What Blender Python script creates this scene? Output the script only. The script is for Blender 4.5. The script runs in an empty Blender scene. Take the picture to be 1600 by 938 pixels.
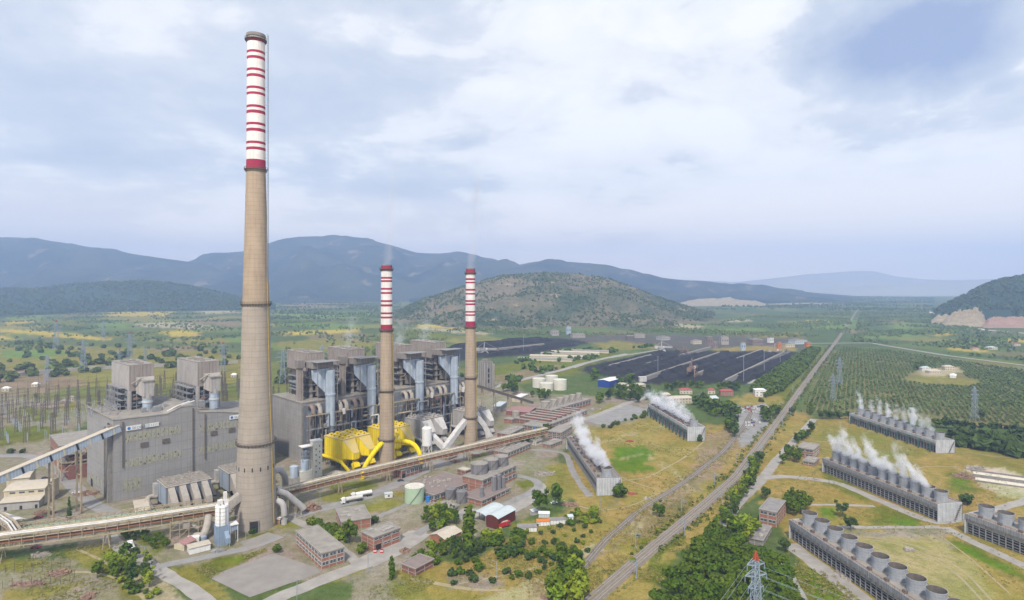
import bpy, math, random
import numpy as np
from mathutils import Vector, noise
R = math.radians
PI = math.pi
sc = bpy.context.scene
COL = sc.collection
F, HZ, CX, H = 950.0, 445.0, 800.0, 138.0      # lens in photo pixels, horizon row, centre column, drone height (m)

def G(px, py, z=0.0):
    """world point at height z seen at photo pixel (px, py)"""
    d = (H - z) / (py - HZ)
    return Vector(((px - CX) * d, F * d, z))
def HT(yb, yt): return H * (yb - yt) / (yb - HZ)
def AT(px, Y, z=0.0): return Vector(((px - CX) * Y / F, Y, z))

# ------------------------------------------------------------------ materials
M = {}
class NT:
    def __init__(s, tree): s.t = tree; s.n = tree.nodes; s.l = tree.links
    def new(s, typ, **kw):
        n = s.n.new(typ)
        for k, v in kw.items(): setattr(n, k, v)
        return n
    def link(s, a, b): s.l.new(a, b)
    def noise(s, vec, scale, detail=4, rough=.55, dim='3D'):
        n = s.new('ShaderNodeTexNoise', noise_dimensions=dim)
        n.inputs['Scale'].default_value = scale; n.inputs['Detail'].default_value = detail
        n.inputs['Roughness'].default_value = rough
        if vec is not None: s.link(vec, n.inputs['Vector'])
        return n
    def ramp(s, fac, stops):
        n = s.new('ShaderNodeValToRGB'); e = n.color_ramp.elements
        while len(e) < len(stops): e.new(.5)
        for el, (p, c) in zip(e, stops):
            el.position = p; el.color = (c, c, c, 1) if isinstance(c, (int, float)) else (*c, 1)
        s.link(fac, n.inputs[0]); return n
    def mix(s, fac, a, b, mode='MIX'):
        n = s.new('ShaderNodeMix', data_type='RGBA', blend_type=mode)
        for sock, v in ((n.inputs[0], fac), (n.inputs[6], a), (n.inputs[7], b)):
            if isinstance(v, (int, float)): sock.default_value = v
            elif isinstance(v, tuple): sock.default_value = (*v, 1)
            else: s.link(v, sock)
        return n.outputs[2]
    def math(s, op, a, b=0.0, c=0.0):
        n = s.new('ShaderNodeMath', operation=op)
        for i, v in enumerate((a, b, c)):
            if isinstance(v, (int, float)): n.inputs[i].default_value = v
            else: s.link(v, n.inputs[i])
        return n.outputs[0]
    def mapping(s, vec, scale=(1, 1, 1), rot=(0, 0, 0)):
        n = s.new('ShaderNodeMapping'); n.inputs['Scale'].default_value = scale; n.inputs['Rotation'].default_value = rot
        s.link(vec, n.inputs['Vector']); return n.outputs[0]

def base_mat(name):
    m = bpy.data.materials.new(name); m.use_nodes = True
    t = NT(m.node_tree); b = m.node_tree.nodes['Principled BSDF']
    b.inputs['Specular IOR Level'].default_value = .25
    M[name] = m
    return m, t, b

def mat(name, c1, c2=None, scale=.35, rough=.85, metal=0.0, streak=0.0, dirt=None, ribs=None, rings=None, spec=.25, panel=None):
    """weathered paint/concrete/metal: c1-c2 blotches, vertical run-off streaks, ribs (per metre along x+y), rings along z, panel joints"""
    m, t, b = base_mat(name)
    tc = t.new('ShaderNodeTexCoord'); v = tc.outputs['Object']
    c2 = c2 or tuple(x * .72 for x in c1)
    n = t.noise(v, scale, 6, .62)
    col = t.mix(t.ramp(n.outputs[0], [(.32, 0), (.68, 1)]).outputs[0], c1, c2)
    if streak:
        s = t.noise(t.mapping(v, (1.1, 1.1, .05)), .9, 5, .65)
        col = t.mix(t.math('MULTIPLY', t.ramp(s.outputs[0], [(.48, 0), (.7, 1)]).outputs[0], streak), col, dirt or tuple(x * .4 for x in c1))
    if ribs:
        sx = t.new('ShaderNodeSeparateXYZ'); t.link(v, sx.inputs[0])
        w = t.math('FRACT', t.math('MULTIPLY', t.math('ADD', sx.outputs[0], sx.outputs[1]), ribs))
        col = t.mix(t.math('MULTIPLY', t.math('LESS_THAN', w, .3), .35), col, tuple(x * .45 for x in c1))
    if rings:
        sx = t.new('ShaderNodeSeparateXYZ'); t.link(v, sx.inputs[0])
        w = t.math('FRACT', t.math('MULTIPLY', sx.outputs[2], rings))
        col = t.mix(t.math('MULTIPLY', t.math('LESS_THAN', w, .16), .28), col, tuple(x * .5 for x in c1))
    if panel:
        sx = t.new('ShaderNodeSeparateXYZ'); t.link(v, sx.inputs[0])
        wa = t.math('LESS_THAN', t.math('FRACT', t.math('MULTIPLY', t.math('ADD', sx.outputs[0], sx.outputs[1]), panel[0])), .07)
        wb = t.math('LESS_THAN', t.math('FRACT', t.math('MULTIPLY', sx.outputs[2], panel[1])), .06)
        col = t.mix(t.math('MULTIPLY', t.math('MAXIMUM', wa, wb), .4), col, tuple(x * .5 for x in c1))
        cell = t.new('ShaderNodeTexVoronoi', feature='F1'); cell.inputs['Scale'].default_value = panel[0]
        t.link(v, cell.inputs['Vector'])
        sp = t.new('ShaderNodeSeparateColor'); t.link(cell.outputs['Color'], sp.inputs[0])
        col = t.mix(t.math('MULTIPLY', sp.outputs[0], .22), col, tuple(x * .62 for x in c1))
    t.link(col, b.inputs['Base Color'])
    b.inputs['Roughness'].default_value = rough; b.inputs['Metallic'].default_value = metal
    b.inputs['Specular IOR Level'].default_value = spec
    return m

def leaf_mat(name, c1, c2, var=.35):
    """foliage: every leaf clump its own tone, every tree its own tint"""
    m, t, b = base_mat(name)
    g = t.new('ShaderNodeNewGeometry'); oi = t.new('ShaderNodeObjectInfo')
    col = t.mix(g.outputs['Random Per Island'], c1, c2)
    col = t.mix(t.math('MULTIPLY', oi.outputs['Random'], var), col, tuple(x * 1.6 for x in c2))
    col = t.mix(t.math('MULTIPLY', t.math('FRACT', t.math('MULTIPLY', oi.outputs['Random'], 7.31)), var * 1.1), col, (c1[0] * 1.9, c1[1] * 1.25, c1[2] * 1.3))
    t.link(col, b.inputs['Base Color']); b.inputs['Roughness'].default_value = .7
    b.inputs['Specular IOR Level'].default_value = .15
    return m

mat('concrete', (.36, .34, .31), (.27, .25, .23), .25, streak=.3)
mat('concrete_dark', (.25, .235, .215), (.17, .16, .15), .3, streak=.45)
mat('roof_felt', (.30, .275, .245), (.20, .185, .165), .22, dirt=(.12, .11, .1))
mat('roof_dark', (.17, .165, .17), (.26, .24, .225), .4)
mat('chimney_shaft', (.385, .305, .225), (.305, .24, .175), .12, streak=.5, rings=.4, dirt=(.22, .165, .115))
mat('chimney_low', (.355, .31, .262), (.285, .247, .207), .1, streak=.45, rings=.3, dirt=(.22, .185, .15))
mat('white_paint', (.70, .68, .66), (.58, .56, .55), .3, streak=.5, dirt=(.40, .36, .34))
mat('red_paint', (.33, .02, .07), (.24, .02, .05), .4, streak=.4, dirt=(.2, .05, .06))
mat('red_bright', (.45, .03, .03), (.33, .02, .02), .8)
mat('grey_cladding', (.32, .312, .305), (.265, .258, .252), .06, streak=.4, panel=(.25, .16), dirt=(.19, .18, .175))
mat('grey_cladding_plain', (.31, .30, .29), (.25, .243, .236), .07, streak=.4, panel=(.22, .2), dirt=(.14, .13, .125))
mat('boiler_cladding', (.27, .25, .235), (.20, .18, .165), .1, streak=.45, ribs=.4, dirt=(.13, .10, .08))
mat('boiler_brown', (.33, .295, .27), (.245, .215, .195), .12, streak=.6, ribs=.4, dirt=(.12, .075, .05))
mat('boiler_pale', (.40, .385, .37), (.32, .30, .285), .1, streak=.45, ribs=.4, dirt=(.21, .15, .12))
mat('blue_metal', (.40, .47, .56), (.31, .37, .45), .2, streak=.35, ribs=.5, dirt=(.2, .2, .21), rough=.6)
mat('blue_dark', (.19, .21, .245), (.135, .15, .175), .25, streak=.3, ribs=.35, dirt=(.06, .065, .08))
mat('duct_grey', (.37, .34, .30), (.28, .255, .225), .3, streak=.4, dirt=(.18, .14, .11))
mat('duct_dark', (.23, .19, .17), (.15, .12, .11), .3, streak=.5, dirt=(.14, .07, .045))
mat('duct_dusty', (.40, .385, .37), (.31, .30, .295), .25, streak=.4, dirt=(.2, .19, .185))
mat('dust_white', (.58, .565, .55), (.42, .41, .405), .3, streak=.35, dirt=(.25, .24, .235))
mat('yellow_paint', (.82, .63, .004), (.70, .52, .006), .2, streak=.45, dirt=(.36, .25, .04), ribs=.4)
mat('yellow_dusty', (.52, .43, .27), (.60, .44, .05), .35, streak=.2)
mat('yellow_ladder', (.46, .33, .06), (.34, .245, .06), .5)
mat('beige_steel', (.42, .37, .27), (.28, .22, .15), .5, streak=.4, dirt=(.2, .1, .05))
mat('pipe_silver', (.62, .62, .60), (.46, .44, .41), .3, rough=.5, spec=.5)
mat('pipe_rust', (.27, .115, .06), (.18, .085, .05), .6)
mat('steel_dark', (.095, .085, .08), (.155, .125, .105), .5)
mat('steel_grey', (.27, .275, .285), (.2, .2, .205), .5)
mat('galvanised', (.27, .32, .39), (.21, .255, .315), .8, rough=.6)
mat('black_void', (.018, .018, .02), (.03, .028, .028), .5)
mat('glass_dark', (.05, .065, .075), (.09, .105, .115), .6, rough=.25, spec=.5)
mat('glass_pale', (.27, .275, .225), (.17, .18, .155), .45, rough=.35, spec=.5)
mat('cream_wall', (.55, .49, .36), (.45, .40, .30), .3, streak=.3)
mat('cream_tank', (.62, .60, .52), (.55, .53, .46), .2, streak=.2, rings=.5)
mat('green_tank', (.30, .43, .29), (.36, .46, .34), .3, streak=.3, dirt=(.4, .42, .34))
mat('tank_grey', (.155, .155, .17), (.225, .215, .215), .5, streak=.6, ribs=.7, dirt=(.10, .10, .11))
mat('tower_wood', (.235, .24, .255), (.31, .31, .315), .3, streak=.5, ribs=.8, dirt=(.14, .12, .11))
mat('tower_pale', (.50, .525, .55), (.38, .39, .41), .3, streak=.55, ribs=.55, dirt=(.17, .165, .165))
mat('stack_blue', (.36, .385, .42), (.27, .285, .31), .5, streak=.5, rings=.8, dirt=(.19, .19, .2))
mat('fan_dust', (.125, .11, .095), (.085, .075, .07), .7)
mat('blue_shed', (.012, .045, .26), (.015, .05, .22), .4)
mat('bright_blue', (.02, .17, .50), (.02, .14, .42), .6)
mat('cladding_blue', (.25, .32, .42), (.20, .26, .35), .3, streak=.2, ribs=.8)
mat('barn_red', (.13, .03, .022), (.095, .022, .018), .5, ribs=1.0)
mat('tin_pale', (.50, .56, .58), (.42, .47, .49), .4, ribs=.9, rough=.5)
mat('tin_beige', (.50, .45, .37), (.42, .37, .3), .4, ribs=.8)
mat('roof_red', (.33, .085, .075), (.27, .07, .07), .5)
mat('roof_pink', (.34, .19, .18), (.27, .15, .14), .5)
mat('roof_plum', (.23, .185, .17), (.18, .145, .135), .3)
mat('orange_paint', (.55, .17, .03), (.45, .14, .03), .6)
mat('white_clean', (.70, .70, .69), (.60, .60, .60), .6)
mat('rust_scrap', (.16, .085, .055), (.28, .2, .16), 1.2)
mat('coal', (.006, .006, .008), (.022, .020, .024), .04)
mat('ballast', (.16, .135, .11), (.22, .185, .15), .35)
mat('ballast_dark', (.13, .115, .105), (.19, .165, .145), .7)
mat('rail_steel', (.36, .32, .28), (.27, .235, .205), .6, rough=.5)
mat('sleeper', (.29, .265, .235), (.22, .20, .175), .6)
mat('road_dust', (.335, .315, .29), (.24, .225, .205), .16)
mat('asphalt_grey', (.27, .262, .255), (.195, .19, .185), .12)
mat('asphalt_dark', (.10, .095, .095), (.15, .14, .135), .1)
mat('pad_concrete', (.335, .31, .285), (.235, .215, .2), .12, panel=(.12, .12))
mat('bark', (.10, .075, .05), (.14, .11, .08), 1.0)
mat('tyre', (.02, .02, .02), (.03, .03, .03), 1)
mat('stone_white', (.62, .57, .48), (.50, .45, .37), .25)
mat('rubble', (.35, .32, .28), (.2, .17, .15), .7)
leaf_mat('leaf_green', (.066, .118, .005), (.034, .070, .005))
leaf_mat('leaf_pine', (.062, .108, .004), (.030, .062, .004), .25)
leaf_mat('leaf_dark', (.042, .080, .016), (.028, .056, .014))
leaf_mat('leaf_bright', (.145, .21, .012), (.10, .155, .012))
leaf_mat('leaf_olive', (.10, .15, .040), (.068, .112, .030))
leaf_mat('leaf_scrub', (.070, .110, .020), (.046, .078, .018))
leaf_mat('leaf_weed', (.20, .20, .055), (.13, .15, .04), .2)

def brick_mat(name, c1, c2):
    m, t, b = base_mat(name)
    tc = t.new('ShaderNodeTexCoord'); v = tc.outputs['Object']
    sx = t.new('ShaderNodeSeparateXYZ'); t.link(v, sx.inputs[0])
    cb = t.new('ShaderNodeCombineXYZ'); t.link(t.math('ADD', sx.outputs[0], sx.outputs[1]), cb.inputs[0]); t.link(sx.outputs[2], cb.inputs[1])
    br = t.new('ShaderNodeTexBrick'); t.link(cb.outputs[0], br.inputs['Vector'])
    br.inputs['Color1'].default_value = (*c1, 1); br.inputs['Color2'].default_value = (*c2, 1)
    br.inputs['Mortar'].default_value = (.3, .22, .18, 1); br.inputs['Scale'].default_value = 1.6
    n = t.noise(v, .4, 5)
    col = t.mix(t.ramp(n.outputs[0], [(.4, 0), (.75, .6)]).outputs[0], br.outputs[0], tuple(x * .6 for x in c1))
    t.link(col, b.inputs['Base Color']); b.inputs['Roughness'].default_value = .9
brick_mat('brick', (.33, .125, .075), (.27, .10, .065))
brick_mat('brick_dark', (.235, .085, .065), (.19, .07, .06))

# ------------------------------------------------------------------ geometry
class MB:
    def __init__(s): s.v = []; s.f = []
    def add(s, vs, fs):
        o = len(s.v); s.v += [tuple(p) for p in vs]; s.f += [tuple(i + o for i in f) for f in fs]; return s
    def box(s, x0, x1, y0, y1, z0, z1):
        return s.add([(x0, y0, z0), (x1, y0, z0), (x1, y1, z0), (x0, y1, z0), (x0, y0, z1), (x1, y0, z1), (x1, y1, z1), (x0, y1, z1)],
                     [(0, 3, 2, 1), (4, 5, 6, 7), (0, 1, 5, 4), (1, 2, 6, 5), (2, 3, 7, 6), (3, 0, 4, 7)])
    def extr(s, poly, vec):
        n = len(poly); vec = Vector(vec); a = [Vector(p) for p in poly]; b = [p + vec for p in a]
        return s.add(a + b, [tuple(range(n))[::-1], tuple(range(n, 2 * n))] + [(i, (i + 1) % n, (i + 1) % n + n, i + n) for i in range(n)])
    def prism(s, poly, z0, z1): return s.extr([(x, y, z0) for x, y in poly], (0, 0, z1 - z0))
    def lathe(s, prof, n=24, c=(0, 0, 0), caps=True):
        vs = []; fs = []
        for r, z in prof:
            vs += [(c[0] + r * math.cos(2 * PI * i / n), c[1] + r * math.sin(2 * PI * i / n), c[2] + z) for i in range(n)]
        for k in range(len(prof) - 1):
            fs += [(k * n + i, k * n + (i + 1) % n, (k + 1) * n + (i + 1) % n, (k + 1) * n + i) for i in range(n)]
        if caps: fs += [tuple(range(n))[::-1], tuple(range((len(prof) - 1) * n, len(prof) * n))]
        return s.add(vs, fs)
    def cyl(s, c, r, h, n=16): return s.lathe([(r, 0), (r, h)], n, c)
    def bar(s, p, q, w=.2, h=None, n=4):
        return s.tube([p, q], w / 2 if h is None else (w / 2, h / 2), n)
    def tube(s, pts, r, n=8):
        pts = [Vector(p) for p in pts]; vs = []; fs = []; m = len(pts); ph = PI / 4 if n == 4 else 0
        k = math.sqrt(2) if n == 4 else 1
        for i, p in enumerate(pts):
            d = ((pts[min(i + 1, m - 1)] - p).normalized() + (p - pts[max(i - 1, 0)]).normalized())
            if d.length < 1e-6: d = Vector((0, 0, 1))
            d.normalize()
            a = d.cross(Vector((0, 0, 1)))
            if a.length < 1e-3: a = Vector((1, 0, 0))
            a.normalize(); b = a.cross(d).normalized()
            rr = r[i] if isinstance(r, list) else r
            ra, rb = rr if isinstance(rr, tuple) else (rr, rr)
            vs += [p + a * (k * ra * math.cos(ph + 2 * PI * j / n)) + b * (k * rb * math.sin(ph + 2 * PI * j / n)) for j in range(n)]
        for i in range(m - 1):
            fs += [(i * n + j, i * n + (j + 1) % n, (i + 1) * n + (j + 1) % n, (i + 1) * n + j) for j in range(n)]
        fs += [tuple(range(n))[::-1], tuple(range((m - 1) * n, m * n))]
        return s.add(vs, fs)
    def mesh(s, name, material, smooth=False):
        me = bpy.data.meshes.new(name); me.from_pydata(s.v, [], s.f)
        for mm in (material if isinstance(material, list) else [material]):
            me.materials.append(M[mm] if isinstance(mm, str) else mm)
        if smooth: me.shade_smooth(); me.set_sharp_from_angle(angle=R(38))
        me.update(); return me
    def build(s, name, material, parent=None, smooth=False, label=None):
        return link(name, s.mesh(name, material, smooth), parent, label)

def link(name, me, parent=None, label=None, loc=None):
    o = bpy.data.objects.new(name, me); COL.objects.link(o)
    if parent: o.parent = parent
    if label: o['label'] = label
    if loc is not None: o.location = loc
    return o
def tag(o, label, cat=None, group=None, kind='thing'):
    o['label'] = label
    if cat: o['category'] = cat
    if group: o['group'] = group
    if kind: o['kind'] = kind
    return o
def thing(name, label, cat, loc=(0, 0, 0), rz=0.0, group=None):
    o = bpy.data.objects.new(name, None); COL.objects.link(o); o.location = loc; o.rotation_euler = (0, 0, rz)
    o.empty_display_size = .5
    return tag(o, label, cat, group)
def dup(root, loc=None, rz=None, label=None, group=None, scale=None):
    def rec(o, par):
        c = o.copy(); COL.objects.link(c)
        if par: c.parent = par
        for ch in kids.get(o.name, ()): rec(ch, c)
        return c
    kids = {}
    todo = [root]
    while todo:
        o = todo.pop(); kids[o.name] = list(o.children); todo += kids[o.name]
    r = rec(root, None)
    if loc is not None: r.location = loc
    if rz is not None: r.rotation_euler = (0, 0, rz)
    if scale is not None: r.scale = scale
    if label: r['label'] = label
    if group: r['group'] = group
    return r
def struct(o): o['kind'] = 'structure'; return o
def stuff(o, label=None):
    o['kind'] = 'stuff'
    if label: o['label'] = label
    return o
# ------------------------------------------------------------------ camera, light, sky
cam = bpy.data.cameras.new('camera'); cam_o = bpy.data.objects.new('camera', cam); COL.objects.link(cam_o)
cam_o.location = (0, 0, H); cam_o.rotation_euler = (R(90), 0, 0)
cam.sensor_width = 36; cam.lens = 36 * F / 1600; cam.shift_y = -24 / 1600; cam.clip_start = 1; cam.clip_end = 90000
sc.camera = cam_o
SUN_EL, SUN_AZ = 50.0, 189.0          # azimuth clockwise from +Y: behind the camera, to its left
sun = bpy.data.lights.new('sun', 'SUN'); sun_o = bpy.data.objects.new('sun', sun); COL.objects.link(sun_o)
sun.energy = 3.4; sun.angle = R(4); sun.color = (1, .915, .79)
a, e = R(SUN_AZ), R(SUN_EL)
sun_dir = Vector((math.sin(a) * math.cos(e), math.cos(a) * math.cos(e), math.sin(e)))
sun_o.rotation_euler = (-sun_dir).to_track_quat('-Z', 'Y').to_euler()
w = bpy.data.worlds.new('World'); sc.world = w; w.use_nodes = True
t = NT(w.node_tree); bg = w.node_tree.nodes['Background']; bg.inputs[1].default_value = .1
sky = t.new('ShaderNodeTexSky', sky_type='NISHITA'); sky.sun_disc = False
sky.sun_elevation = e; sky.sun_rotation = a; sky.air_density = 1.2; sky.dust_density = 2.0
tc = t.new('ShaderNodeTexCoord'); d = tc.outputs['Generated']
sx = t.new('ShaderNodeSeparateXYZ'); t.link(d, sx.inputs[0])
zz = t.math('ADD', t.math('MAXIMUM', sx.outputs[2], 0), .16)
cb = t.new('ShaderNodeCombineXYZ'); t.link(t.math('DIVIDE', sx.outputs[0], zz), cb.inputs[0]); t.link(t.math('DIVIDE', sx.outputs[1], zz), cb.inputs[1])
# a layered overcast deck: grey-blue undersides, bright thin places, a darker belly in the north-east
n1 = t.noise(t.mapping(cb.outputs[0], (1.0, 1.0, 1)), .75, 9, .55); n1.inputs['Distortion'].default_value = .35
n2 = t.noise(t.mapping(cb.outputs[0], (1, 1, 1)), 2.3, 8, .6)
n3 = t.noise(d, 3.4, 9, .58)
f = t.math('ADD', t.math('MULTIPLY', n1.outputs[0], .56), t.math('MULTIPLY', n2.outputs[0], .24))
f = t.math('ADD', f, t.math('MULTIPLY', n3.outputs[0], .2))
bright = t.new('ShaderNodeVectorMath', operation='DOT_PRODUCT'); t.link(d, bright.inputs[0])
bright.inputs[1].default_value = Vector((.56, 1.0, .25)).normalized()
f = t.math('ADD', f, t.math('MULTIPLY', t.ramp(bright.outputs['Value'], [(.84, 0), (.985, 1)]).outputs[0], .10))
dark = t.new('ShaderNodeVectorMath', operation='DISTANCE'); t.link(t.mapping(d, (1, 1, 2.1)), dark.inputs[0])
dv = Vector((640, 950, 392)).normalized(); dark.inputs[1].default_value = (dv.x, dv.y, dv.z * 2.1)
dk = t.math('ADD', dark.outputs['Value'], t.math('MULTIPLY', t.math('SUBTRACT', n3.outputs[0], .5), .42))
cl_ = t.noise(t.mapping(d, (1, 1, 2.4)), 4.2, 11, .56); cl_.inputs['Distortion'].default_value = .5
rgt = t.ramp(bright.outputs['Value'], [(.55, .35), (.95, 1)])
f = t.math('ADD', f, t.math('MULTIPLY', t.math('SUBTRACT', t.ramp(cl_.outputs[0], [(.44, 0), (.58, 1)]).outputs[0], .42), t.math('MULTIPLY', rgt.outputs[0], .085)))
f = t.math('SUBTRACT', f, t.math('MULTIPLY', t.ramp(dk, [(.03, 1), (.19, 0)]).outputs[0], .30))
cloud = t.ramp(f, [(.25, (2.7, 3.3, 4.9)), (.39, (4.3, 4.8, 5.7)), (.455, (5.0, 5.4, 6.1)), (.50, (5.8, 6.05, 6.5)), (.535, (7.2, 7.25, 7.35)), (.62, (8.1, 8.05, 8.0))])
hor = t.ramp(sx.outputs[2], [(0.0, .85), (.16, 0)])
cc = t.mix(hor.outputs[0], cloud.outputs[0], (14.0, 11.4, 8.6))
t.link(t.mix(.9, sky.outputs[0], cc), bg.inputs[0])
sc.view_settings.view_transform = 'Standard'; sc.view_settings.look = 'None'; sc.view_settings.exposure = .55; sc.view_settings.gamma = 1
cy = sc.cycles
cy.use_denoising = True; cy.denoiser = 'OPENIMAGEDENOISE'
cy.max_bounces = 5; cy.diffuse_bounces = 2; cy.glossy_bounces = 2; cy.transmission_bounces = 2; cy.volume_bounces = 4; cy.transparent_max_bounces = 8
cy.use_adaptive_sampling = True; cy.adaptive_threshold = .02
cy.sample_clamp_indirect = 4; cy.volume_step_rate = 1.0; cy.volume_max_steps = 256
sc.render.use_persistent_data = False

# ------------------------------------------------------------------ hazy air
hz = MB().box(-10500, 11000, -2500, 12300, -60, 900).build('haze', None)
hz.data.materials.clear()
hm = bpy.data.materials.new('haze_air'); hm.use_nodes = True; hm.node_tree.nodes.clear()
pv = hm.node_tree.nodes.new('ShaderNodeVolumePrincipled'); om = hm.node_tree.nodes.new('ShaderNodeOutputMaterial')
pv.inputs['Color'].default_value = (.47, .64, 1.0, 1); pv.inputs['Density'].default_value = HAZE_D = .000142; pv.inputs['Anisotropy'].default_value = .2
hm.node_tree.links.new(pv.outputs[0], om.inputs['Volume']); hz.data.materials.append(hm)
stuff(hz, 'pale blue haze filling the air over the whole valley'); hm.cycles.homogeneous_volume = True

# ------------------------------------------------------------------ ground: one sheet, coloured by land use
def P2(pts): return [(G(x, y).x, G(x, y).y) for x, y in pts]
def inpoly(X, Y, poly):
    r = np.zeros(X.shape, bool); n = len(poly)
    for i in range(n):
        x0, y0 = poly[i]; x1, y1 = poly[i - 1]
        if y0 == y1: continue
        r ^= ((y0 > Y) != (y1 > Y)) & (X < (x1 - x0) * (Y - y0) / (y1 - y0) + x0)
    return r
def strip(pts, wd):
    """outline of a band of width wd (m) along photo-pixel polyline pts"""
    p = [G(*q) for q in pts]; L = []; Rr = []
    for i in range(len(p)):
        d = (p[min(i + 1, len(p) - 1)] - p[max(i - 1, 0)]).normalized(); nn = Vector((-d.y, d.x, 0)) * wd / 2
        L.append(p[i] + nn); Rr.append(p[i] - nn)
    return [(q.x, q.y) for q in L + Rr[::-1]]

rows = np.unique(np.concatenate([np.arange(456.6, 470, .6), np.arange(470, 620, 1.4), np.arange(620, 960, 2.0), np.arange(960, 1400, 30), [1800, 2600]]))
cols = np.concatenate([np.arange(-1800, -60, 60), np.arange(-60, 1662, 2.6), np.arange(1662, 3500, 60)])
yy, xx = np.meshgrid(rows, cols, indexing='ij')
Yg = F * H / (yy - HZ); Xg = (xx - CX) * Yg / F
rng = np.random.default_rng(5)
# ragged edges: the land-use map is read a little off the vertex
jit = np.clip(.0035 * Yg, .6, 6)
Xj = Xg + jit * (np.sin(Xg * .23 + 3 * np.sin(Yg * .11)) + .8 * np.sin(Yg * .31 + Xg * .13) + .9 * rng.standard_normal(Xg.shape))
Yj = Yg + jit * 1.6 * (np.sin(Yg * .19 + 2 * np.sin(Xg * .09)) + .8 * np.sin(Xg * .27 - Yg * .1) + .9 * rng.standard_normal(Xg.shape))
C = np.empty(Xg.shape + (3,)); C[:] = (.10, .145, .045)
DRY, GRN, LUSH, GRAV, DIRT, SAND, OLV_ = (.325, .25, .078), (.16, .18, .024), (.115, .205, .006), (.285, .25, .21), (.27, .205, .14), (.45, .385, .28), (.235, .215, .075)
OLV = (.245, .222, .055)
PALEG, WHEAT, DKG, COALD = (.17, .25, .06), (.52, .39, .07), (.055, .088, .04), (.028, .027, .031)
def paint(col, pts, px=True): C[inpoly(Xj, Yj, P2(pts) if px else pts)] = col
paint((.165, .18, .045), [(-400, 625), (-400, 470), (300, 470), (560, 500), (700, 520), (760, 560), (640, 640), (430, 660)])
paint(OLV, [(-300, 610), (-200, 540), (120, 535), (330, 545), (420, 570), (400, 600), (150, 605)])
paint((.12, .15, .06), [(-200, 540), (-200, 525), (200, 530), (380, 540), (380, 548), (100, 540)])
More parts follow.
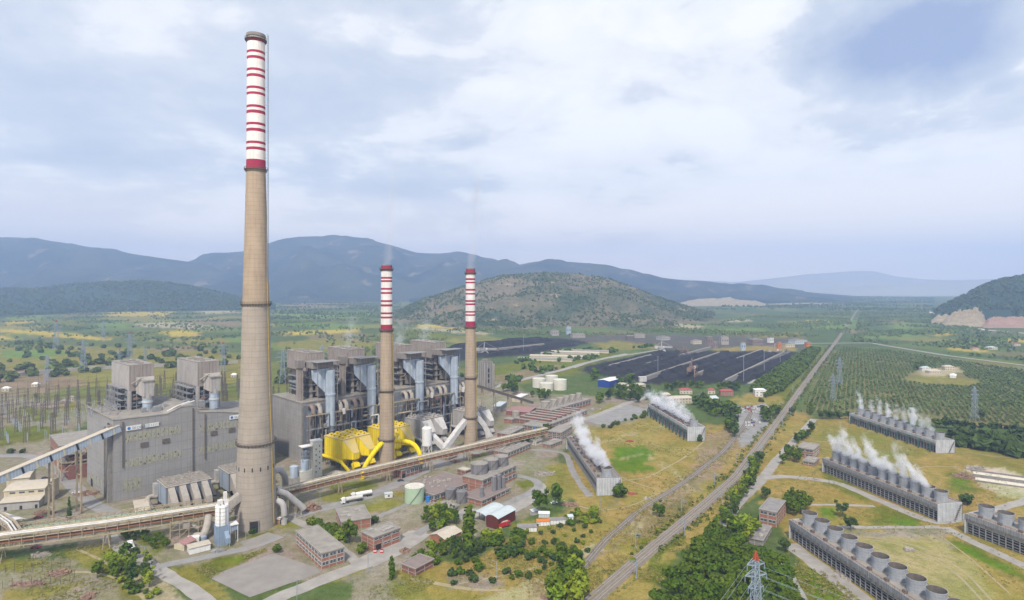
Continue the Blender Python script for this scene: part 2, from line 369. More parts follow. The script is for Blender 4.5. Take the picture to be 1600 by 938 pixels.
for c, p in [
    (WHEAT, [(0, 514), (50, 516), (110, 522), (175, 530), (172, 533), (90, 527), (20, 520), (0, 520)]),
    (WHEAT, [(-60, 523), (0, 524), (35, 531), (-60, 534)]), (WHEAT, [(252, 519), (275, 516), (312, 519), (305, 526), (262, 526)]),
    (PALEG, [(147, 505), (190, 503), (215, 507), (195, 511), (150, 510)]), (WHEAT, [(150, 490), (200, 486), (275, 486), (255, 494), (180, 495)]),
    (SAND, [(305, 487), (340, 483), (385, 482), (385, 488), (320, 491)]), (SAND, [(85, 484), (110, 483), (128, 488), (100, 488)]),
    (SAND, [(200, 507), (260, 503), (300, 506), (350, 513), (320, 516), (230, 511)]), (DIRT, [(290, 500), (340, 498), (380, 505), (370, 512), (320, 506)]),
    (PALEG, [(355, 528), (380, 526), (378, 534), (350, 532)]), (LUSH, [(420, 505), (470, 502), (520, 506), (470, 512)]),
    (WHEAT, [(440, 520), (500, 516), (560, 514), (560, 519), (450, 525)]), (PALEG, [(430, 490), (520, 487), (590, 490), (560, 498), (440, 497)]),
    (OLV, [(430, 535), (520, 528), (600, 535), (560, 548), (450, 552)]), (DIRT, [(440, 475), (520, 470), (580, 474), (540, 480), (450, 482)]),
    (WHEAT, [(640, 507), (690, 503), (760, 510), (740, 514), (660, 512)]), (SAND, [(770, 520), (700, 515), (640, 511), (640, 513), (700, 519), (760, 524)]),
    (DIRT, [(-300, 640), (-100, 585), (0, 580), (60, 576), (120, 590), (140, 600), (60, 618), (0, 622)]),
    (GRAV, [(-100, 640), (0, 620), (130, 625), (150, 650), (90, 690), (-40, 700)]),
    (GRN, [(-100, 690), (0, 668), (60, 665), (110, 672), (60, 690), (0, 712), (-100, 720)]),
    (GRN, [(20, 640), (60, 636), (90, 650), (50, 662)]), (OLV, [(90, 630), (180, 625), (175, 640), (100, 643)]),
    (PALEG, [(0, 548), (70, 544), (120, 552), (60, 560), (0, 558)]), (OLV, [(150, 497), (230, 494), (280, 500), (210, 505)]), (GRN, [(60, 505), (120, 500), (140, 507), (80, 512)]), (PALEG, [(0, 490), (60, 487), (90, 493), (20, 500)]),
    (WHEAT, [(0, 503), (40, 500), (60, 503), (10, 508)]), (OLV, [(270, 530), (340, 528), (370, 535), (300, 541)]), (GRN, [(200, 520), (245, 516), (250, 524), (215, 530)]), (LUSH, [(60, 570), (100, 566), (130, 572), (80, 578)]), (DIRT, [(230, 545), (300, 540), (330, 548), (250, 552)]),
    (PALEG, [(440, 508), (520, 505), (590, 510), (520, 515)]), (GRN, [(640, 515), (720, 525), (700, 532), (630, 525)]), (PALEG, [(1110, 515), (1180, 512), (1200, 517), (1120, 520)]), (PALEG, [(1380, 508), (1440, 505), (1470, 512), (1400, 515)]), (OLV, [(1180, 522), (1250, 519), (1255, 526), (1190, 528)]), (GRN, [(1500, 556), (1600, 566), (1600, 574), (1510, 564)]),
    # centre-right plain
    (GRN, [(760, 575), (900, 545), (960, 552), (900, 585), (790, 605)]), (DIRT, [(770, 590), (830, 575), (880, 570), (860, 585), (790, 602)]),
    (PALEG, [(1210, 508), (1280, 502), (1350, 506), (1330, 513), (1230, 513)]), (PALEG, [(1350, 522), (1430, 520), (1450, 527), (1360, 530), (1335, 528)]),
    (WHEAT, [(1452, 522), (1490, 519), (1490, 523), (1460, 526)]), (WHEAT, [(1478, 544), (1510, 544), (1550, 549), (1545, 551), (1490, 548)]),
    (PALEG, [(1270, 499), (1340, 500), (1345, 504), (1280, 503)]), (WHEAT, [(1260, 500), (1330, 503), (1330, 504), (1262, 502)]),
    (WHEAT, [(1540, 531), (1600, 528), (1640, 531), (1600, 536), (1550, 535)]), (SAND, [(1130, 500), (1170, 498), (1178, 502), (1140, 504)]),
    (DIRT, [(1320, 520), (1345, 512), (1352, 516), (1335, 524)]), (SAND, [(1250, 468), (1340, 467), (1340, 469), (1260, 471)]),
    (SAND, [(960, 505), (1020, 502), (1100, 510), (1090, 514), (990, 511)]),
    # orchard soil and clearings
    ((.20, .185, .085), [(1248, 648), (1300, 548), (1420, 552), (1700, 585), (1800, 680), (1600, 680), (1450, 660), (1330, 642)]),
    (OLV, [(1410, 594), (1440, 586), (1500, 590), (1535, 597), (1515, 603), (1460, 600)]),
    (SAND, [(1440, 577), (1490, 572), (1505, 582), (1470, 590), (1430, 586)]),
    # plant grounds
    (GRAV, [(-300, 760), (40, 690), (130, 690), (260, 700), (430, 640), (640, 600), (760, 590), (830, 615), (960, 620), (1030, 625), (1015, 660), (905, 670), (885, 700), (860, 730), (840, 800), (700, 860), (600, 905), (460, 905), (240, 880), (120, 850), (-300, 900)]),
    (DRY, [(895, 700), (905, 672), (1010, 655), (1020, 640), (1110, 668), (1150, 655), (1165, 690), (1205, 660), (1240, 640), (1270, 655), (1180, 770), (1060, 870), (970, 1000), (760, 1000), (560, 930), (600, 905), (640, 880), (720, 880), (800, 845), (860, 810), (900, 790), (880, 740)]),
    (DRY, [(1185, 765), (1270, 660), (1330, 648), (1480, 690), (1700, 700), (1700, 1000), (1260, 1000), (1240, 850), (1200, 800)]),
    (OLV, [(1290, 660), (1330, 665), (1470, 715), (1400, 735), (1270, 700), (1260, 690)]), (OLV, [(1480, 705), (1700, 700), (1700, 765), (1600, 755), (1500, 725)]),
    (DRY, [(1410, 715), (1480, 708), (1540, 720), (1480, 735)]), (GRN, [(1480, 740), (1500, 733), (1530, 768), (1500, 775), (1482, 762)]),
    (LUSH, [(1490, 745), (1520, 760), (1500, 770)]), (GRN, [(1290, 735), (1310, 745), (1370, 780), (1350, 785), (1290, 755)]),
    (GRN, [(1345, 797), (1400, 793), (1450, 815), (1430, 824), (1360, 823)]), (LUSH, [(1390, 808), (1430, 810), (1440, 822), (1395, 822)]),
    (LUSH, [(1275, 790), (1300, 792), (1320, 806), (1290, 810)]), (DRY, [(1330, 798), (1370, 800), (1380, 812), (1335, 812)]),
    (GRAV, [(1300, 830), (1470, 826), (1500, 860), (1480, 938), (1440, 950), (1330, 860)]), ((.36, .30, .15), [(1340, 842), (1460, 835), (1520, 880), (1560, 940), (1470, 940), (1400, 900)]),
    (GRN, [(1475, 838), (1510, 848), (1600, 892), (1640, 930), (1590, 905), (1500, 862)]), (LUSH, [(1490, 845), (1530, 866), (1600, 897), (1590, 903), (1520, 870)]),
    (GRN, [(1235, 885), (1265, 880), (1330, 940), (1360, 1000), (1250, 1000), (1240, 930)]), (LUSH, [(1250, 892), (1290, 905), (1320, 945), (1280, 940)]),
    (LUSH, [(960, 700), (1010, 697), (1020, 712), (1012, 722), (985, 722), (955, 712)]), (LUSH, [(955, 716), (1010, 722), (1025, 735), (985, 742), (960, 735)]),
    (GRAV, [(905, 668), (985, 628), (1022, 632), (1012, 650), (945, 670)]), (OLV, [(925, 645), (955, 632), (968, 636), (935, 652)]),
    ((.31, .235, .16), [(1098, 690), (1150, 660), (1168, 680), (1125, 735), (1062, 797), (1012, 842), (982, 836), (1036, 778), (1080, 735)]), (SAND, [(966, 836), (1020, 792), (1034, 796), (992, 838)]),
    (SAND, [(755, 938), (800, 918), (860, 905), (868, 915), (840, 960), (750, 960)]), (SAND, [(905, 878), (925, 852), (942, 858), (915, 885)]),
    (GRAV, [(700, 895), (760, 900), (790, 905), (760, 925), (700, 920)]), (GRAV, [(560, 905), (620, 900), (660, 935), (640, 960), (540, 940)]),
    (OLV, [(600, 905), (690, 930), (720, 960), (640, 960)]), (GRN, [(815, 855), (850, 850), (905, 858), (900, 868), (830, 872)]),
    (GRN, [(1000, 862), (1060, 830), (1070, 842), (1020, 880)]), (GRN, [(1010, 880), (1050, 872), (1060, 905), (1020, 910)]), (OLV, [(800, 820), (900, 800), (920, 815), (840, 835), (800, 835)]),
    (OLV, [(860, 720), (890, 725), (905, 770), (880, 785), (845, 760)]), (GRN, [(805, 752), (835, 748), (845, 754), (820, 768), (800, 764)]),
    (GRN, [(505, 755), (560, 752), (600, 757), (560, 765), (510, 765)]), (OLV, [(500, 770), (540, 766), (590, 765), (545, 782), (505, 788)]), (OLV, [(545, 795), (600, 780), (640, 785), (600, 802), (570, 802)]),
    (OLV, [(612, 770), (640, 762), (655, 770), (620, 782)]), (GRN, [(632, 735), (650, 730), (660, 737), (640, 740)]), (GRN, [(720, 716), (760, 707), (765, 711), (730, 720)]),
    (OLV, [(430, 815), (455, 812), (468, 822), (440, 830), (430, 826)]), (GRN, [(382, 838), (420, 828), (425, 836), (395, 845)]),
    # front left
    (GRN, [(300, 888), (350, 868), (400, 862), (425, 860), (330, 898), (322, 906)]), (LUSH, [(345, 875), (400, 862), (420, 858), (380, 872)]),
    (OLV, [(430, 925), (520, 895), (560, 885), (570, 892), (480, 920), (430, 938)]), (OLV, [(260, 890), (300, 886), (322, 905), (370, 938), (340, 945)]),
    (OLV, [(95, 860), (180, 845), (200, 862), (245, 895), (250, 945), (225, 960), (140, 890)]), (GRN, [(135, 880), (165, 860), (240, 885), (245, 910), (190, 915)]),
    (GRAV, [(-100, 880), (100, 870), (180, 910), (210, 960), (-100, 960)]), (OLV, [(0, 925), (60, 912), (130, 918), (70, 935), (0, 945)]), (OLV, [(-60, 880), (20, 870), (80, 880), (20, 895), (-60, 895)]),
    ((.40, .35, .26), [(200, 900), (250, 900), (300, 945), (230, 960)]), (GRN, [(215, 842), (245, 836), (270, 850), (240, 868)]),
    # white slurry basins behind the middle tower on the right
    ((.50, .45, .36), [(1500, 733), (1560, 728), (1640, 760), (1640, 790), (1560, 775)]),
    # coal yards
    (COALD, [(905, 580), (912, 573), (1040, 547), (1240, 550), (1248, 556), (1174, 600), (1010, 600), (960, 590)]),
    (COALD, [(690, 545), (760, 538), (870, 528), (930, 533), (840, 554), (745, 560), (690, 570)]), ((.12, .11, .11), [(870, 528), (1000, 522), (1260, 530), (1260, 546), (1040, 546), (930, 535)]),
    (OLV, [(925, 540), (960, 532), (1030, 540), (1020, 546), (950, 548)]), (DRY, [(1110, 545), (1190, 540), (1250, 544), (1240, 549), (1120, 549)]),
    (GRN, [(1175, 612), (1225, 570), (1275, 545), (1300, 545), (1262, 600), (1225, 640), (1200, 640)]),
    (DRY, [(1140, 625), (1180, 612), (1225, 620), (1215, 632), (1160, 636)]),
]: paint(c, p)
# foot tracks and cart ruts
for pts, wd, c in [([(940, 690), (990, 680), (1040, 665)], 3, SAND), ([(950, 720), (1010, 710), (1060, 740), (1080, 770)], 2, SAND), ([(880, 790), (930, 796), (970, 785)], 2, GRAV), ([(1085, 905), (1120, 860), (1150, 812)], 3, SAND),
                   ([(830, 925), (880, 905), (905, 885), (960, 850), (1040, 780), (1120, 706)], 3, DIRT), ([(1000, 655), (1010, 648), (1040, 645)], 4, GRAV)]:
    paint(c, strip(pts, wd), False)
# far plain speckle of orchards and plots, in world blocks
far = (Yg > 1000)
bl = (np.floor((Xg * .8 + Yg * .35) / 130) * 7919 + np.floor((Yg - Xg * .4) / 210) * 104729).astype(np.int64)
hsh = ((bl * 2654435761) % 1000) / 1000.0
gen = far & (np.abs(C - np.array((.10, .145, .045))).sum(-1) < 1e-6)
gen2 = far & (np.abs(C - np.array((.165, .18, .045))).sum(-1) < 1e-6)
for mk, amt in ((gen, .6), (gen2, .85)):
    for lo, hi, cl in ((0, .25, (.075, .12, .05)), (.25, .4, (.16, .21, .05)), (.4, .48, (.30, .26, .08)), (.48, .56, (.24, .185, .11)), (.56, .8, (.085, .125, .055))):
        s_ = mk & (hsh >= lo) & (hsh < hi); C[s_] = C[s_] * (1 - amt) + np.array(cl) * amt * 1.0
# soften by a one-vertex blur so tones run into each other
for _ in range(1):
    C[1:-1, 1:-1] = (C[1:-1, 1:-1] * 2 + C[:-2, 1:-1] + C[2:, 1:-1] + C[1:-1, :-2] + C[1:-1, 2:]) / 6
nr, nc = Xg.shape
vz = np.zeros_like(Xg)
verts = np.stack([Xg, Yg, vz], -1).reshape(-1, 3)
idx = np.arange(nr * nc).reshape(nr, nc)
quads = np.stack([idx[:-1, :-1], idx[:-1, 1:], idx[1:, 1:], idx[1:, :-1]], -1).reshape(-1, 4)[:, ::-1]
def np_mesh(name, verts, quads, k=4):
    me = bpy.data.meshes.new(name); n = len(quads)
    me.vertices.add(len(verts)); me.vertices.foreach_set('co', np.ascontiguousarray(verts, np.float32).ravel())
    me.loops.add(n * k); me.loops.foreach_set('vertex_index', np.ascontiguousarray(quads, np.int32).ravel())
    me.polygons.add(n); me.polygons.foreach_set('loop_start', np.arange(n, dtype=np.int32) * k)
    me.update(calc_edges=True); return me
gm = np_mesh('ground', verts, quads)
ca = gm.color_attributes.new('land', 'FLOAT_COLOR', 'POINT')
ca.data.foreach_set('color', np.concatenate([C.reshape(-1, 3), np.ones((nr * nc, 1))], 1).astype(np.float32).ravel())
m, t, b = base_mat('land')
at = t.new('ShaderNodeAttribute', attribute_name='land'); tc = t.new('ShaderNodeTexCoord'); v = tc.outputs['Object']
na = t.noise(v, .035, 8, .62); nb = t.noise(v, .22, 7, .65); nd = t.noise(v, 1.1, 5, .7)
col = t.mix(t.ramp(na.outputs[0], [(.40, 0), (.60, .8)]).outputs[0], at.outputs['Color'], t.mix(1.0, at.outputs['Color'], (.66, .80, .42), 'MULTIPLY'))
col = t.mix(t.ramp(nb.outputs[0], [(.46, 0), (.70, .85)]).outputs[0], col, t.mix(1.0, at.outputs['Color'], (.50, .58, .34), 'MULTIPLY'))
col = t.mix(t.ramp(nb.outputs[0], [(.26, .55), (.44, 0)]).outputs[0], col, t.mix(1.0, at.outputs['Color'], (1.28, 1.2, 1.25), 'MULTIPLY'))
col = t.mix(t.ramp(nd.outputs[0], [(.36, .75), (.56, 0)]).outputs[0], col, t.mix(1.0, col, (.55, .55, .5), 'MULTIPLY'))
nz = t.noise(v, .012, 7, .6); ny_ = t.noise(t.mapping(v, (1, .35, 1), (0, 0, .5)), .09, 7, .65)
col = t.mix(t.ramp(nz.outputs[0], [(.40, 0), (.62, .75)]).outputs[0], col, t.mix(1.0, col, (1.02, .84, .95), 'MULTIPLY'))
col = t.mix(t.ramp(ny_.outputs[0], [(.48, 0), (.66, .7)]).outputs[0], col, t.mix(1.0, col, (.72, .78, .72), 'MULTIPLY'))
col = t.mix(t.ramp(ny_.outputs[0], [(.30, .6), (.42, 0)]).outputs[0], col, t.mix(1.0, col, (1.2, 1.12, 1.18), 'MULTIPLY'))
t.link(col, b.inputs['Base Color']); b.inputs['Roughness'].default_value = .95; b.inputs['Specular IOR Level'].default_value = .1
gm.materials.append(m); ground = struct(link('ground', gm))

# ------------------------------------------------------------------ hills
def fbm(x, y, s, o=5):
    return noise.fractal(Vector((x * s, y * s, 3.3)), 1.0, 2.0, o)
def ridge(name, sky_line, Yr, Yf, material, amp, back=.7, nr_=46, step=6, gully=1.0, foot=None, shape=1.0):
    """a hill whose crest follows a bearing/elevation profile; fore slope with spurs and gullies, and a back slope"""
    xs = np.arange(sky_line[0][0], sky_line[-1][0] + .1, step)
    ys = np.interp(xs, [p[0] for p in sky_line], [p[1] for p in sky_line])
    V = []; n_ = len(xs); rws = []
    for k in range(nr_):
        tt = k / (nr_ - 1)
        rws.append(tt * 1.4)
    for tt in rws:
        for px, sy in zip(xs, ys):
            wob = 1 + .06 * fbm(px, 0, .011)
            yf = (np.interp(px, [p[0] for p in foot], [p[1] for p in foot]) if foot else Yf)
            Y = (yf + (Yr * wob - yf) * tt) if tt <= 1 else Yr * wob + (Yr - yf) * back * (tt - 1) / .4 * 2
            zr = max(H + (HZ - sy) * Yr * wob / F, 0)
            X = (px - CX) * Y / F
            q = fbm(X, Y, gully / Yr * 9) 
            if tt <= 1:
                p_ = (tt * tt * (3 - 2 * tt)) ** shape
                z = zr * p_ + amp * q * 4 * tt * (1 - tt) * min(1, zr / 120)
            else: z = zr * (1 - ((tt - 1) / .4) ** 1.3)
            V.append((X, Y, z - 3 * (tt == 0) if z > .5 else -3))
    idx = np.arange(len(rws) * n_).reshape(len(rws), n_)
    qd = np.stack([idx[:-1, :-1], idx[:-1, 1:], idx[1:, 1:], idx[1:, :-1]], -1).reshape(-1, 4)
    me = np_mesh(name, np.array(V), qd); me.materials.append(M[material]); me.shade_smooth()
    o = struct(link(name, me)); return o, np.array(V).reshape(len(rws), n_, 3)
def hill_mat(name, c_wood, c_open, c_bare, s, lo=.42, hi=.58, bare=.66, dot=None):
    m, t, b = base_mat(name); tc = t.new('ShaderNodeTexCoord'); v = tc.outputs['Object']
    n = t.noise(v, s, 8, .62); n2 = t.noise(v, s * 2.6, 7, .6)
    col = t.mix(t.ramp(n.outputs[0], [(lo, 0), (hi, 1)]).outputs[0], c_wood, c_open)
    col = t.mix(t.ramp(n2.outputs[0], [(bare, 0), (bare + .05, .85)]).outputs[0], col, c_bare)
    if dot:
        vo = t.new('ShaderNodeTexVoronoi'); vo.inputs['Scale'].default_value = dot; t.link(v, vo.inputs['Vector'])
        k = t.math('MULTIPLY', t.math('LESS_THAN', vo.outputs['Distance'], .36), t.ramp(n.outputs[0], [(.3, 1), (.62, .35)]).outputs[0])
        col = t.mix(k, col, tuple(x * .55 for x in c_wood))
    t.link(col, b.inputs['Base Color']); b.inputs['Roughness'].default_value = 1; b.inputs['Specular IOR Level'].default_value = 0
hill_mat('hill_wooded', (.018, .032, .030), (.052, .062, .046), (.17, .14, .11), .0019, .42, .58, .60, .05)
hill_mat('hill_scrub', (.055, .075, .04), (.175, .142, .088), (.30, .23, .15), .0042, .39, .59, .62, .085)
hill_mat('hill_forest', (.026, .05, .036), (.033, .06, .04), (.07, .08, .05), .004, .4, .6, .78, .11)
hill_mat('hill_far', (.33, .33, .32), (.36, .355, .34), (.15, .14, .11), .0006)  # distance haze put into the base colour: far ridges paled to fade out
ridge('hill', [(-500, 400), (-250, 385), (-60, 372), (0, 373), (60, 374), (100, 380), (150, 388), (200, 396), (250, 403), (295, 409), (340, 420), (420, 440), (500, 458)], 6300, 4300, 'hill_wooded', 150, gully=1.3)
ridge('hill', [(180, 452), (230, 435), (270, 416), (290, 410), (320, 400), (340, 396), (380, 393), (430, 377), (470, 370), (520, 371), (580, 376), (610, 383), (650, 395), (700, 398), (740, 402), (770, 404), (800, 416), (840, 432), (880, 450), (900, 458)], 7000, 4600, 'hill_wooded', 170, gully=1.3)
ridge('hill', [(640, 452), (700, 438), (760, 424), (800, 416), (830, 410), (860, 408), (900, 410), (950, 414), (1000, 429), (1050, 436), (1100, 441), (1150, 445), (1200, 450), (1250, 455), (1300, 461), (1340, 466)], 6400, 4400, 'hill_wooded', 100, gully=1.3)
hh, HV = ridge('hill', [(590, 500), (620, 488), (660, 468), (700, 455), (730, 446), (780, 432), (820, 429), (850, 427), (900, 428), (950, 436), (1000, 455), (1050, 472), (1090, 484), (1130, 494)], 2750, 2000, 'hill_scrub', 38, gully=1.4, step=4, foot=[(590, 2350), (700, 1950), (880, 1830), (1050, 1950), (1130, 2350)])
h6, HV6 = ridge('hill', [(-400, 440), (-200, 446), (0, 452), (60, 452), (110, 445), (170, 441), (220, 440), (260, 443), (300, 449), (340, 457), (385, 467), (430, 477)], 3700, 2900, 'hill_forest', 22, step=5, foot=[(-400, 2300), (0, 2500), (150, 3000), (430, 3300)])
h5, HV5 = ridge('hill', [(1460, 486), (1490, 470), (1520, 455), (1545, 443), (1570, 436), (1600, 432), (1650, 426), (1720, 420), (1850, 430), (2000, 450)], 2650, 2050, 'hill_forest', 25, step=4, foot=[(1460, 2300), (1530, 2000), (2000, 1800)])
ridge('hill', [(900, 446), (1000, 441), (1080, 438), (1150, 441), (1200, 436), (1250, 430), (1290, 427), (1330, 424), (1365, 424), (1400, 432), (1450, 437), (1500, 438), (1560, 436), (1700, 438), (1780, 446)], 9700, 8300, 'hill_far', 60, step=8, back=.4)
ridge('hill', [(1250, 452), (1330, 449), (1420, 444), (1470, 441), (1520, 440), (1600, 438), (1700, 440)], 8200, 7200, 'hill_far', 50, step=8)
# cut slopes of pale and pink rock at the foot of the wooded hill on the right
mat('cut_rock', (.36, .285, .19), (.23, .185, .115), .035, streak=.5, dirt=(.14, .15, .07)); mat('cut_pink', (.34, .19, .15), (.24, .16, .11), .03, streak=.4, dirt=(.15, .14, .07))
def cut(name, pts_px, Y0, Y1, z1, material):
    mb = MB(); n = 26; rws = []; pts_px = [(a_[0] + (b_[0] - a_[0]) * k / 5, a_[1] + (b_[1] - a_[1]) * k / 5) for a_, b_ in zip(pts_px[:-1], pts_px[1:]) for k in range(5)] + [pts_px[-1]]
    for k in range(n):
        tt = k / (n - 1); row = []
        for i, (px, top) in enumerate(pts_px):
            Y = Y0 + (Y1 - Y0) * tt; q = .30 * fbm(px * 9, k * 31, .05) + .16 * fbm(px * 9, k * 17, .23)
            row.append(((px - CX) * Y / F + 12 * q, Y, max(0, (tt ** .8 + q * tt) * z1 * top) - (3 if k == 0 else 0)))
        rws.append(row)
    V = [p for r_ in rws for p in r_]; w_ = len(pts_px)
    mb.add(V, [(k * w_ + i, k * w_ + i + 1, (k + 1) * w_ + i + 1, (k + 1) * w_ + i) for k in range(n - 1) for i in range(w_ - 1)])
    return struct(mb.build(name, material))
cut('cliff', [(1472, .1), (1478, .35), (1490, .75), (1502, .8), (1515, .95), (1525, 1.0), (1532, .8), (1538, .45), (1542, .1)], 1990, 2160, 54, 'cut_rock')
cut('cliff', [(1536, .15), (1545, .6), (1560, .7), (1580, .75), (1600, .7), (1640, .7), (1700, .6)], 1930, 2090, 38, 'cut_pink')
cut('cliff', [(1455, .1), (1465, .5), (1480, .5), (1490, .2)], 2150, 2260, 50, 'cut_rock')
cut('cliff', [(1058, .1), (1075, .5), (1100, .9), (1120, .8), (1140, 1), (1160, .6), (1180, .5), (1196, .1)], 3900, 4300, 46, 'cut_rock')
cut('cliff', [(1200, .1), (1240, .4), (1290, .4), (1330, .1)], 4100, 4300, 22, 'cut_rock')

# ------------------------------------------------------------------ roads and yards (sheets a little above the ground)
def sheet(name, pts, z, material, jitter=.35, world=False):
    q = pts if world else P2(pts); out = []
    for i in range(len(q)):
        a_, b_ = Vector(q[i]), Vector(q[(i + 1) % len(q)]); n = max(1, int((b_ - a_).length / 4))
        for k in range(n):
            p = a_.lerp(b_, k / n); out.append((p.x + random.uniform(-jitter, jitter), p.y + random.uniform(-jitter, jitter), z))
    me = bpy.data.meshes.new(name); me.from_pydata(out, [], [tuple(range(len(out)))]); me.materials.append(M[material])
    return struct(link(name, me))
def band(name, pts, wd, z, material, jit_=.55, z0=None):
    """road strip along a photo-pixel polyline; thickness down to z0 if given"""
    p = [G(*q) for q in pts]; fine = []
    for i in range(len(p) - 1):
        n = max(1, int((p[i + 1] - p[i]).length / 6))
        fine += [p[i].lerp(p[i + 1], k / n) for k in range(n)]
    fine.append(p[-1])
    for _ in range(3): fine = [fine[0]] + [(fine[i - 1] + fine[i] * 2 + fine[i + 1]) / 4 for i in range(1, len(fine) - 1)] + [fine[-1]]
    mb = MB(); V = []
    for i, q in enumerate(fine):
        d = (fine[min(i + 1, len(fine) - 1)] - fine[max(i - 1, 0)]).normalized(); nn = Vector((-d.y, d.x, 0))
        a_ = wd / 2 + random.uniform(-jit_, jit_); b_ = wd / 2 + random.uniform(-jit_, jit_)
        l, r_ = q + nn * a_, q - nn * b_
        if z0 is None: V += [(l.x, l.y, z), (r_.x, r_.y, z)]
        else: V += [(l.x + nn.x * .8, l.y + nn.y * .8, z0), (l.x, l.y, z), (r_.x, r_.y, z), (r_.x - nn.x * .8, r_.y - nn.y * .8, z0)]
    k = 2 if z0 is None else 4
    mb.add(V, [(i * k + j, i * k + j + 1, (i + 1) * k + j + 1, (i + 1) * k + j) for i in range(len(fine) - 1) for j in range(k - 1)])
    o = struct(mb.build(name, material)); return o, fine
random.seed(3)
band('road', [(395, 955), (425, 937), (512, 903), (570, 882), (612, 864), (640, 846), (655, 830)], 9, .06, 'road_dust')
band('road', [(560, 884), (532, 853), (488, 826), (442, 804)], 5, .07, 'road_dust')
band('road', [(655, 832), (640, 845), (600, 868), (570, 880)], 14, .05, 'road_dust')
band('road', [(650, 836), (690, 812), (745, 800), (790, 789), (815, 777), (845, 762), (851, 756), (840, 748), (805, 743)], 6, .065, 'asphalt_grey')
band('road', [(440, 812), (490, 797), (545, 786), (600, 766), (662, 736), (720, 716), (768, 698)], 10, .055, 'asphalt_grey')
band('road', [(575, 815), (620, 795), (652, 782)], 4, .06, 'asphalt_grey')
band('road', [(170, 838), (182, 852), (238, 887), (295, 917), (330, 945), (345, 960)], 7, .06, 'road_dust')
band('road', [(236, 888), (262, 880), (300, 874), (360, 864), (420, 848), (438, 838)], 6, .07, 'asphalt_grey')
band('road', [(-60, 716), (0, 712), (50, 712), (95, 735), (115, 760), (140, 785), (170, 800), (200, 812)], 9, .055, 'asphalt_grey')
band('road', [(1272, 655), (1243, 687), (1215, 718), (1184, 757), (1177, 765)], 7, .06, 'road_dust')
band('road', [(1177, 765), (1155, 785), (1130, 822)], 6, .06, 'road_dust')
band('road', [(1195, 748), (1218, 742), (1260, 748), (1304, 752), (1380, 785), (1462, 820), (1510, 808), (1560, 795), (1620, 778)], 7, .062, 'road_dust')
band('road', [(1250, 789), (1300, 789), (1366, 791)], 3, .05, 'road_dust')
band('road', [(1300, 824), (1342, 824), (1420, 824), (1470, 824)], 4, .052, 'road_dust')
band('road', [(1232, 850), (1290, 893), (1352, 940), (1400, 990)], 9, .055, 'road_dust')
band('road', [(1216, 874), (1232, 895), (1250, 922), (1258, 950)], 4, .06, 'road_dust')
band('road', [(1475, 824), (1487, 831), (1540, 857), (1605, 886), (1660, 915)], 7, .058, 'road_dust')
band('road', [(828, 703), (860, 704), (884, 707), (894, 736), (906, 757), (922, 776)], 5, .06, 'asphalt_grey')
band('road', [(880, 664), (925, 652), (980, 630), (1015, 620)], 8, .06, 'road_dust')
band('road', [(1485, 698), (1540, 692), (1620, 690)], 5, .06, 'road_dust')
band('road', [(1255, 537), (1360, 536), (1400, 543), (1480, 556), (1600, 571), (1720, 588)], 12, .25, 'road_dust')
band('road', [(1700, 528), (1600, 521), (1540, 516), (1490, 506), (1472, 500), (1466, 493), (1450, 487), (1425, 484)], 16, .4, 'stone_white')
band('road', [(770, 606), (830, 590), (880, 578), (905, 570), (950, 559), (980, 553)], 11, .12, 'road_dust')
band('road', [(1172, 600), (1245, 556), (1262, 543)], 8, .2, 'road_dust')
band('road', [(895, 575), (930, 563), (1030, 547)], 8, .2, 'road_dust')
sheet('yard', [(1150, 640), (1195, 630), (1207, 640), (1200, 665), (1178, 690), (1158, 700), (1150, 680)], .05, 'asphalt_grey')
sheet('yard', [(325, 902), (427, 865), (494, 887), (502, 895), (390, 934)], .12, 'pad_concrete', .1)
sheet('yard', [(905, 655), (980, 632), (1012, 640), (1005, 648), (945, 666)], .045, 'asphalt_grey')
sheet('yard', [(640, 705), (730, 695), (745, 712), (660, 735), (630, 738)], .045, 'asphalt_grey')
sheet('yard', [(700, 795), (760, 795), (800, 785), (850, 755), (860, 770), (800, 805), (720, 812)], .04, 'road_dust')
sheet('yard', [(375, 848), (420, 832), (432, 836), (390, 860)], .09, 'pad_concrete', .1)
# railway: double track on ballast, and the old siding
RAILPX = [(885, 974), (925, 938), (1013, 862), (1100, 790), (1150, 746), (1188, 695), (1226, 644), (1250, 610), (1274, 577), (1302, 540), (1330, 500), (1346, 474)]
ob, rail_pts = band('railway', RAILPX, 6.6, .5, 'ballast', .15, 0)
def rails(pts, offs, z, name='rail'):
    mb = MB()
    for of in offs:
        q = []
        for i, p in enumerate(pts):
            d = (pts[min(i + 1, len(pts) - 1)] - pts[max(i - 1, 0)]).normalized(); q.append(p + Vector((-d.y, d.x, 0)) * of + Vector((0, 0, z)))
        mb.tube(q, .11, 4)
    return struct(mb.build(name, 'rail_steel'))
near = [p for p in rail_pts if p.y < 1500]
rails(near, (-2.45, -1.0, 1.0, 2.45), .68)
sl = MB()
for i in range(len(near) - 1):
    if near[i].y > 800: break
    d = (near[i + 1] - near[i]); L = d.length; d.normalize(); nn = Vector((-d.y, d.x, 0))
    for k in range(int(L / .75)):
        p = near[i] + d * (k * .75)
        for of in (-1.73, 1.73):
            c = p + nn * of; a_, b_ = c - nn * 1.2, c + nn * 1.2
            sl.bar((a_.x, a_.y, .58), (b_.x, b_.y, .58), .26, .14)
struct(sl.build('sleepers', 'sleeper'))
ob, old = band('railway', [(900, 900), (945, 845), (1000, 797), (1075, 750), (1130, 706), (1162, 668), (1176, 640)], 3.2, .2, 'ballast_dark', .4, 0)
rails([p for p in old if p.y < 700], (-.72, .72), .31)
random.seed(11)
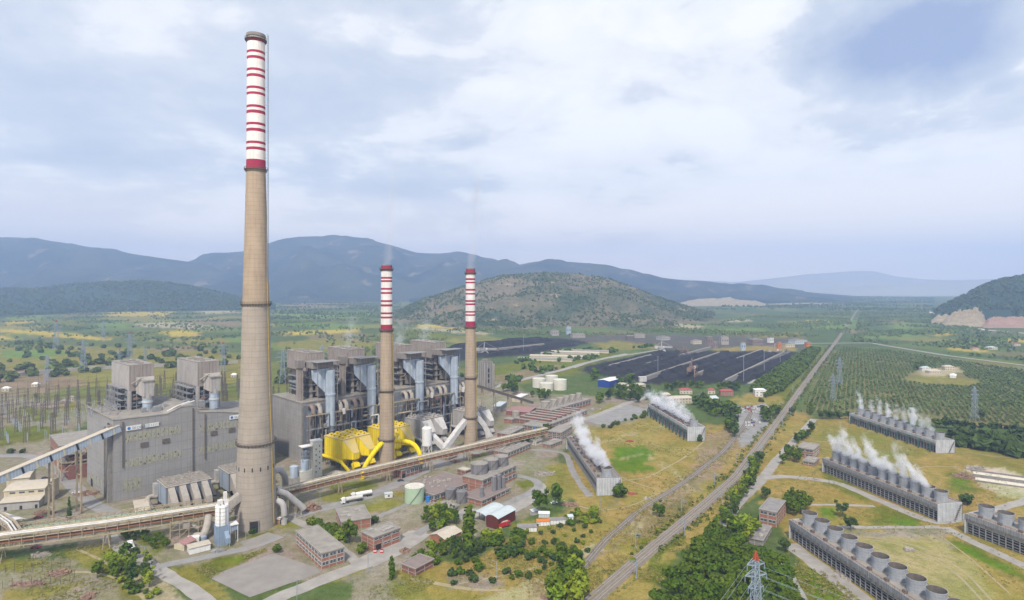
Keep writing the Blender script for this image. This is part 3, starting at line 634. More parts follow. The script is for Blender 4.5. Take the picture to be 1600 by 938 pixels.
# window panes: pale wired glass with broken dark ones
m, t, b = base_mat('pane_grid'); tc = t.new('ShaderNodeTexCoord')
sn = t.new('ShaderNodeVectorMath', operation='SNAP'); t.link(tc.outputs['Object'], sn.inputs[0]); sn.inputs[1].default_value = (.8, .8, 1.25)
wn = t.new('ShaderNodeTexWhiteNoise', noise_dimensions='3D'); t.link(sn.outputs[0], wn.inputs['Vector'])
oi = t.new('ShaderNodeObjectInfo'); wn2 = t.math('FRACT', t.math('ADD', wn.outputs[0], oi.outputs['Random']))
rr = t.ramp(wn2, [(0, (.31, .305, .235)), (.35, (.27, .268, .235)), (.6, (.345, .325, .225)), (.86, (.13, .13, .12)), (.93, (.25, .25, .24))]); rr.color_ramp.interpolation = 'CONSTANT'
t.link(rr.outputs[0], b.inputs['Base Color']); b.inputs['Roughness'].default_value = .4

def rect_from(p0, p1, p2, h):
    """near roof corner p0, corner p1 to its right, corner p2 to its left (photo pixels at height h) -> origin, heading, length, depth"""
    a, b_, c = G(*p0, h), G(*p1, h), G(*p2, h)
    d = (b_ - a); L = math.hypot(d.x, d.y); rz = math.atan2(d.y, d.x)
    W = (c.x - a.x) * -math.sin(rz) + (c.y - a.y) * math.cos(rz)
    return (a.x, a.y, 0), rz, L, W

# ---------------------------------------------------------------- striped chimneys
def chimney(name, label, X, Y, prof, bands, ring_z, shaft_mat, low_mat, z_split, top_grey=None, mast=None, door=None):
    root = thing(name, label, 'chimney', (X, Y, 0))
    zs = [p[1] for p in prof]; rs = [p[0] for p in prof]
    rad = lambda z: float(np.interp(z, zs, rs))
    def shell(nm, z0, z1, mt, grow=0.0, lab=None):
        n = max(1, int((z1 - z0) / 12)); pr = [(rad(z0 + (z1 - z0) * i / n) + grow, z0 + (z1 - z0) * i / n) for i in range(n + 1)]
        return MB().lathe(pr, 40).build(nm, mt, root, True, lab)
    zb0 = bands[-1][0]
    shell('shaft', 0, z_split, low_mat); shell('shaft', z_split + .01, zb0, shaft_mat)
    cur = zb0; allb = sorted([(b0, b1) for b0, b1 in bands])
    ztop = zs[-1] if top_grey is None else top_grey
    for b0, b1 in allb:
        if b0 > cur + .05: shell('white_band', cur, b0, 'white_paint')
        shell('red_band', b0, b1, 'red_paint'); cur = b1
    if cur < ztop - .1: shell('white_band', cur, ztop, 'white_paint')
    if top_grey: MB().lathe([(rad(ztop), ztop), (rad(ztop) + .4, ztop + .5), (rad(ztop) + .4, zs[-1]), (rad(ztop) - .7, zs[-1]), (rad(ztop) - .8, zs[-1] - 4)], 40, caps=False).build('rim', 'concrete_dark', root, True)
    else: MB().lathe([(rad(zs[-1]) + .15, zs[-1] - .6), (rad(zs[-1]) + .15, zs[-1] + .3), (rad(zs[-1]) - .6, zs[-1] + .3), (rad(zs[-1]) - .7, zs[-1] - 4)], 32, caps=False).build('rim', 'concrete_dark', root)
    MB().lathe([(rad(zs[-1]) - .75, zs[-1] - 3)] * 1 + [(.01, zs[-1] - 3)], 32, caps=False).build('flue', 'black_void', root)
    for z in ring_z:
        r = rad(z); g = MB().lathe([(r - .1, z), (r + 1.2, z), (r + 1.2, z + .25), (r - .1, z + .25)], 40, caps=False)
        for k in range(32):
            a_ = 2 * PI * k / 32; ca_, sa_ = math.cos(a_), math.sin(a_)
            g.bar(((r + 1.1) * ca_, (r + 1.1) * sa_, z), ((r + 1.1) * ca_, (r + 1.1) * sa_, z + 1.3), .12)
            g.bar((r * ca_, r * sa_, z - 1.5), ((r + 1.1) * ca_, (r + 1.1) * sa_, z), .2)
        g.lathe([(r + 1.05, z + 1.2), (r + 1.17, z + 1.2), (r + 1.17, z + 1.35), (r + 1.05, z + 1.35)], 40, caps=False)
        g.build('gallery', 'steel_dark', root)
    if mast:
        mt, az, z0, z1, off, wd = mast; mb = MB(); ca_, sa_ = math.cos(az), math.sin(az)
        n = int((z1 - z0) / 5); pts = []
        for i in range(n + 1):
            z = z0 + (z1 - z0) * i / n; rr_ = max(rad(z) + .7, off); pts.append((rr_ * ca_, rr_ * sa_, z))
        for s in (-1, 1): mb.tube([(x - sa_ * wd * s, y + ca_ * wd * s, z) for x, y, z in pts], .13, 4)
        for i in range(n):
            for k in range(4):
                f_ = k / 4; p = Vector(pts[i]).lerp(Vector(pts[i + 1]), f_); s_ = Vector((-sa_ * wd, ca_ * wd, 0)); mb.bar(p - s_, p + s_, .12)
            if i % 2 == 0: r0 = rad(pts[i][2]); mb.bar((r0 * ca_, r0 * sa_, pts[i][2]), pts[i], .15)
        mb.build('ladder', mt, root)
    if door:
        az, wd, hd = door; r = rad(1); q = MB(); a0 = az
        mt = q.box(-wd / 2, wd / 2, -.5, .3, 0, hd).build('door_opening', 'black_void', root); mt.location = (r * math.cos(a0), r * math.sin(a0), 0); mt.rotation_euler = (0, 0, a0 + PI / 2)
        fr = MB().box(-wd / 2 - .4, -wd / 2, -.6, .45, 0, hd + .4).box(wd / 2, wd / 2 + .4, -.6, .45, 0, hd + .4).box(-wd / 2, wd / 2, -.6, .45, hd, hd + .4).build('door_frame', 'concrete_dark', root)
        fr.location = mt.location; fr.rotation_euler = mt.rotation_euler
    return root, rad

YC = 350.0; k = YC / F; zc = lambda y: H - (y - HZ) * k
XC = (400 - CX) * k
big_bands = [(zc(a2), zc(a1)) for a1, a2 in ((62, 68), (82, 86), (91, 95.5), (110, 114), (119, 123.5), (138, 142), (147, 151), (167, 171), (175, 180), (194, 198), (203, 208), (223, 227), (232, 236.5), (251, 265))]
tall, tall_r = chimney('tall_chimney', 'by far the tallest chimney, tan concrete with red and white bands near its top', XC, YC,
    [(11.6, 0), (10.7, 22), (9.9, zc(690)), (8.4, zc(600)), (7.3, zc(475)), (6.2, zc(370)), (5.25, zc(266)), (5.0, zc(150)), (4.85, zc(55))],
    big_bands, [zc(690), zc(475), zc(266), zc(64)], 'chimney_shaft', 'chimney_low', zc(475), top_grey=zc(61), mast=('galvanised', R(-12), zc(440), zc(56), 7.6, .6), door=(R(-72), 4.2, 6.0))
mb = MB(); pts = []
for i in range(40):
    z = 2 + i * (zc(435) - 2) / 39; rr_ = tall_r(z) + .5; pts.append((rr_ * math.cos(R(-15)), rr_ * math.sin(R(-15)), z))
mb.tube(pts, .24, 6); mb.build('cable_duct', 'yellow_ladder', tall)
sl_ = MB()
for kk in range(12):
    a_ = R(kk * 30 + 8); r = tall_r(33) - .28; sl_.box(0, 0, 0, 0, 0, 0)
for kk in range(10):
    o = MB().box(-.3, .3, -.3, .12, 0, 2.2).build('vent_slot', 'black_void', tall); a_ = R(-150 + kk * 24); r = tall_r(34) - .02
    o.location = (r * math.cos(a_), r * math.sin(a_), 33); o.rotation_euler = (0, 0, a_ - PI / 2)
def mid_chimney(label, px, Y, bands, rings, az):
    k2 = Y / F; z2 = lambda y: H - (y - HZ) * k2
    top = z2(bands[0][0])
    return chimney('chimney', label, (px - CX) * k2, Y, [(5.5, 0), (5.2, z2(680)), (4.75, z2(600)), (4.2, z2(515)), (3.95, top)], [(z2(a2), z2(a1)) for a1, a2 in bands],
        [z2(r) for r in rings], 'chimney_shaft', 'chimney_shaft', z2(640), mast=('yellow_ladder', R(az), 3, z2(520), 0, .38))
ch2, _ = mid_chimney('shorter red and white banded chimney standing among the yellow filter houses', 604, 445, ((414.5, 423), (433, 436), (438, 441), (450, 453), (456.5, 459.5), (469, 472), (475.5, 479), (488, 491), (494.5, 497.5), (507, 517)), (610, 686, 516, 421), -12)
ch3, _ = mid_chimney('shorter red and white banded chimney standing beside the dusty white filters', 735, 520, ((420, 428), (435, 438), (440.5, 443), (451.5, 454.5), (458, 460.5), (469, 472), (474, 477), (486, 488.5), (491, 493.5), (502, 510.5)), (590, 652, 511, 427), -12)

# ---------------------------------------------------------------- west boiler hall
RZ1 = R(48); O1 = G(177, 786)
hall = thing('boiler_hall', 'long grey clad boiler hall behind the tallest chimney, two white signs on its wall', 'building', O1, RZ1)
D1 = 60
prof = [(0, 52), (31, 51), (40, 54.5), (50, 54), (50.6, 49), (66, 47), (80, 44), (104, 42.5)]
MB().extr([(0, 0, 0)] + [(104, 0, 0)] + [(x, 0, z) for x, z in prof[::-1]], (0, D1, 0)).build('wall', 'grey_cladding', hall)
mb = MB()
for (x0, z0), (x1, z1) in zip(prof[:-1], prof[1:]):
    mb.extr([(x0, -.25, z0 + .02), (x1, -.25, z1 + .02), (x1, -.25, z1 + .55), (x0, -.25, z0 + .55)], (0, .9, 0))
mb.box(-.3, .5, -.25, D1 + .3, 52, 52.9); mb.build('parapet', 'roof_felt', hall)
MB().extr([(x, .8, z + .06) for x, z in prof] + [(x, .8, z - .5) for x, z in prof[::-1]], (0, D1 - 1, 0)).build('roof', 'roof_felt', hall)
wm = MB().box(-1.15, 1.15, -.12, .1, 0, 5.2).mesh('window', 'pane_grid')
def windows(me, par, xs, z, y=0.0, rz=0.0, name='window'):
    for x in xs:
        o = link(name, me, par, loc=(x, y, z)); o.rotation_euler = (0, 0, rz)
windows(wm, hall, [7.4 + 2.6 * i for i in range(13)], 37); windows(wm, hall, [7.4 + 2.6 * i for i in range(13)], 20.5)
windows(wm, hall, [53 + 2.6 * i for i in range(11)], 35); windows(wm, hall, [53 + 2.6 * i for i in range(11)], 20)
wl = MB().box(-1.15, 1.15, -.12, .1, 0, 8).mesh('window', 'pane_grid'); windows(wl, hall, [6.8, 9.4, 12, 14.6], 5)
for x, z in ((17.5, 32), (30.5, 32), (61.5, 31.5), (74, 31.5)):
    o = MB().box(-2.2, 2.2, -.5, .1, 0, 3).build('louvre', 'steel_dark', hall); o.location = (x, 0, z)
for x, z0, z1 in ((5.2, 21, 50.5), (47.5, 8, 53), (55.5, 16, 47.5)): MB().bar((x, -.5, z0), (x, -.5, z1), .6).build('downpipe', 'steel_dark', hall)
mb = MB()
for y in (4, 9.5, 15.5): mb.box(-1.2, 0, y, y + .7, 0, 46)
mb.box(-2.4, -.02, 1.5, 3.9, 0, 49); mb.build('pilaster', 'concrete_dark', hall)
MB().box(-.15, .1, 6, 12, 44.5, 49).build('opening', 'black_void', hall)
mb = MB()
for y in range(16, 56, 7): mb.box(-.12, .1, y, y + 4, 3, 9)
mb.build('low_window_band', 'pane_grid', hall)
MB().box(-.2, .1, 10, 14, 0, 5).build('gate', 'black_void', hall); MB().box(-.2, .1, 46, 50, 0, 5).build('gate', 'black_void', hall)
def sign(par, x, z, wd, hd, kind):
    s = MB().box(0, wd, -.55, -.25, 0, hd).build('sign_board', 'white_clean', par); s.location = (x, 0, z)
    if kind == 'emblem':
        e_ = MB(); e_.lathe([(hd * .33, 0), (hd * .33, .06)], 20); o = e_.build('emblem', 'bright_blue', s); o.location = (hd * .55, -.55, hd * .5); o.rotation_euler = (R(90), 0, 0)
        cu = bpy.data.curves.new('sign_lettering', 'FONT'); cu.body = 'ŠKODA'; cu.size = hd * .78; cu.extrude = .02; cu.space_character = 1.05
        tmp = bpy.data.objects.new('lettering', cu); COL.objects.link(tmp); bpy.context.view_layer.update(); tme = bpy.data.meshes.new_from_object(tmp.evaluated_get(bpy.context.evaluated_depsgraph_get())); bpy.data.objects.remove(tmp)
        tme.materials.clear(); tme.materials.append(M['blue_dark']); to = link('sign_lettering', tme, s); to.location = (hd * 1.15, -.58, hd * .16); to.rotation_euler = (R(90), 0, 0)
    else:
        MB().box(0, hd * 1.1, -.62, -.56, 0, hd).build('pale_panel', 'tin_pale', s)
        q = MB(); x_ = hd * 1.45
        for hgt, w_ in ((.7, .3), (.7, .42), (.7, .3), (.7, .42), (.7, .5), (.75, .28)):
            q.box(x_, x_ + w_ * .55, -.6, -.56, hd * .15, hd * (.15 + hgt)); x_ += w_ + .75
        q.build('sign_lettering', 'blue_dark', s)
sign(hall, 7.0, 44.2, 8.6, 2.9, 'emblem'); sign(hall, 18.0, 44.4, 8.2, 2.4, 'plain')
sign(hall, 72.3, 40.6, 8.6, 2.9, 'emblem')

def lattice(mb, x0, x1, y0, y1, z0, z1, nx, ny, nz, w_=.45, diag=True, floors=True):
    xs = [x0 + (x1 - x0) * i / nx for i in range(nx + 1)]; ys = [y0 + (y1 - y0) * i / ny for i in range(ny + 1)]; zs = [z0 + (z1 - z0) * i / nz for i in range(nz + 1)]
    for x in xs:
        for y in ys:
            if x in (x0, x1) or y in (y0, y1): mb.box(x - w_ / 2, x + w_ / 2, y - w_ / 2, y + w_ / 2, z0, z1)
    for z in zs[1:]:
        for x in (x0, x1): mb.box(x - w_ / 3, x + w_ / 3, y0, y1, z - w_, z)
        for y in (y0, y1): mb.box(x0, x1, y - w_ / 3, y + w_ / 3, z - w_, z)
    if diag:
        for i in range(nz):
            for j in range(nx):
                if (i + j) % 2: mb.bar((xs[j], y0, zs[i]), (xs[j + 1], y0, zs[i + 1]), w_ * .6)
            for j in range(ny):
                if (i + j) % 2 == 0: mb.bar((x0, ys[j], zs[i]), (x0, ys[j + 1], zs[i + 1]), w_ * .6)
    return mb

def boiler_west(label, px, py, Y, z0):
    zt = H - (py - HZ) * Y / F; P = AT(px, Y); zb = zt - 17.5
    r = thing('boiler_tower', label, 'boiler tower', (P.x, P.y, z0), RZ1); zt -= z0; zb -= z0
    W, D = 15.5, 40
    b_ = MB().extr([(0, 0, zb), (0, 0, zt), (0, D, zt), (0, D, zb)], (W, 0, 0)); b_.build('top_casing', 'boiler_pale', r)
    MB().box(0.2, W - .2, -.14, -.02, zb, zt - .1).build('front_panel', 'boiler_brown', r)
    rf = MB().box(-.2, W + .2, -.2, D + .2, zt, zt + .4)
    for i in range(9): rf.box(1 + random.random() * 11, 3 + random.random() * 11, 2 + i * 4, 3.6 + i * 4, zt + .4, zt + 1.1)
    rf.build('roof', 'roof_felt', r)
    fr = lattice(MB(), -1, W + .5, .5, D, 0, zb, 3, 8, 5, .5); fr.build('steel_frame', 'steel_grey', r)
    pl = MB()
    for i in range(4):
        z = 2.6 + i * 4.2; pl.box(-6 + .4 * i, -1, 4, D - 6, z, z + .3)
        for q in range(9): pl.bar((-6 + .4 * i, 4 + q * 3.7, z), (-6 + .4 * i, 4 + q * 3.7, z + 1.2), .14)
        pl.bar((-6 + .4 * i, 4, z + 1.2), (-6 + .4 * i, D - 6, z + 1.2), .16); pl.bar((-6, 4 + 3 * i, 0), (-6, 6 + 3 * i, z), .25)
    for q in range(5):
        y = 4 + q * 6.5; pl.box(-6.1, -5.8, y, y + .3, 0, 16); pl.bar((-6, y, 0), (-6, y + 6.5, 5), .25); pl.bar((-6, y + 6.5, 5), (-6, y, 10), .25)
    pl.build('platforms', 'steel_grey', r)
    core = MB().box(1.5, W - 1.5, 4, D - 2, 0, zb - .05)
    for i in range(12):
        x = random.uniform(.5, W - 2); z = random.uniform(1, zb - 3); core.box(x, x + random.uniform(1, 3), 1 + random.random() * 2, 4, z, z + random.uniform(.6, 2))
    core.build('boiler_core', 'blue_dark', r)
    MB().box(-.9, 1.3, -.4, 1.4, 0, zb).build('column', 'boiler_pale', r)
    MB().box(W - .8, W + .6, -.4, 1.2, 0, zb).build('column', 'duct_grey', r)
    cx, cy_ = 10.0, -4.2; zk = zb - 1.5
    hp = MB(); top = [(4.2, -.15, zb + 9), (14.6, -.15, zb + 9), (14.6, -.15, zb + 1), (4.2, -.15, zb + 1)]
    hp.add([(4.2, -.2, zb + 9), (14.9, -.2, zb + 9), (14.9, -.2, zb - 2), (4.2, -.2, zb - 2), (cx - 3.3, cy_ - 3, zb + 6.5), (cx + 3.3, cy_ - 3, zb + 6.5), (cx + 3.3, cy_ - 3, zb - 4), (cx - 3.3, cy_ - 3, zb - 4)],
           [(0, 1, 5, 4), (1, 2, 6, 5), (2, 3, 7, 6), (3, 0, 4, 7), (4, 5, 6, 7)])
    hp.build('hopper', 'boiler_pale', r)
    for sx_ in (4.4, 14.6): MB().tube([(sx_ + (-3 if sx_ < 8 else 1), -.8, zb + 5), (cx + (-3.4 if sx_ < 8 else 3.4), -6, zb + 9.5), (cx + (-3 if sx_ < 8 else 3), -7.4, zb + 7)], .55, 6).build('strut', 'duct_grey', r)
    MB().box(cx - 4, cx + 4.2, -7.9, -.3, zb + 6.6, zb + 7.4).build('collar', 'duct_grey', r)
    MB().cyl((cx, cy_, zk - 4), 3.35, 3.2, 20).build('duct', 'boiler_pale', r, True)
    MB().lathe([(3.1, 0), (3.1, zk - 4)], 20, (cx, cy_, 0)).build('duct', 'blue_metal', r, True)
    MB().lathe([(3.5, zk * .42), (3.5, zk * .42 + 1.2)], 20, (cx, cy_, 0)).build('flange', 'dust_white', r)
    for i, cc in enumerate(('red_bright', 'galvanised')):
        MB().box(2.6 + 3 * i, 5.4 + 3 * i, -.8, 1.2, 7 - 3 * i, 8.6 - 3 * i).build('machinery', 'rust_scrap' if i == 0 else cc, r)
    return r
boiler_west('left one of two pale boiler towers above the hall behind the tallest chimney', 201.8, 572, 419, 51)
boiler_west('right one of two pale boiler towers above the hall behind the tallest chimney', 308.6, 567, 444, 47)
# clutter on the roof edges
mb = MB()
for i in range(16):
    x, y = random.uniform(20, 60), random.uniform(5, 25); mb.box(x, x + random.uniform(1, 5), y, y + random.uniform(1, 4), 50, 53 + random.random() * 2)
for i in range(8): mb.bar((random.uniform(0, 12), 20 + i * 4, 52), (random.uniform(0, 12), 24 + i * 4, 58 - i * .3), .4)
lattice(mb, -3, 13, 34, 58, 50, 56, 3, 4, 1, .4); mb.build('roof_equipment', 'steel_grey', hall)
for x in (33, 36): MB().tube([(x, -.3 + 6, 52), (x + 6, 4, 55), (x + 14, 4, 57)], .5, 6).build('roof_pipe', 'pipe_silver', hall)

# ---------------------------------------------------------------- east boiler house: four boilers, arched ducts
RZ2 = R(45); O2 = Vector((-163.6, 472, 0))
h2 = thing('boiler_house', 'darker boiler house with arched ducts down its front, behind the yellow filter houses', 'building', O2, RZ2)
L2, D2, H2 = 172, 52, 45.5
MB().box(0, L2, 0, D2, 0, H2).build('wall', 'grey_cladding_plain', h2)
MB().box(-.4, L2 + .4, -.4, D2 + .4, H2 + .02, H2 + .9).build('roof', 'roof_felt', h2)
MB().box(.5, L2, -.35, -.03, 2, H2 - 2).build('front_recess', 'blue_dark', h2)
MB().box(-.02, 1.6, -.9, -.05, 0, H2).build('corner_pier', 'concrete_dark', h2)
am = None
for ci, c in enumerate((21, 58, 108, 146)):
    for j, of in enumerate((-14.5, -8.7, 9.0, 14.2)):
        x = c + of; rusty = (ci == 1 and j < 2) or (ci == 0 and j == 0)
        o = MB().tube([(x, 1, 40), (x, -1.5, 43), (x, -4.2, 43.5), (x, -6.5, 41.5), (x, -7.2, 38), (x, -7.2, 15), (x, -5, 11)], (1.7, 1.5), 10).build('arched_duct', 'duct_dark' if rusty else 'duct_grey', h2, True, label='rusty brown arched duct' if rusty else None)
        MB().box(x - 1.5, x + 1.5, -5.6, -.4, 14, 37).build('duct_casing', 'blue_dark' if j % 2 else 'tank_grey', h2)
    MB().lathe([(3.5, 6), (3.5, 22), (3.9, 22.2), (3.9, 23), (3.5, 23.2), (3.5, 26)], 20, (c, -6.5, 0)).build('stack_foot', 'blue_dark', h2, True)
for z, y0 in ((36.5, -9.5), (26, -10), (18, -10.5), (10, -11)):
    g = MB().box(0, L2 - 6, y0, y0 + 2.0, z, z + .3)
    for i in range(57): g.bar((i * 2.95, y0, z), (i * 2.95, y0, z + 1.1), .12)
    g.bar((0, y0, z + 1.1), (L2 - 6, y0, z + 1.1), .16).bar((0, y0, z + .6), (L2 - 6, y0, z + .6), .12)
    g.build('walkway', 'beige_steel' if z > 30 else 'steel_grey', h2)
st = MB()
for i in range(29):
    x = 1 + i * 5.8; st.box(x - .25, x + .25, -10.2, -9.7, 0, 36.5)
    if i % 2 == 0 and i < 28: st.bar((x, -9.9, 10), (x + 5.8, -9.9, 18), .25).bar((x + 5.8, -9.9, 18), (x, -9.9, 26), .25)
st.build('scaffold', 'steel_dark', h2)
for x, z in ((30, 34.5), (70, 37), (118, 36), (155, 36.5)): MB().box(x, x + 1.8, -11, -9.2, z, z + 4.5).build('lift_cabin', 'white_paint', h2)
mb = MB()
for i in range(70):
    x, y, z = random.uniform(2, 160), random.uniform(-9, -1), random.choice((4, 10.3, 18.3, 26.3)); s_ = random.uniform(.8, 2.6)
    mb.box(x, x + s_ * 1.6, y, y + s_, z, z + s_)
mb.build('machinery', 'duct_grey', h2)
mb = MB()
for i in range(40):
    x, z = random.uniform(0, 155), random.choice((6, 13, 21, 29, 33)); l = random.uniform(5, 16); mb.bar((x, -8.3, z), (x + l, -8.3, z), .55, None, 6)
mb.build('pipe_runs', 'beige_steel', h2)
for i in range(46):
    x, z, y = random.uniform(0, 160), random.uniform(10, 40), random.uniform(-11.5, -8); l = random.uniform(3, 14); rr_ = random.choice((.35, .5, .8))
    pts_ = [(x, y, z), (x + l, y, z), (x + l + .6, y, z - 1.2), (x + l + .6, y, z - random.uniform(4, 14))] if i % 2 else [(x, y, z), (x, y, z - random.uniform(5, 18)), (x + random.uniform(-4, 4), y, max(1, z - 20))]
    MB().tube(pts_, rr_, 6).build('pipe', random.choice(('duct_grey', 'beige_steel', 'pipe_silver', 'pipe_rust', 'galvanised')), h2)

def boiler_east(label, x, steam_dirt, left_pier=True):
    P = O2 + Vector((math.cos(RZ2) * x - math.sin(RZ2) * 13, math.sin(RZ2) * x + math.cos(RZ2) * 13, 0))
    z0 = H2 + .9; r = thing('boiler_tower', label, 'boiler tower', (P.x, P.y, z0), RZ2); zb, zt = 21.5, 36; W, D = 14.5, 38
    MB().box(0, W, 0, D, zb, zt).build('top_casing', 'boiler_brown', r)
    rf = MB().box(-.2, W + .2, -.2, D + .2, zt, zt + .4)
    for i in range(7): rf.box(1 + random.random() * 9, 4 + random.random() * 9, 2 + i * 5, 4 + i * 5, zt + .4, zt + 1.2)
    rf.build('roof', 'roof_felt', r)
    lattice(MB(), 0, W + 12, 1, D, 0, zb, 4, 7, 5, .5).build('steel_frame', 'steel_dark', r)
    core = MB().box(2, W + 9, 5, D - 3, 0, zb - .05); core.build('boiler_core', 'blue_dark', r)
    pp = MB()
    for i in range(10):
        z = random.uniform(2, 19); y = random.uniform(1.5, 4); x0 = random.uniform(0, 8); pp.tube([(x0, y, z), (x0 + random.uniform(3, 9), y, z), (x0 + 9, y, z + random.uniform(-4, 4))], .5, 6)
    for i in range(8): z = random.uniform(2, 19); pp.tube([(-.4, random.uniform(4, 20), z), (-.4, random.uniform(20, 34), z)], .45, 6)
    pp.build('pipes', 'galvanised', r)
    for i in range(3):
        z = 5 + i * 5.5; g = MB().box(-2.6, W + 13, -2.4, .6, z, z + .3).box(-2.6, .2, -2.4, D * .8, z, z + .3)
        for q in range(13): g.bar((-2.6 + q * 2.5, -2.4, z), (-2.6 + q * 2.5, -2.4, z + 1.1), .12); g.bar((-2.6, -2.4 + q * 2.4, z), (-2.6, -2.4 + q * 2.4, z + 1.1), .12)
        g.bar((-2.6, -2.4, z + 1.1), (W + 13, -2.4, z + 1.1), .14).bar((-2.6, -2.4, z + 1.1), (-2.6, D * .8, z + 1.1), .14); g.build('platform', 'steel_grey', r)
    for i in range(9):
        a_, z, y = random.uniform(-1.5, W + 9), random.uniform(1, 17), random.uniform(-3.4, -.8); s_ = random.uniform(.8, 2.2)
        if i % 3: MB().tube([(a_, y, z), (a_ + random.uniform(2, 7), y, z), (a_ + 7, y, z + random.uniform(-5, 5)), (a_ + 7, y + 3, z + random.uniform(-5, 5))], random.uniform(.3, .7), 6).build('pipe', random.choice(('duct_grey', 'pipe_silver', 'pipe_rust', 'beige_steel')), r)
        else: MB().box(a_, a_ + s_ * 1.8, y, y + s_, z, z + s_ * 1.6).build('machinery', random.choice(('duct_grey', 'blue_dark', 'boiler_cladding', 'rust_scrap')), r)
    MB().box(W - 1, W + 11, 6, 24, zb - 5, zb + 3).build('back_duct', 'boiler_cladding', r); MB().tube([(W + 9, 2, 2), (W + 9, 2, 17), (W + 6, 5, 20)], 1.3, 10).build('riser_duct', 'duct_grey', r, True)
    MB().tube([(W + 13, 3, 0), (W + 13, 3, 14), (W + 11, 6, 17)], 1.0, 10).build('riser_duct', 'duct_dark', r, True)
    MB().box(1, 3.2, -1.5, .8, 0, zb).build('column', 'duct_grey', r)
    MB().box(6, 18, -6, 0, 1.5, 9.5).build('lower_casing', 'boiler_cladding', r)
    if left_pier:
        MB().box(-11, -7, -6, -2, -2, 26).build('pier_duct', 'boiler_brown', r); MB().box(-12, -6, -7, -1, 26, 32).build('pier_cap', 'boiler_cladding', r)
        MB().box(-7, 0, -4.5, -3.5, 17, 18).build('tie', 'steel_dark', r)
    cx, cy_ = 9 + 0.0, -19.5
    d = MB().lathe([(3.7, -20), (3.7, 4), (4.15, 4.2), (4.15, 5.4), (3.7, 5.6), (3.7, 24)], 24, (cx, cy_, 0)); d.build('gas_duct', 'blue_metal', r, True)
    hp = MB().add([(W - .5, -.2, zt - 6), (W - .5, 10, zt - 6), (W - .5, 10, zb - 6), (W - .5, -.2, zb - 6), (0, 0, 0)], [])
    # flat-sided breeching from the casing down to the round duct
    hp = MB().extr([(-4.5, -14.5, 24.5), (cx, cy_ + 1, 25.5), (cx, cy_ + 1, 2), (-3.8, -14.5, 17)], (2.5, 5.5, 0)); hp.build('breeching', 'blue_metal', r)
    MB().box(-4.4, cx + 4, -17, 0, 25.6, 30.5).build('breeching_top', 'boiler_cladding', r)
    g = MB().box(-5, cx + 6, -24.5, -14, 31, 31.3)
    for i in range(9): g.bar((-5 + i * 2.4, -24.5, 31), (-5 + i * 2.4, -24.5, 32.2), .12)
    g.bar((-5, -24.5, 32.2), (cx + 6, -24.5, 32.2), .15)
    for xx_ in (-3, cx + 4.6): g.box(xx_, xx_ + .4, -22, -21.6, 0, 31)
    g.build('platform', 'steel_grey', r)
    return r
boiler_east('first brown boiler tower of the darker house, standing right of the tallest chimney', 12, 0)
boiler_east('second brown boiler tower of the darker house, left of the yellow chimney ladder', 49.5, 0)
boiler_east('third brown boiler tower of the darker house, steaming just right of the middle chimney', 99, 0, False)
boiler_east('fourth brown boiler tower of the darker house, left of the rightmost chimney', 139, 0, False)

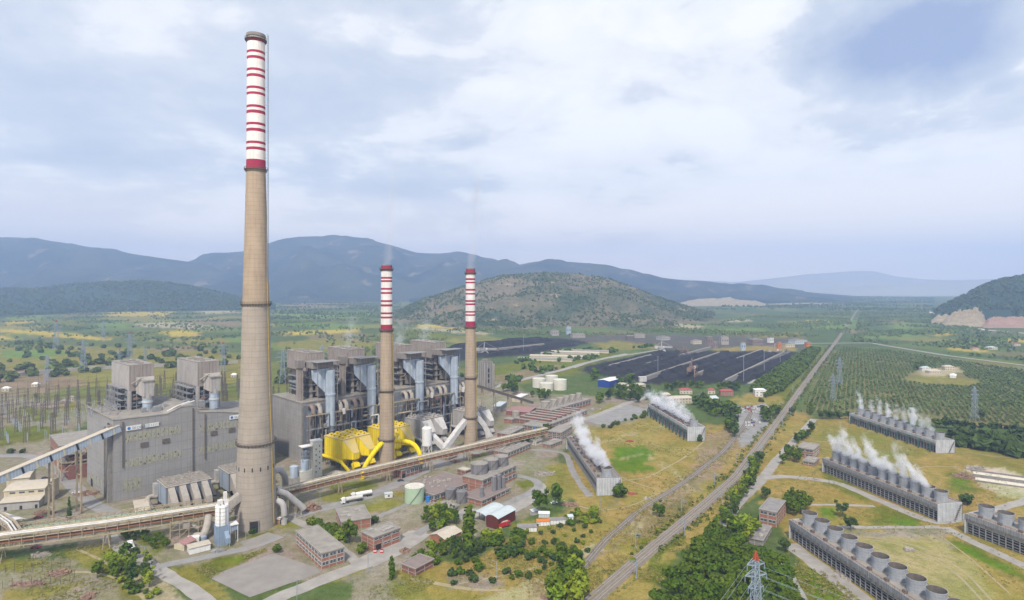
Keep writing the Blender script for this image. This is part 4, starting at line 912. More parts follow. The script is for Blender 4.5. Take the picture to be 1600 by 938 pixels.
# ---------------------------------------------------------------- filter houses (yellow pair, dusty white pair)
def filter_house(label, X, Y, rz, body, top, ventm, plate):
    r = thing('filter_house', label, 'filter house', (X, Y, 0), rz); D, z0, zt = 22, 6.5, 22
    for k_, x in enumerate((0, 14)):
        W = 12
        MB().box(x, x + W, 0, D, z0, zt).build('casing', body, r)
        MB().box(x - .3, x + W + .3, -.3, D + .3, zt, zt + .5).build('roof_plate', plate, r)
        for hy in (0, D / 2):
            MB().add([(x, hy, z0), (x + W, hy, z0), (x + W, hy + D / 2, z0), (x, hy + D / 2, z0), (x + 4, hy + 3.5, 2.8), (x + 8, hy + 3.5, 2.8), (x + 8, hy + 7.5, 2.8), (x + 4, hy + 7.5, 2.8)],
                     [(0, 1, 5, 4), (1, 2, 6, 5), (2, 3, 7, 6), (3, 0, 4, 7), (4, 5, 6, 7)]).build('hopper', body, r)
        a = [(x + 1.2, -.05, zt - .6), (x + W - .2, -.05, zt - .6), (x + W - .4, -6.4, zt - 10.2), (x + 6.2, -6.4, zt - 10.2)]
        bt = [(x + 1.2, -.05, zt - 14), (x + W - .2, -.05, zt - 14), (x + W - .4, -6.4, zt - 14.5), (x + 6.2, -6.4, zt - 14.5)]
        MB().add(a + bt, [(0, 1, 5, 4), (1, 2, 6, 5), (2, 3, 7, 6), (3, 0, 4, 7), (4, 5, 6, 7), (0, 3, 2, 1)]).build('outlet_hood', body, r)
        tp = [Vector(p) + Vector((0, -.12, .12)) for p in a]
        MB().extr([tp[0], tp[1], tp[2], tp[3]], (0, -.1, .1)).build('hood_top', top, r)
        MB().tube([(x + 8.8, -4.6, zt - 14.3), (x + 8.8, -4.6, 4), (x + 8.8, -7, 1)], (2.5, 1.8), 4).build('outlet_duct', body, r)
        vm = MB().box(0, 2.6, 0, 1.8, 0, 1.5).mesh('roof_vent', ventm); cm = MB().box(.5, 1.3, -.12, 0, .3, 1.1).mesh('vent_hatch', 'pipe_rust')
        for i in range(2):
            for j in range(4):
                o = link('roof_vent', vm, r, loc=(x + 1.6 + i * 5.4 + .7 * (j % 2), 1.6 + j * 5.3, zt + .5)); link('vent_hatch', cm, o)
        MB().box(x + 5.4, x + 5.9, .5, D - .5, zt + .5, zt + 1.1).build('roof_rail', 'pipe_silver', r)
    fr = MB()
    for x in (0.4, 5.8, 11.6, 14.4, 20, 25.6):
        for y in (.5, 7.3, 14.6, 21.5): fr.box(x - .25, x + .25, y - .25, y + .25, 0, z0)
        for y in (.5, 14.6): fr.bar((x, y, 0), (x, y + 6.8, z0), .25); fr.bar((x, y + 6.8, 0), (x, y, z0), .22)
    for x in (.4, 14.4): fr.bar((x, .5, 0), (x + 5.4, .5, z0), .25); fr.bar((x + 11, .5, 0), (x + 5.6, .5, z0), .25)
    fr.build('support_frame', 'steel_grey', r)
    MB().tube([(-1.7, D, z0 + 1), (-1.7, 8, z0 + 1), (-1.4, -2, z0), (0, -5.5, 3), (1.5, -7, .5)], 1.2, 8).build('inlet_duct', body, r, True)
    MB().box(11.95, 14.05, 1, D, z0 + 2, z0 + 9).build('link_panel', 'steel_dark', r)
    MB().box(12, 25, -7.8, -4, 2.6, 3.1).build('walkway', 'beige_steel', r)
    return r
RF = R(50)
filter_house('bright yellow filter house nearest the tallest chimney, its whole left wall in view', -127, 452.4, RF, 'yellow_paint', 'yellow_dusty', 'yellow_paint', 'yellow_dusty')
filter_house('bright yellow filter house partly hidden behind the middle chimney', -101, 482, RF, 'yellow_paint', 'yellow_dusty', 'yellow_paint', 'yellow_dusty')
filter_house('dusty grey-white filter house between the white silo and the rightmost chimney', -78, 517, RF, 'duct_dusty', 'dust_white', 'duct_dusty', 'duct_grey')
filter_house('dusty grey-white filter house mostly hidden behind the rightmost chimney', -38, 549, RF, 'duct_dusty', 'dust_white', 'duct_dusty', 'duct_grey')
def ductrun(name, label, pts, r, material, n=14, cat='duct', parts=None):
    o = MB().tube(pts, r, n).build(name, material, None, True); tag(o, label, cat); return o
def bend(pts, k=3):
    p = [Vector(q) for q in pts]
    for _ in range(k):
        q = [p[0]]
        for a_, b_ in zip(p[:-1], p[1:]): q += [a_.lerp(b_, .25), a_.lerp(b_, .75)]
        p = q + [p[-1]]
    return p
ductrun('gas_duct', 'fat yellow duct dropping from the foot of the middle chimney', bend([(-89, 450, 24), (-94, 439.5, 24.5), (-104.5, 431.5, 10), (-106, 430.5, 2), (-106, 430.5, -1)]), 1.7, 'yellow_paint')
ductrun('gas_duct', 'fat yellow duct running right then bending down behind the pipe rack', bend([(-96, 474, 17), (-90, 470, 17.2), (-77, 468, 17), (-70, 462.5, 11), (-69, 461, 0)]), 1.7, 'yellow_paint')
ductrun('gas_duct', 'yellow duct curving down beside the base of the middle chimney', bend([(-90, 478, 21), (-93, 474, 15), (-91, 464, 9), (-90, 452, 8)]), 1.9, 'yellow_paint')
ductrun('gas_duct', 'dusty pale duct sloping up to the rightmost chimney from the left', bend([(-56, 497, 3), (-52, 501, 8), (-41, 516, 21), (-37, 520, 24)], 1), 2.1, 'dust_white', 4)
ductrun('gas_duct', 'dusty pale duct sloping down right of the rightmost chimney', bend([(-35, 521, 26), (-27, 528, 20), (-20, 530, 8), (-19, 528, 0)], 1), 2.3, 'dust_white', 4)
ductrun('gas_duct', 'dusty pale duct beside the dusty filter house, left of the rightmost chimney', bend([(-66, 506, 12), (-60, 500, 8), (-53, 497, 2)], 2), 2.0, 'dust_white', 4)
# white silo on legs by the dusty filters
P = AT(667, 498); s = thing('silo', 'tall white silo on legs beside the dusty filter house', 'silo', (P.x, P.y, 0))
MB().lathe([(.6, 3.6), (3.9, 6.4), (4, 6.5), (4, 20.5), (2.2, 22)], 24).build('shell', 'white_clean', s, True)
mb = MB()
for a_ in range(6): q = a_ * PI / 3; mb.bar((4 * math.cos(q), 4 * math.sin(q), 0), (4 * math.cos(q), 4 * math.sin(q), 7), .4); mb.bar((4 * math.cos(q), 4 * math.sin(q), 0), (4 * math.cos(q + PI / 3), 4 * math.sin(q + PI / 3), 6.4), .25)
mb.build('legs_frame', 'white_paint', s)
MB().box(-1, 1, -1, 1, 22, 24.5).bar((1.8, 0, 22), (1.8, 0, 25), .2).build('top_filter', 'duct_dusty', s)

# ---------------------------------------------------------------- precipitators of the west hall
def precipitator(label, P, rz, L=25.5, D=20.3, h=15):
    r = thing('precipitator', label, 'precipitator', (P.x, P.y, 0), rz); z0 = 3.4
    MB().box(0, L, 0, D, z0, h).build('casing', 'blue_dark', r)
    ribs = MB()
    for i in range(12): ribs.box(-.35, -.02, .5 + i * 1.7, .8 + i * 1.7, z0, h)
    for i in range(15): ribs.box(.5 + i * 1.7, .8 + i * 1.7, D + .02, D + .35, z0, h)
    ribs.build('ribs', 'blue_metal', r)
    rf = MB().box(-.4, L + .4, -.4, D + .4, h, h + .35)
    for i in range(8): rf.box(.2, L - .2, 1 + i * 2.5, 1.5 + i * 2.5, h + .35, h + 1.3)
    for i in range(5): rf.box(1 + i * 5.6, 1.5 + i * 5.6, .3, D - .3, h + .35, h + 1.0)
    for i in range(26): x, y = random.uniform(0, L - 2), random.uniform(0, D - 2); rf.box(x, x + random.uniform(.6, 1.8), y, y + 1, h + .35, h + random.uniform(1, 2.2))
    rf.build('roof_grid', 'duct_grey', r)
    for i in range(4):
        x = .6 + i * 6.3; w_ = 3.6
        # sloping hood, flat-sided, then a curved spout down to the fan
        pr = [(0, h - .2), (0, 4), (-3.2, 5), (-6.2, 3.2), (-6.4, .1), (-9.3, .1), (-9.6, 4), (-8.6, 7.6), (-6, 10.2), (-2, 13.2)]
        MB().extr([(x, y - .45, z) for y, z in pr], (w_, 0, 0)).build('outlet_hood', 'duct_grey', r)
        MB().extr([(x + w_ - .05, y - .45, z) for y, z in pr], (.12, 0, 0)).build('hood_edge', 'dust_white', r)
        MB().lathe([(1.5, 0), (1.5, 2.2)], 16).build('fan', 'steel_dark', r).matrix_local = __import__('mathutils').Matrix.Translation((x + w_ + .2, -4.2, 2.2)) @ __import__('mathutils').Matrix.Rotation(R(90), 4, 'Y')
    fr = MB()
    for x in (.5, L / 3, 2 * L / 3, L - .5):
        for y in (.5, D / 2, D - .5): fr.box(x - .3, x + .3, y - .3, y + .3, 0, z0)
    for i in range(3): MB().add([(i * 8 + .5, 2, z0), (i * 8 + 7.5, 2, z0), (i * 8 + 7.5, D - 2, z0), (i * 8 + .5, D - 2, z0), (i * 8 + 4, 6, .8), (i * 8 + 4, D - 6, .8)], [(0, 1, 4), (1, 2, 5, 4), (2, 3, 5), (3, 0, 4, 5)]).build('hopper', 'blue_dark', r)
    fr.build('support_frame', 'steel_dark', r)
    MB().tube(bend([(-.5, D - 3, 6), (-4.5, D - 2, 6.5), (-7, D - 5, 5), (-6, D - 10, 1.5), (-6, D - 11, 0)]), 1.6, 12).build('inlet_duct', 'duct_grey', r, True)
    MB().box(-2.6, -.4, D - 4, D, 6, h - 1).build('inlet_box', 'duct_dusty', r)
    return r
PR = G(260, 763, 15); PR.z = 0
precipitator('ribbed precipitator with four curved outlet hoods in front of the signed hall', PR, R(44))
precipitator('ribbed dark precipitator half hidden behind the tallest chimney', PR + Vector((25, 27.5, 0)), R(44))
# big breechings of the tall chimney
ch = Vector((XC, YC, 0))
r = thing('gas_duct', 'square-sided dusty duct climbing into the left side of the tallest chimney', 'duct', (0, 0, 0))
MB().tube([(-152.5, 341.5, 19.5), (-157.5, 337.5, 15.5), (-162.5, 336, 7)], (2.1, 2.1), 4).build('duct', 'duct_grey', r)
fr = MB()
for p, q in (((-153, 341, 0), (-153, 341, 17)), ((-158, 336, 0), (-158, 336, 13)), ((-153, 341, 8), (-158, 336, 12)), ((-153, 341, 0), (-158, 336, 8)), ((-158, 336, 8), (-153, 341, 16))): fr.bar(p, q, .35)
fr.build('support_frame', 'steel_grey', r)
ductrun('gas_duct', 'short curved grey duct at ground level left of the blue silo base', bend([G(306, 838, 1), G(309, 838, 1.4) + Vector((0, 0, 0)), G(318, 838, 2), G(324, 823, 5.5), G(326, 806, 10)], 2), 2.0, 'duct_grey')
r = thing('gas_duct', 'long round dusty duct sloping down to the right from the tallest chimney', 'duct', (0, 0, 0))
MB().tube([(-137.5, 354, 18), (-133.5, 359, 14.5), (-125.8, 364.5, 4.6), (-125, 365, 3.4)], 1.95, 16).build('duct', 'duct_dusty', r, True)
fr = MB()
for x, y, z in ((-133, 359, 12), (-129.5, 362, 7.5), (-127, 364, 4)):
    for sx_ in (-1.6, 1.6): fr.bar((x + sx_, y - sx_, 0), (x + sx_ * .8, y - sx_ * .8, z), .28)
    fr.bar((x - 1.6, y + 1.6, 0), (x + 1.4, y - 1.4, z), .2); fr.bar((x + 1.6, y - 1.6, 0), (x - 1.4, y + 1.4, z), .2)
fr.build('support_frame', 'beige_steel', r)
ductrun('gas_duct', 'curved dusty duct hooking down behind the right side of the tallest chimney', bend([G(428, 737, 23), G(436, 733, 23), G(445, 741, 19), G(446, 758, 10), G(446, 770, 6)], 2), 2.0, 'duct_dusty')
ductrun('gas_duct', 'short upright duct at the right foot of the tallest chimney', bend([(-136, 352, 13), (-132.5, 351, 12), (-131.3, 350.5, 8), (-131.3, 350.5, 0)], 2), 1.7, 'duct_dusty')
# ---------------------------------------------------------------- silo station with blue base in front of the tallest chimney
r = thing('silo_station', 'white lime silo on a blue square base at the left foot of the tallest chimney', 'silo', G(338.5, 855), R(38))
MB().box(0, 6.6, 0, 6.2, 0, 10.4).build('base', 'cladding_blue', r)
MB().lathe([(3.3, 10.4), (3.3, 20.4), (3.0, 20.8)], 24, (3.3, 3.1, 0)).build('shell', 'white_clean', r, True)
mb = MB()
for i in range(5): mb.lathe([(3.34, 11.6 + i * 2), (3.42, 11.6 + i * 2), (3.42, 11.8 + i * 2), (3.34, 11.8 + i * 2)], 24, (3.3, 3.1, 0), False)
mb.build('hoops', 'pipe_silver', r)
MB().box(1.2, 3.6, 2, 4.4, 20.8, 23.4).box(4, 6.4, 2.6, 5, 20.8, 22.8).box(4.2, 5.8, 3, 4.6, 22.8, 27).bar((1, 1, 20.8), (1, 1, 24.5), .15).bar((5.8, 1, 20.8), (5.8, 1, 24.5), .15).build('top_filter', 'white_paint', r)
MB().box(6.6, 10.5, .4, 5.2, 6.5, 9.4).build('side_house', 'cladding_blue', r); MB().box(6.6, 10.9, -.2, 5.6, 9.4, 9.8).build('side_roof', 'white_paint', r)
MB().extr([(3.5, -.4, 7.4), (3.5, -.4, 4.6), (3.5, -4.6, 2.2), (3.5, -4.6, 5)], (2.2, 0, 0)).build('chute', 'cladding_blue', r)
mb = MB()
for x, y in ((10.5, .4), (10.5, 5.2), (6.8, .4)): mb.box(x - .15, x + .15, y - .15, y + .15, 0, 9.4)
mb.bar((5.4, -3.5, 0), (5.4, -4, 3), .3); mb.build('posts', 'white_paint', r)
for i in range(2): MB().tube([(1.5 + i * 3, -.1, 10), (1.5 + i * 3, -.1, 20), (2.5 + i * 1.5, 2, 21.5)], .12, 5).build('fill_pipe', 'steel_dark', r)

# ---------------------------------------------------------------- ash silo station with white stair tower
O3, rz3, _, _ = rect_from((489.6, 691), (503, 688), (479, 690), 27)
r = thing('stair_tower', 'white stair tower with two pale blue silos beside the end wall of the darker house', 'tower', O3, R(40))
MB().box(0, 6.5, 0, 5.5, 0, 27).build('wall', 'cream_tank', r); MB().box(-.3, 6.8, -.3, 5.8, 27, 27.6).build('roof', 'white_paint', r)
wm2 = MB().box(-.4, .4, -.1, .05, 0, 1).mesh('window', 'glass_dark')
for z in (5, 9, 13, 17, 21): link('window', wm2, r, loc=(2, 0, z)); link('window', wm2, r, loc=(4.6, 0, z + 2))
MB().box(-9, -.1, 1, 7, 0, 7.5).build('silo_base', 'cream_tank', r)
for x, z0_, z1_ in ((-4.6, 7.5, 14.5), (-12.2, 4, 11.5)):
    MB().lathe([(2.9, z0_), (2.9, z1_), (1.2, z1_ + .7)], 20, (x, 3.8, 0)).build('silo_shell', 'blue_metal', r, True)
MB().box(-15.5, -9.2, 1, 7, 0, 4).build('silo_base', 'concrete', r)
lattice(MB(), -7.4, -1.2, 1, 6.4, 14.5, 24, 1, 1, 3, .3).build('filter_frame', 'steel_grey', r)
MB().lathe([(.6, 15.6), (2.1, 18), (2.1, 22)], 14, (-4.4, 3.7, 0)).build('filter_pot', 'galvanised', r, True)
MB().box(-8, -.2, .4, 7, 24, 24.4).build('filter_roof', 'white_paint', r)

# ---------------------------------------------------------------- pipe racks
def offset(pts, of, dz):
    out = []
    for i, p in enumerate(pts):
        d = Vector(pts[min(i + 1, len(pts) - 1)]) - Vector(pts[max(i - 1, 0)]); d.z = 0; d.normalize(); out.append(Vector(p) + Vector((-d.y, d.x, 0)) * of + Vector((0, 0, dz)))
    return out
def pipe_rack(label, line, pipes, legs, h0, h1, wd, step=5.0):
    r = thing('pipe_rack', label, 'pipe rack', (line[0][0], line[0][1], 0)); o0 = Vector((line[0][0], line[0][1], 0))
    line = [Vector((x, y, 0)) - o0 for x, y in line]
    for of, z, rad_, mt in pipes: MB().tube(offset(line, of, z), rad_, 8).build('pipe', mt, r, True)
    fr = MB()
    for of in (-wd / 2, wd / 2):
        for z in (h0, h1): fr.tube(offset(line, of, z), (.16, .3), 4)
    pts = []
    for a_, b_ in zip(line[:-1], line[1:]):
        n = max(1, int((b_ - a_).length / step)); pts += [(a_.lerp(b_, k_ / n), (b_ - a_).normalized()) for k_ in range(n)]
    for i, (p, d) in enumerate(pts):
        nn = Vector((-d.y, d.x, 0)) * wd / 2
        for z in (h0, h1): fr.bar(p + nn + Vector((0, 0, z)), p - nn + Vector((0, 0, z)), .3)
        for s_ in (-1, 1):
            fr.bar(p + nn * s_ + Vector((0, 0, h0)), p + nn * s_ + Vector((0, 0, h1)), .26)
    fr.build('rack_frame', 'beige_steel', r)
    for i in range(0, len(pts), legs):
        p, d = pts[i]; nn = Vector((-d.y, d.x, 0)) * wd / 2; lg = MB()
        for s_ in (-1, 1):
            for e_ in (-1.6, 1.6): lg.bar(p + nn * s_ + d * e_, p + nn * s_ + d * e_ * .5 + Vector((0, 0, h0)), .38)
        lg.bar(p + nn + d * 1.6, p - nn + d * .8 + Vector((0, 0, h0)), .24); lg.bar(p - nn + d * 1.6, p + nn + d * .8 + Vector((0, 0, h0)), .24)
        lg.bar(p - nn - d * 1.6, p - nn + d * .8 + Vector((0, 0, h0)), .2)
        lg.build('trestle', 'beige_steel', r)
    return r
RL = [(-300, 290), (-256, 303.5), (-213.6, 320.5), (-168.8, 344), (-143, 374.6)]
RR_ = [(-143, 374.6), (-118.9, 399), (-54, 458.5), (10.9, 518), (30, 535)]
pipes = [(-2.6, 13.6, .42, 'pipe_silver'), (-1.4, 13.5, .3, 'beige_steel'), (-.3, 13.6, .42, 'pipe_silver'), (.9, 13.5, .32, 'beige_steel'), (2.0, 13.6, .4, 'beige_steel'), (2.9, 13.5, .25, 'pipe_rust'),
         (-2.8, 11.2, .35, 'beige_steel'), (-2.9, 9.6, .4, 'pipe_rust'), (-1.2, 9.6, .45, 'pipe_rust'), (.8, 9.6, .4, 'steel_dark'), (2.4, 9.6, .4, 'pipe_rust')]
pipe_rack('long rack of silver and rusty pipes crossing the left foreground up to the tallest chimney', RL, pipes, 9, 7.6, 13, 6.6)
pipe_rack('long raised pipe rack running from the tallest chimney past the yellow filter houses', RR_, [(-2.2, 12.2, .35, 'beige_steel'), (-.9, 12.2, .4, 'pipe_silver'), (.5, 12.2, .35, 'beige_steel'), (1.9, 12.2, .4, 'beige_steel'), (-2.4, 10.2, .35, 'beige_steel'), (-2.5, 8.6, .4, 'pipe_rust'), (-.5, 8.6, .45, 'pipe_rust'), (1.6, 8.6, .45, 'beige_steel')], 7, 7.4, 11.8, 5.6)
# branch rack joining at the far left, and the lattice gallery behind
pipe_rack('short branch rack of silver pipes joining the long rack at the far left edge', [(-300, 345), (-262, 318), (-250, 307)], [(-1.6, 14, .42, 'pipe_silver'), (-.2, 14, .42, 'pipe_silver'), (1.2, 14, .3, 'beige_steel'), (1.9, 13.8, .3, 'beige_steel')], 8, 11.5, 13.4, 4.4)
r = thing('truss_gallery', 'beige lattice truss gallery running behind the left pipe rack', 'gallery', (0, 0, 0)); mb = MB()
A, B = Vector((-262, 318, 0)), Vector((-178, 355, 0)); n = 26
for s_ in (-1.3, 1.3):
    o_ = Vector((.4, -.9, 0)) * s_
    for z in (9.6, 12.4): mb.bar(A + o_ + Vector((0, 0, z)), B + o_ + Vector((0, 0, z)), .3)
    for i in range(n):
        p, q = A.lerp(B, i / n) + o_, A.lerp(B, (i + 1) / n) + o_
        mb.bar(p + Vector((0, 0, 9.6 if i % 2 else 12.4)), q + Vector((0, 0, 12.4 if i % 2 else 9.6)), .24); mb.bar(p + Vector((0, 0, 9.6)), p + Vector((0, 0, 12.4)), .18)
mb.build('truss', 'beige_steel', r)
for f_ in (.05, .35, .65, .95): p = A.lerp(B, f_); MB().bar(p + Vector((1, 0, 0)), p + Vector((.5, 0, 9.6)), .4).bar(p - Vector((1, 0, 0)), p + Vector((-.5, 0, 9.6)), .4).build('trestle', 'beige_steel', r)
mb = MB(); mb.tube([A + Vector((0, 0, 9.9)), B + Vector((0, 0, 9.9))], (1.2, .12), 4); mb.build('deck', 'green_tank', r)

# ---------------------------------------------------------------- conveyor galleries
def conveyor(label, A, B, wd, hd, wall, roofm, legs, side_bits=True, legm='beige_steel'):
    A, B = Vector(A), Vector(B); d = (B - A); L = d.length; r = thing('conveyor', label, 'conveyor', A, 0)
    d.normalize(); sd = d.cross(Vector((0, 0, 1))).normalized(); up = sd.cross(d).normalized()
    def pt(t_, s_, u_): return d * t_ + sd * s_ + up * u_
    def bx(mb, t0, t1, s0, s1, u0, u1): mb.extr([pt(t0, s0, u0), pt(t0, s1, u0), pt(t0, s1, u1), pt(t0, s0, u1)], d * (t1 - t0))
    mb = MB(); bx(mb, 0, L, -wd / 2, wd / 2, 0, hd); mb.build('gallery', wall, r)
    mb = MB(); bx(mb, 0, L, -wd / 2 - .3, wd / 2 + .3, hd + .01, hd + .3); mb.build('roof', roofm, r)
    if side_bits:
        n = max(2, int(L / 7))
        for i in range(n):
            mb = MB(); t_ = (i + .35) * L / n; bx(mb, t_, t_ + 1.0, wd / 2 + .02, wd / 2 + .25, .1, hd * .95); mb.build('stiffener', 'black_void' if i % 2 else 'cream_wall', r)
    else:
        mb = MB(); n = int(L / 2.6)
        for i in range(n): t_ = i * L / n; bx(mb, t_, t_ + .3, wd / 2 + .02, wd / 2 + .2, 0, hd * .95)
        mb.build('posts', 'duct_grey', r)
    for t_ in legs:
        p = d * (t_ * L); lg = MB(); b_ = -(A.z + p.z)
        for s_ in (-wd / 2, wd / 2): lg.bar((p.x + sd.x * s_, p.y + sd.y * s_, p.z), (p.x + sd.x * s_ * 1.6, p.y + sd.y * s_ * 1.6, b_ - 0 + p.z - p.z), .9)
        n = max(1, int((A.z + p.z) / 8))
        for i in range(1, n): z = b_ + (p.z - b_) * i / n; lg.bar((p.x + sd.x * wd * .7, p.y + sd.y * wd * .7, z), (p.x - sd.x * wd * .7, p.y - sd.y * wd * .7, z), .35)
        lg.build('trestle', legm, r)
    return r
conveyor('inclined grey coal conveyor climbing from the left edge to the signed hall', (-312, 291, 14.5), (-250.5, 388.5, 44.5), 4.6, 4.2, 'blue_metal', 'tin_beige', (.28, .675, .8))
A = G(832, 634, 2); B = AT(745, 620, 138 - (605 - HZ) * 620 / F)
conveyor('thin dark conveyor sloping from the concrete tower down to the water treatment roofs', (A.x, A.y, 4), (B.x, B.y, B.z), 2.6, 2.4, 'steel_dark', 'roof_felt', (.2, .45, .7, .9), False)
# concrete bunker tower
O4, rz4, L4, W4 = rect_from((757, 566), (771, 564.5), (743, 563.5), 36)
r = thing('bunker_tower', 'tall stained concrete bunker tower right of the rightmost chimney', 'tower', O4, R(35))
MB().box(0, 13, 0, 15, 0, 36).build('wall', 'concrete_dark', r)
mb = MB()
for x in (.3, 4.4, 8.6, 12.4): mb.box(x - .4, x + .4, -.6, 0, 0, 35)
for y in (.3, 5, 10, 14.7): mb.box(-.6, 0, y - .4, y + .4, 0, 35)
mb.build('ribs', 'concrete', r)
MB().box(2, 8, 3, 10, 36, 39).box(9, 11, 2, 4, 36, 40).build('roof_house', 'concrete_dark', r)
for z in (8, 15, 22): MB().box(5, 7.6, -.3, .1, z, z + 5).build('opening', 'black_void', r)
MB().cyl((15.5, 3, 0), 2.2, 32, 14).build('silo_shell', 'duct_grey', r, True)
random.seed(21)
# ---------------------------------------------------------------- brick office and workshop buildings
WIN = {}
def win_mesh(w_, h_):
    k_ = (round(w_, 1), round(h_, 1))
    if k_ not in WIN:
        WIN[k_] = (MB().box(-w_ / 2, w_ / 2, -.1, .05, 0, h_).mesh('window', 'glass_dark'),
                   MB().box(-w_ / 2 - .06, w_ / 2 + .06, -.16, .02, -.1, 0).box(-w_ / 2 - .06, w_ / 2 + .06, -.16, .02, h_, h_ + .08).box(-.05, .05, -.15, -.1, 0, h_).box(-w_ / 2 - .06, -w_ / 2, -.16, .02, 0, h_).box(w_ / 2, w_ / 2 + .06, -.16, .02, 0, h_).mesh('window_frame', 'white_paint'))
    return WIN[k_]
def brick_block(label, p0, p1, p2, h, floors=1, bay=4.0, win_front=True, win_side=False, door=None, vents=0, roofm='roof_felt', wallm='brick', name='brick_building', lo=.42, hi=.86, depth=None, length=None, strip_=True):
    loc, rz, L, W = rect_from(p0, p1, p2, h); W = depth or W; L = length or L
    r = thing(name, label, 'building', loc, rz)
    MB().box(0, L, 0, W, 0, h - .3).build('wall', wallm, r)
    MB().box(-.45, L + .45, -.45, W + .45, h - .3, h + .05).build('roof_slab', roofm, r)
    pa = MB()
    for b in ((-.45, L + .45, -.45, -.2), (-.45, L + .45, W + .2, W + .45), (-.45, -.2, -.2, W + .2), (L + .2, L + .45, -.2, W + .2)): pa.box(b[0], b[1], b[2], b[3], h + .05, h + .4)
    pa.build('parapet', 'concrete', r)
    fr = MB(); nx = max(1, round(L / bay)); ny = max(1, round(W / bay)); g = .14
    for i in range(nx + 1):
        x = L * i / nx; fr.box(x - .2, x + .2, -g, .1, 0, h - .32); fr.box(x - .2, x + .2, W - .1, W + g, 0, h - .32)
    for j in range(1, ny):
        y = W * j / ny; fr.box(-g, .1, y - .2, y + .2, 0, h - .32); fr.box(L - .1, L + g, y - .2, y + .2, 0, h - .32)
    fh = (h - .3) / floors
    for f_ in range(floors):
        for z in ((f_ + lo) * fh - .15, (f_ + 1) * fh - .25):
            if z < .4: continue
            fr.box(-g + .02, L + g - .02, -g + .03, .08, z, z + .22); fr.box(-g + .02, L + g - .02, W - .08, W + g - .03, z, z + .22)
            fr.box(-g + .03, .08, .1, W - .1, z, z + .22); fr.box(L - .08, L + g - .03, .1, W - .1, z, z + .22)
    fr.build('concrete_frame', 'concrete', r)
    if name == 'brick_building' or True:
        for f_ in range(floors):
            z = (f_ + lo) * fh + .1; hh_ = max(.5, (hi - lo) * fh)
            if win_front:
                wm_, fm_ = win_mesh(L / nx * .78, hh_)
                for i in range(nx):
                    if door is not None and f_ == 0 and i == door: continue
                    o = link('window', wm_, r, loc=(L * (i + .5) / nx, 0, z)); link('window_frame', fm_, o)
            if win_side:
                wm_, fm_ = win_mesh(W / ny * .78, hh_)
                for j in range(ny):
                    o = link('window', wm_, r, loc=(0, W * (j + .5) / ny, z)); o.rotation_euler = (0, 0, -PI / 2); link('window_frame', fm_, o)
    if door is not None:
        x = L * (door + .5) / nx; dw = min(3.2, L / nx * .8); MB().box(x - dw / 2, x + dw / 2, -.12, .05, 0, min(3, h * .6)).build('door', 'black_void', r)
    for i in range(vents):
        x, y = L * (.15 + .7 * random.random()), W * (.15 + .7 * random.random()); a_, b_ = random.uniform(.8, 2.6), random.uniform(.6, 1.4)
        MB().box(x - a_, x + a_, y - b_, y + b_, h + .05, h + random.uniform(.5, 1.0)).build('roof_vent', 'concrete', r)
    return r
# foreground offices
brick_block('long low brick office beside the empty concrete pad, its left wall full of windows', (502.5, 865), (537.5, 855), (427.5, 839), 7.75, 2, 4.5, True, True, None, 0)
brick_block('flat roofed brick workshop behind leafy trees, uphill of the two storey brick block', (534, 816), (579, 809), (497.5, 800), 5.2, 1, 5, False, False, None, 5)
brick_block('two storey brick block with red barriers at its door, nearest the road junction', (584, 840), (625, 825), (561, 832.5), 7.4, 2, 5.5, True, False, 0, 5, lo=.55, hi=.8)
brick_block('small dark brick hut with a mauve flat roof among the trees by the slim poplar', (649, 889), (677, 874), (620, 885), 3.6, 1, 6, False, False, None, 0, 'roof_plum', 'brick_dark')
brick_block('low brick pump house under the pipe rack beside the middle chimney', (627.5, 736), (660, 726), (614, 733), 5.5, 1, 4, True, False, 0, 2, wallm='brick_dark')
brick_block('low brick pump house under the pipe rack below the rightmost chimney', (758.7, 693.7), (785, 686), (747, 690), 5.5, 1, 4, True, False, 0, 1, wallm='brick_dark')
brick_block('two storey brick block with white roof boards right of the rightmost chimney', (796, 679), (819, 667.5), (783, 674), 7.8, 2, 4, True, False, 0, 3, wallm='brick_dark')
brick_block('long low brick building between the big tanks and the two storey brick blocks', (793, 708), (829, 693), (770, 705), 4.6, 1, 4.5, True, False, None, 6)
brick_block('two storey brick block at the far end of the leftmost cooling tower', (876.5, 676.4), (894, 666), (859, 672.6), 6.8, 2, 4, True, True, None, 0, wallm='brick_dark')
brick_block('low brick annex with slatted roof in front of the leftmost cooling tower', (860, 695.6), (879, 688), (848, 693), 2.9, 1, 4, True, False, None, 4)
brick_block('little brick building with a grey roof in front of the green tank', (697.5, 797.6), (717, 790), (674, 790), 3.4, 1, 3.5, True, False, 1, 2)
brick_block('tall dark roofed brick pump station at the far end of the nearest cooling tower', (1213, 801), (1227, 783), (1183, 802), 8.5, 2, 5, False, True, None, 0, 'roof_dark', 'brick', lo=.5, depth=9)
brick_block('low flat pump annex in front of the tall dark roofed pump station', (1192, 845), (1205, 823), (1166, 842), 3.2, 1, 5, False, False, None, 4, 'roof_dark', 'concrete_dark', depth=8.5)
brick_block('small two storey brick pump station at the far end of the second cooling tower', (1271, 703), (1280, 695), (1250, 704), 7.5, 2, 5, True, True, None, 0, 'roof_felt', 'brick', depth=12)
brick_block('low brick annex in front of the small two storey brick pump station', (1272, 723), (1280, 716), (1250, 724), 3.2, 1, 4, False, True, None, 3, 'roof_felt', 'brick')
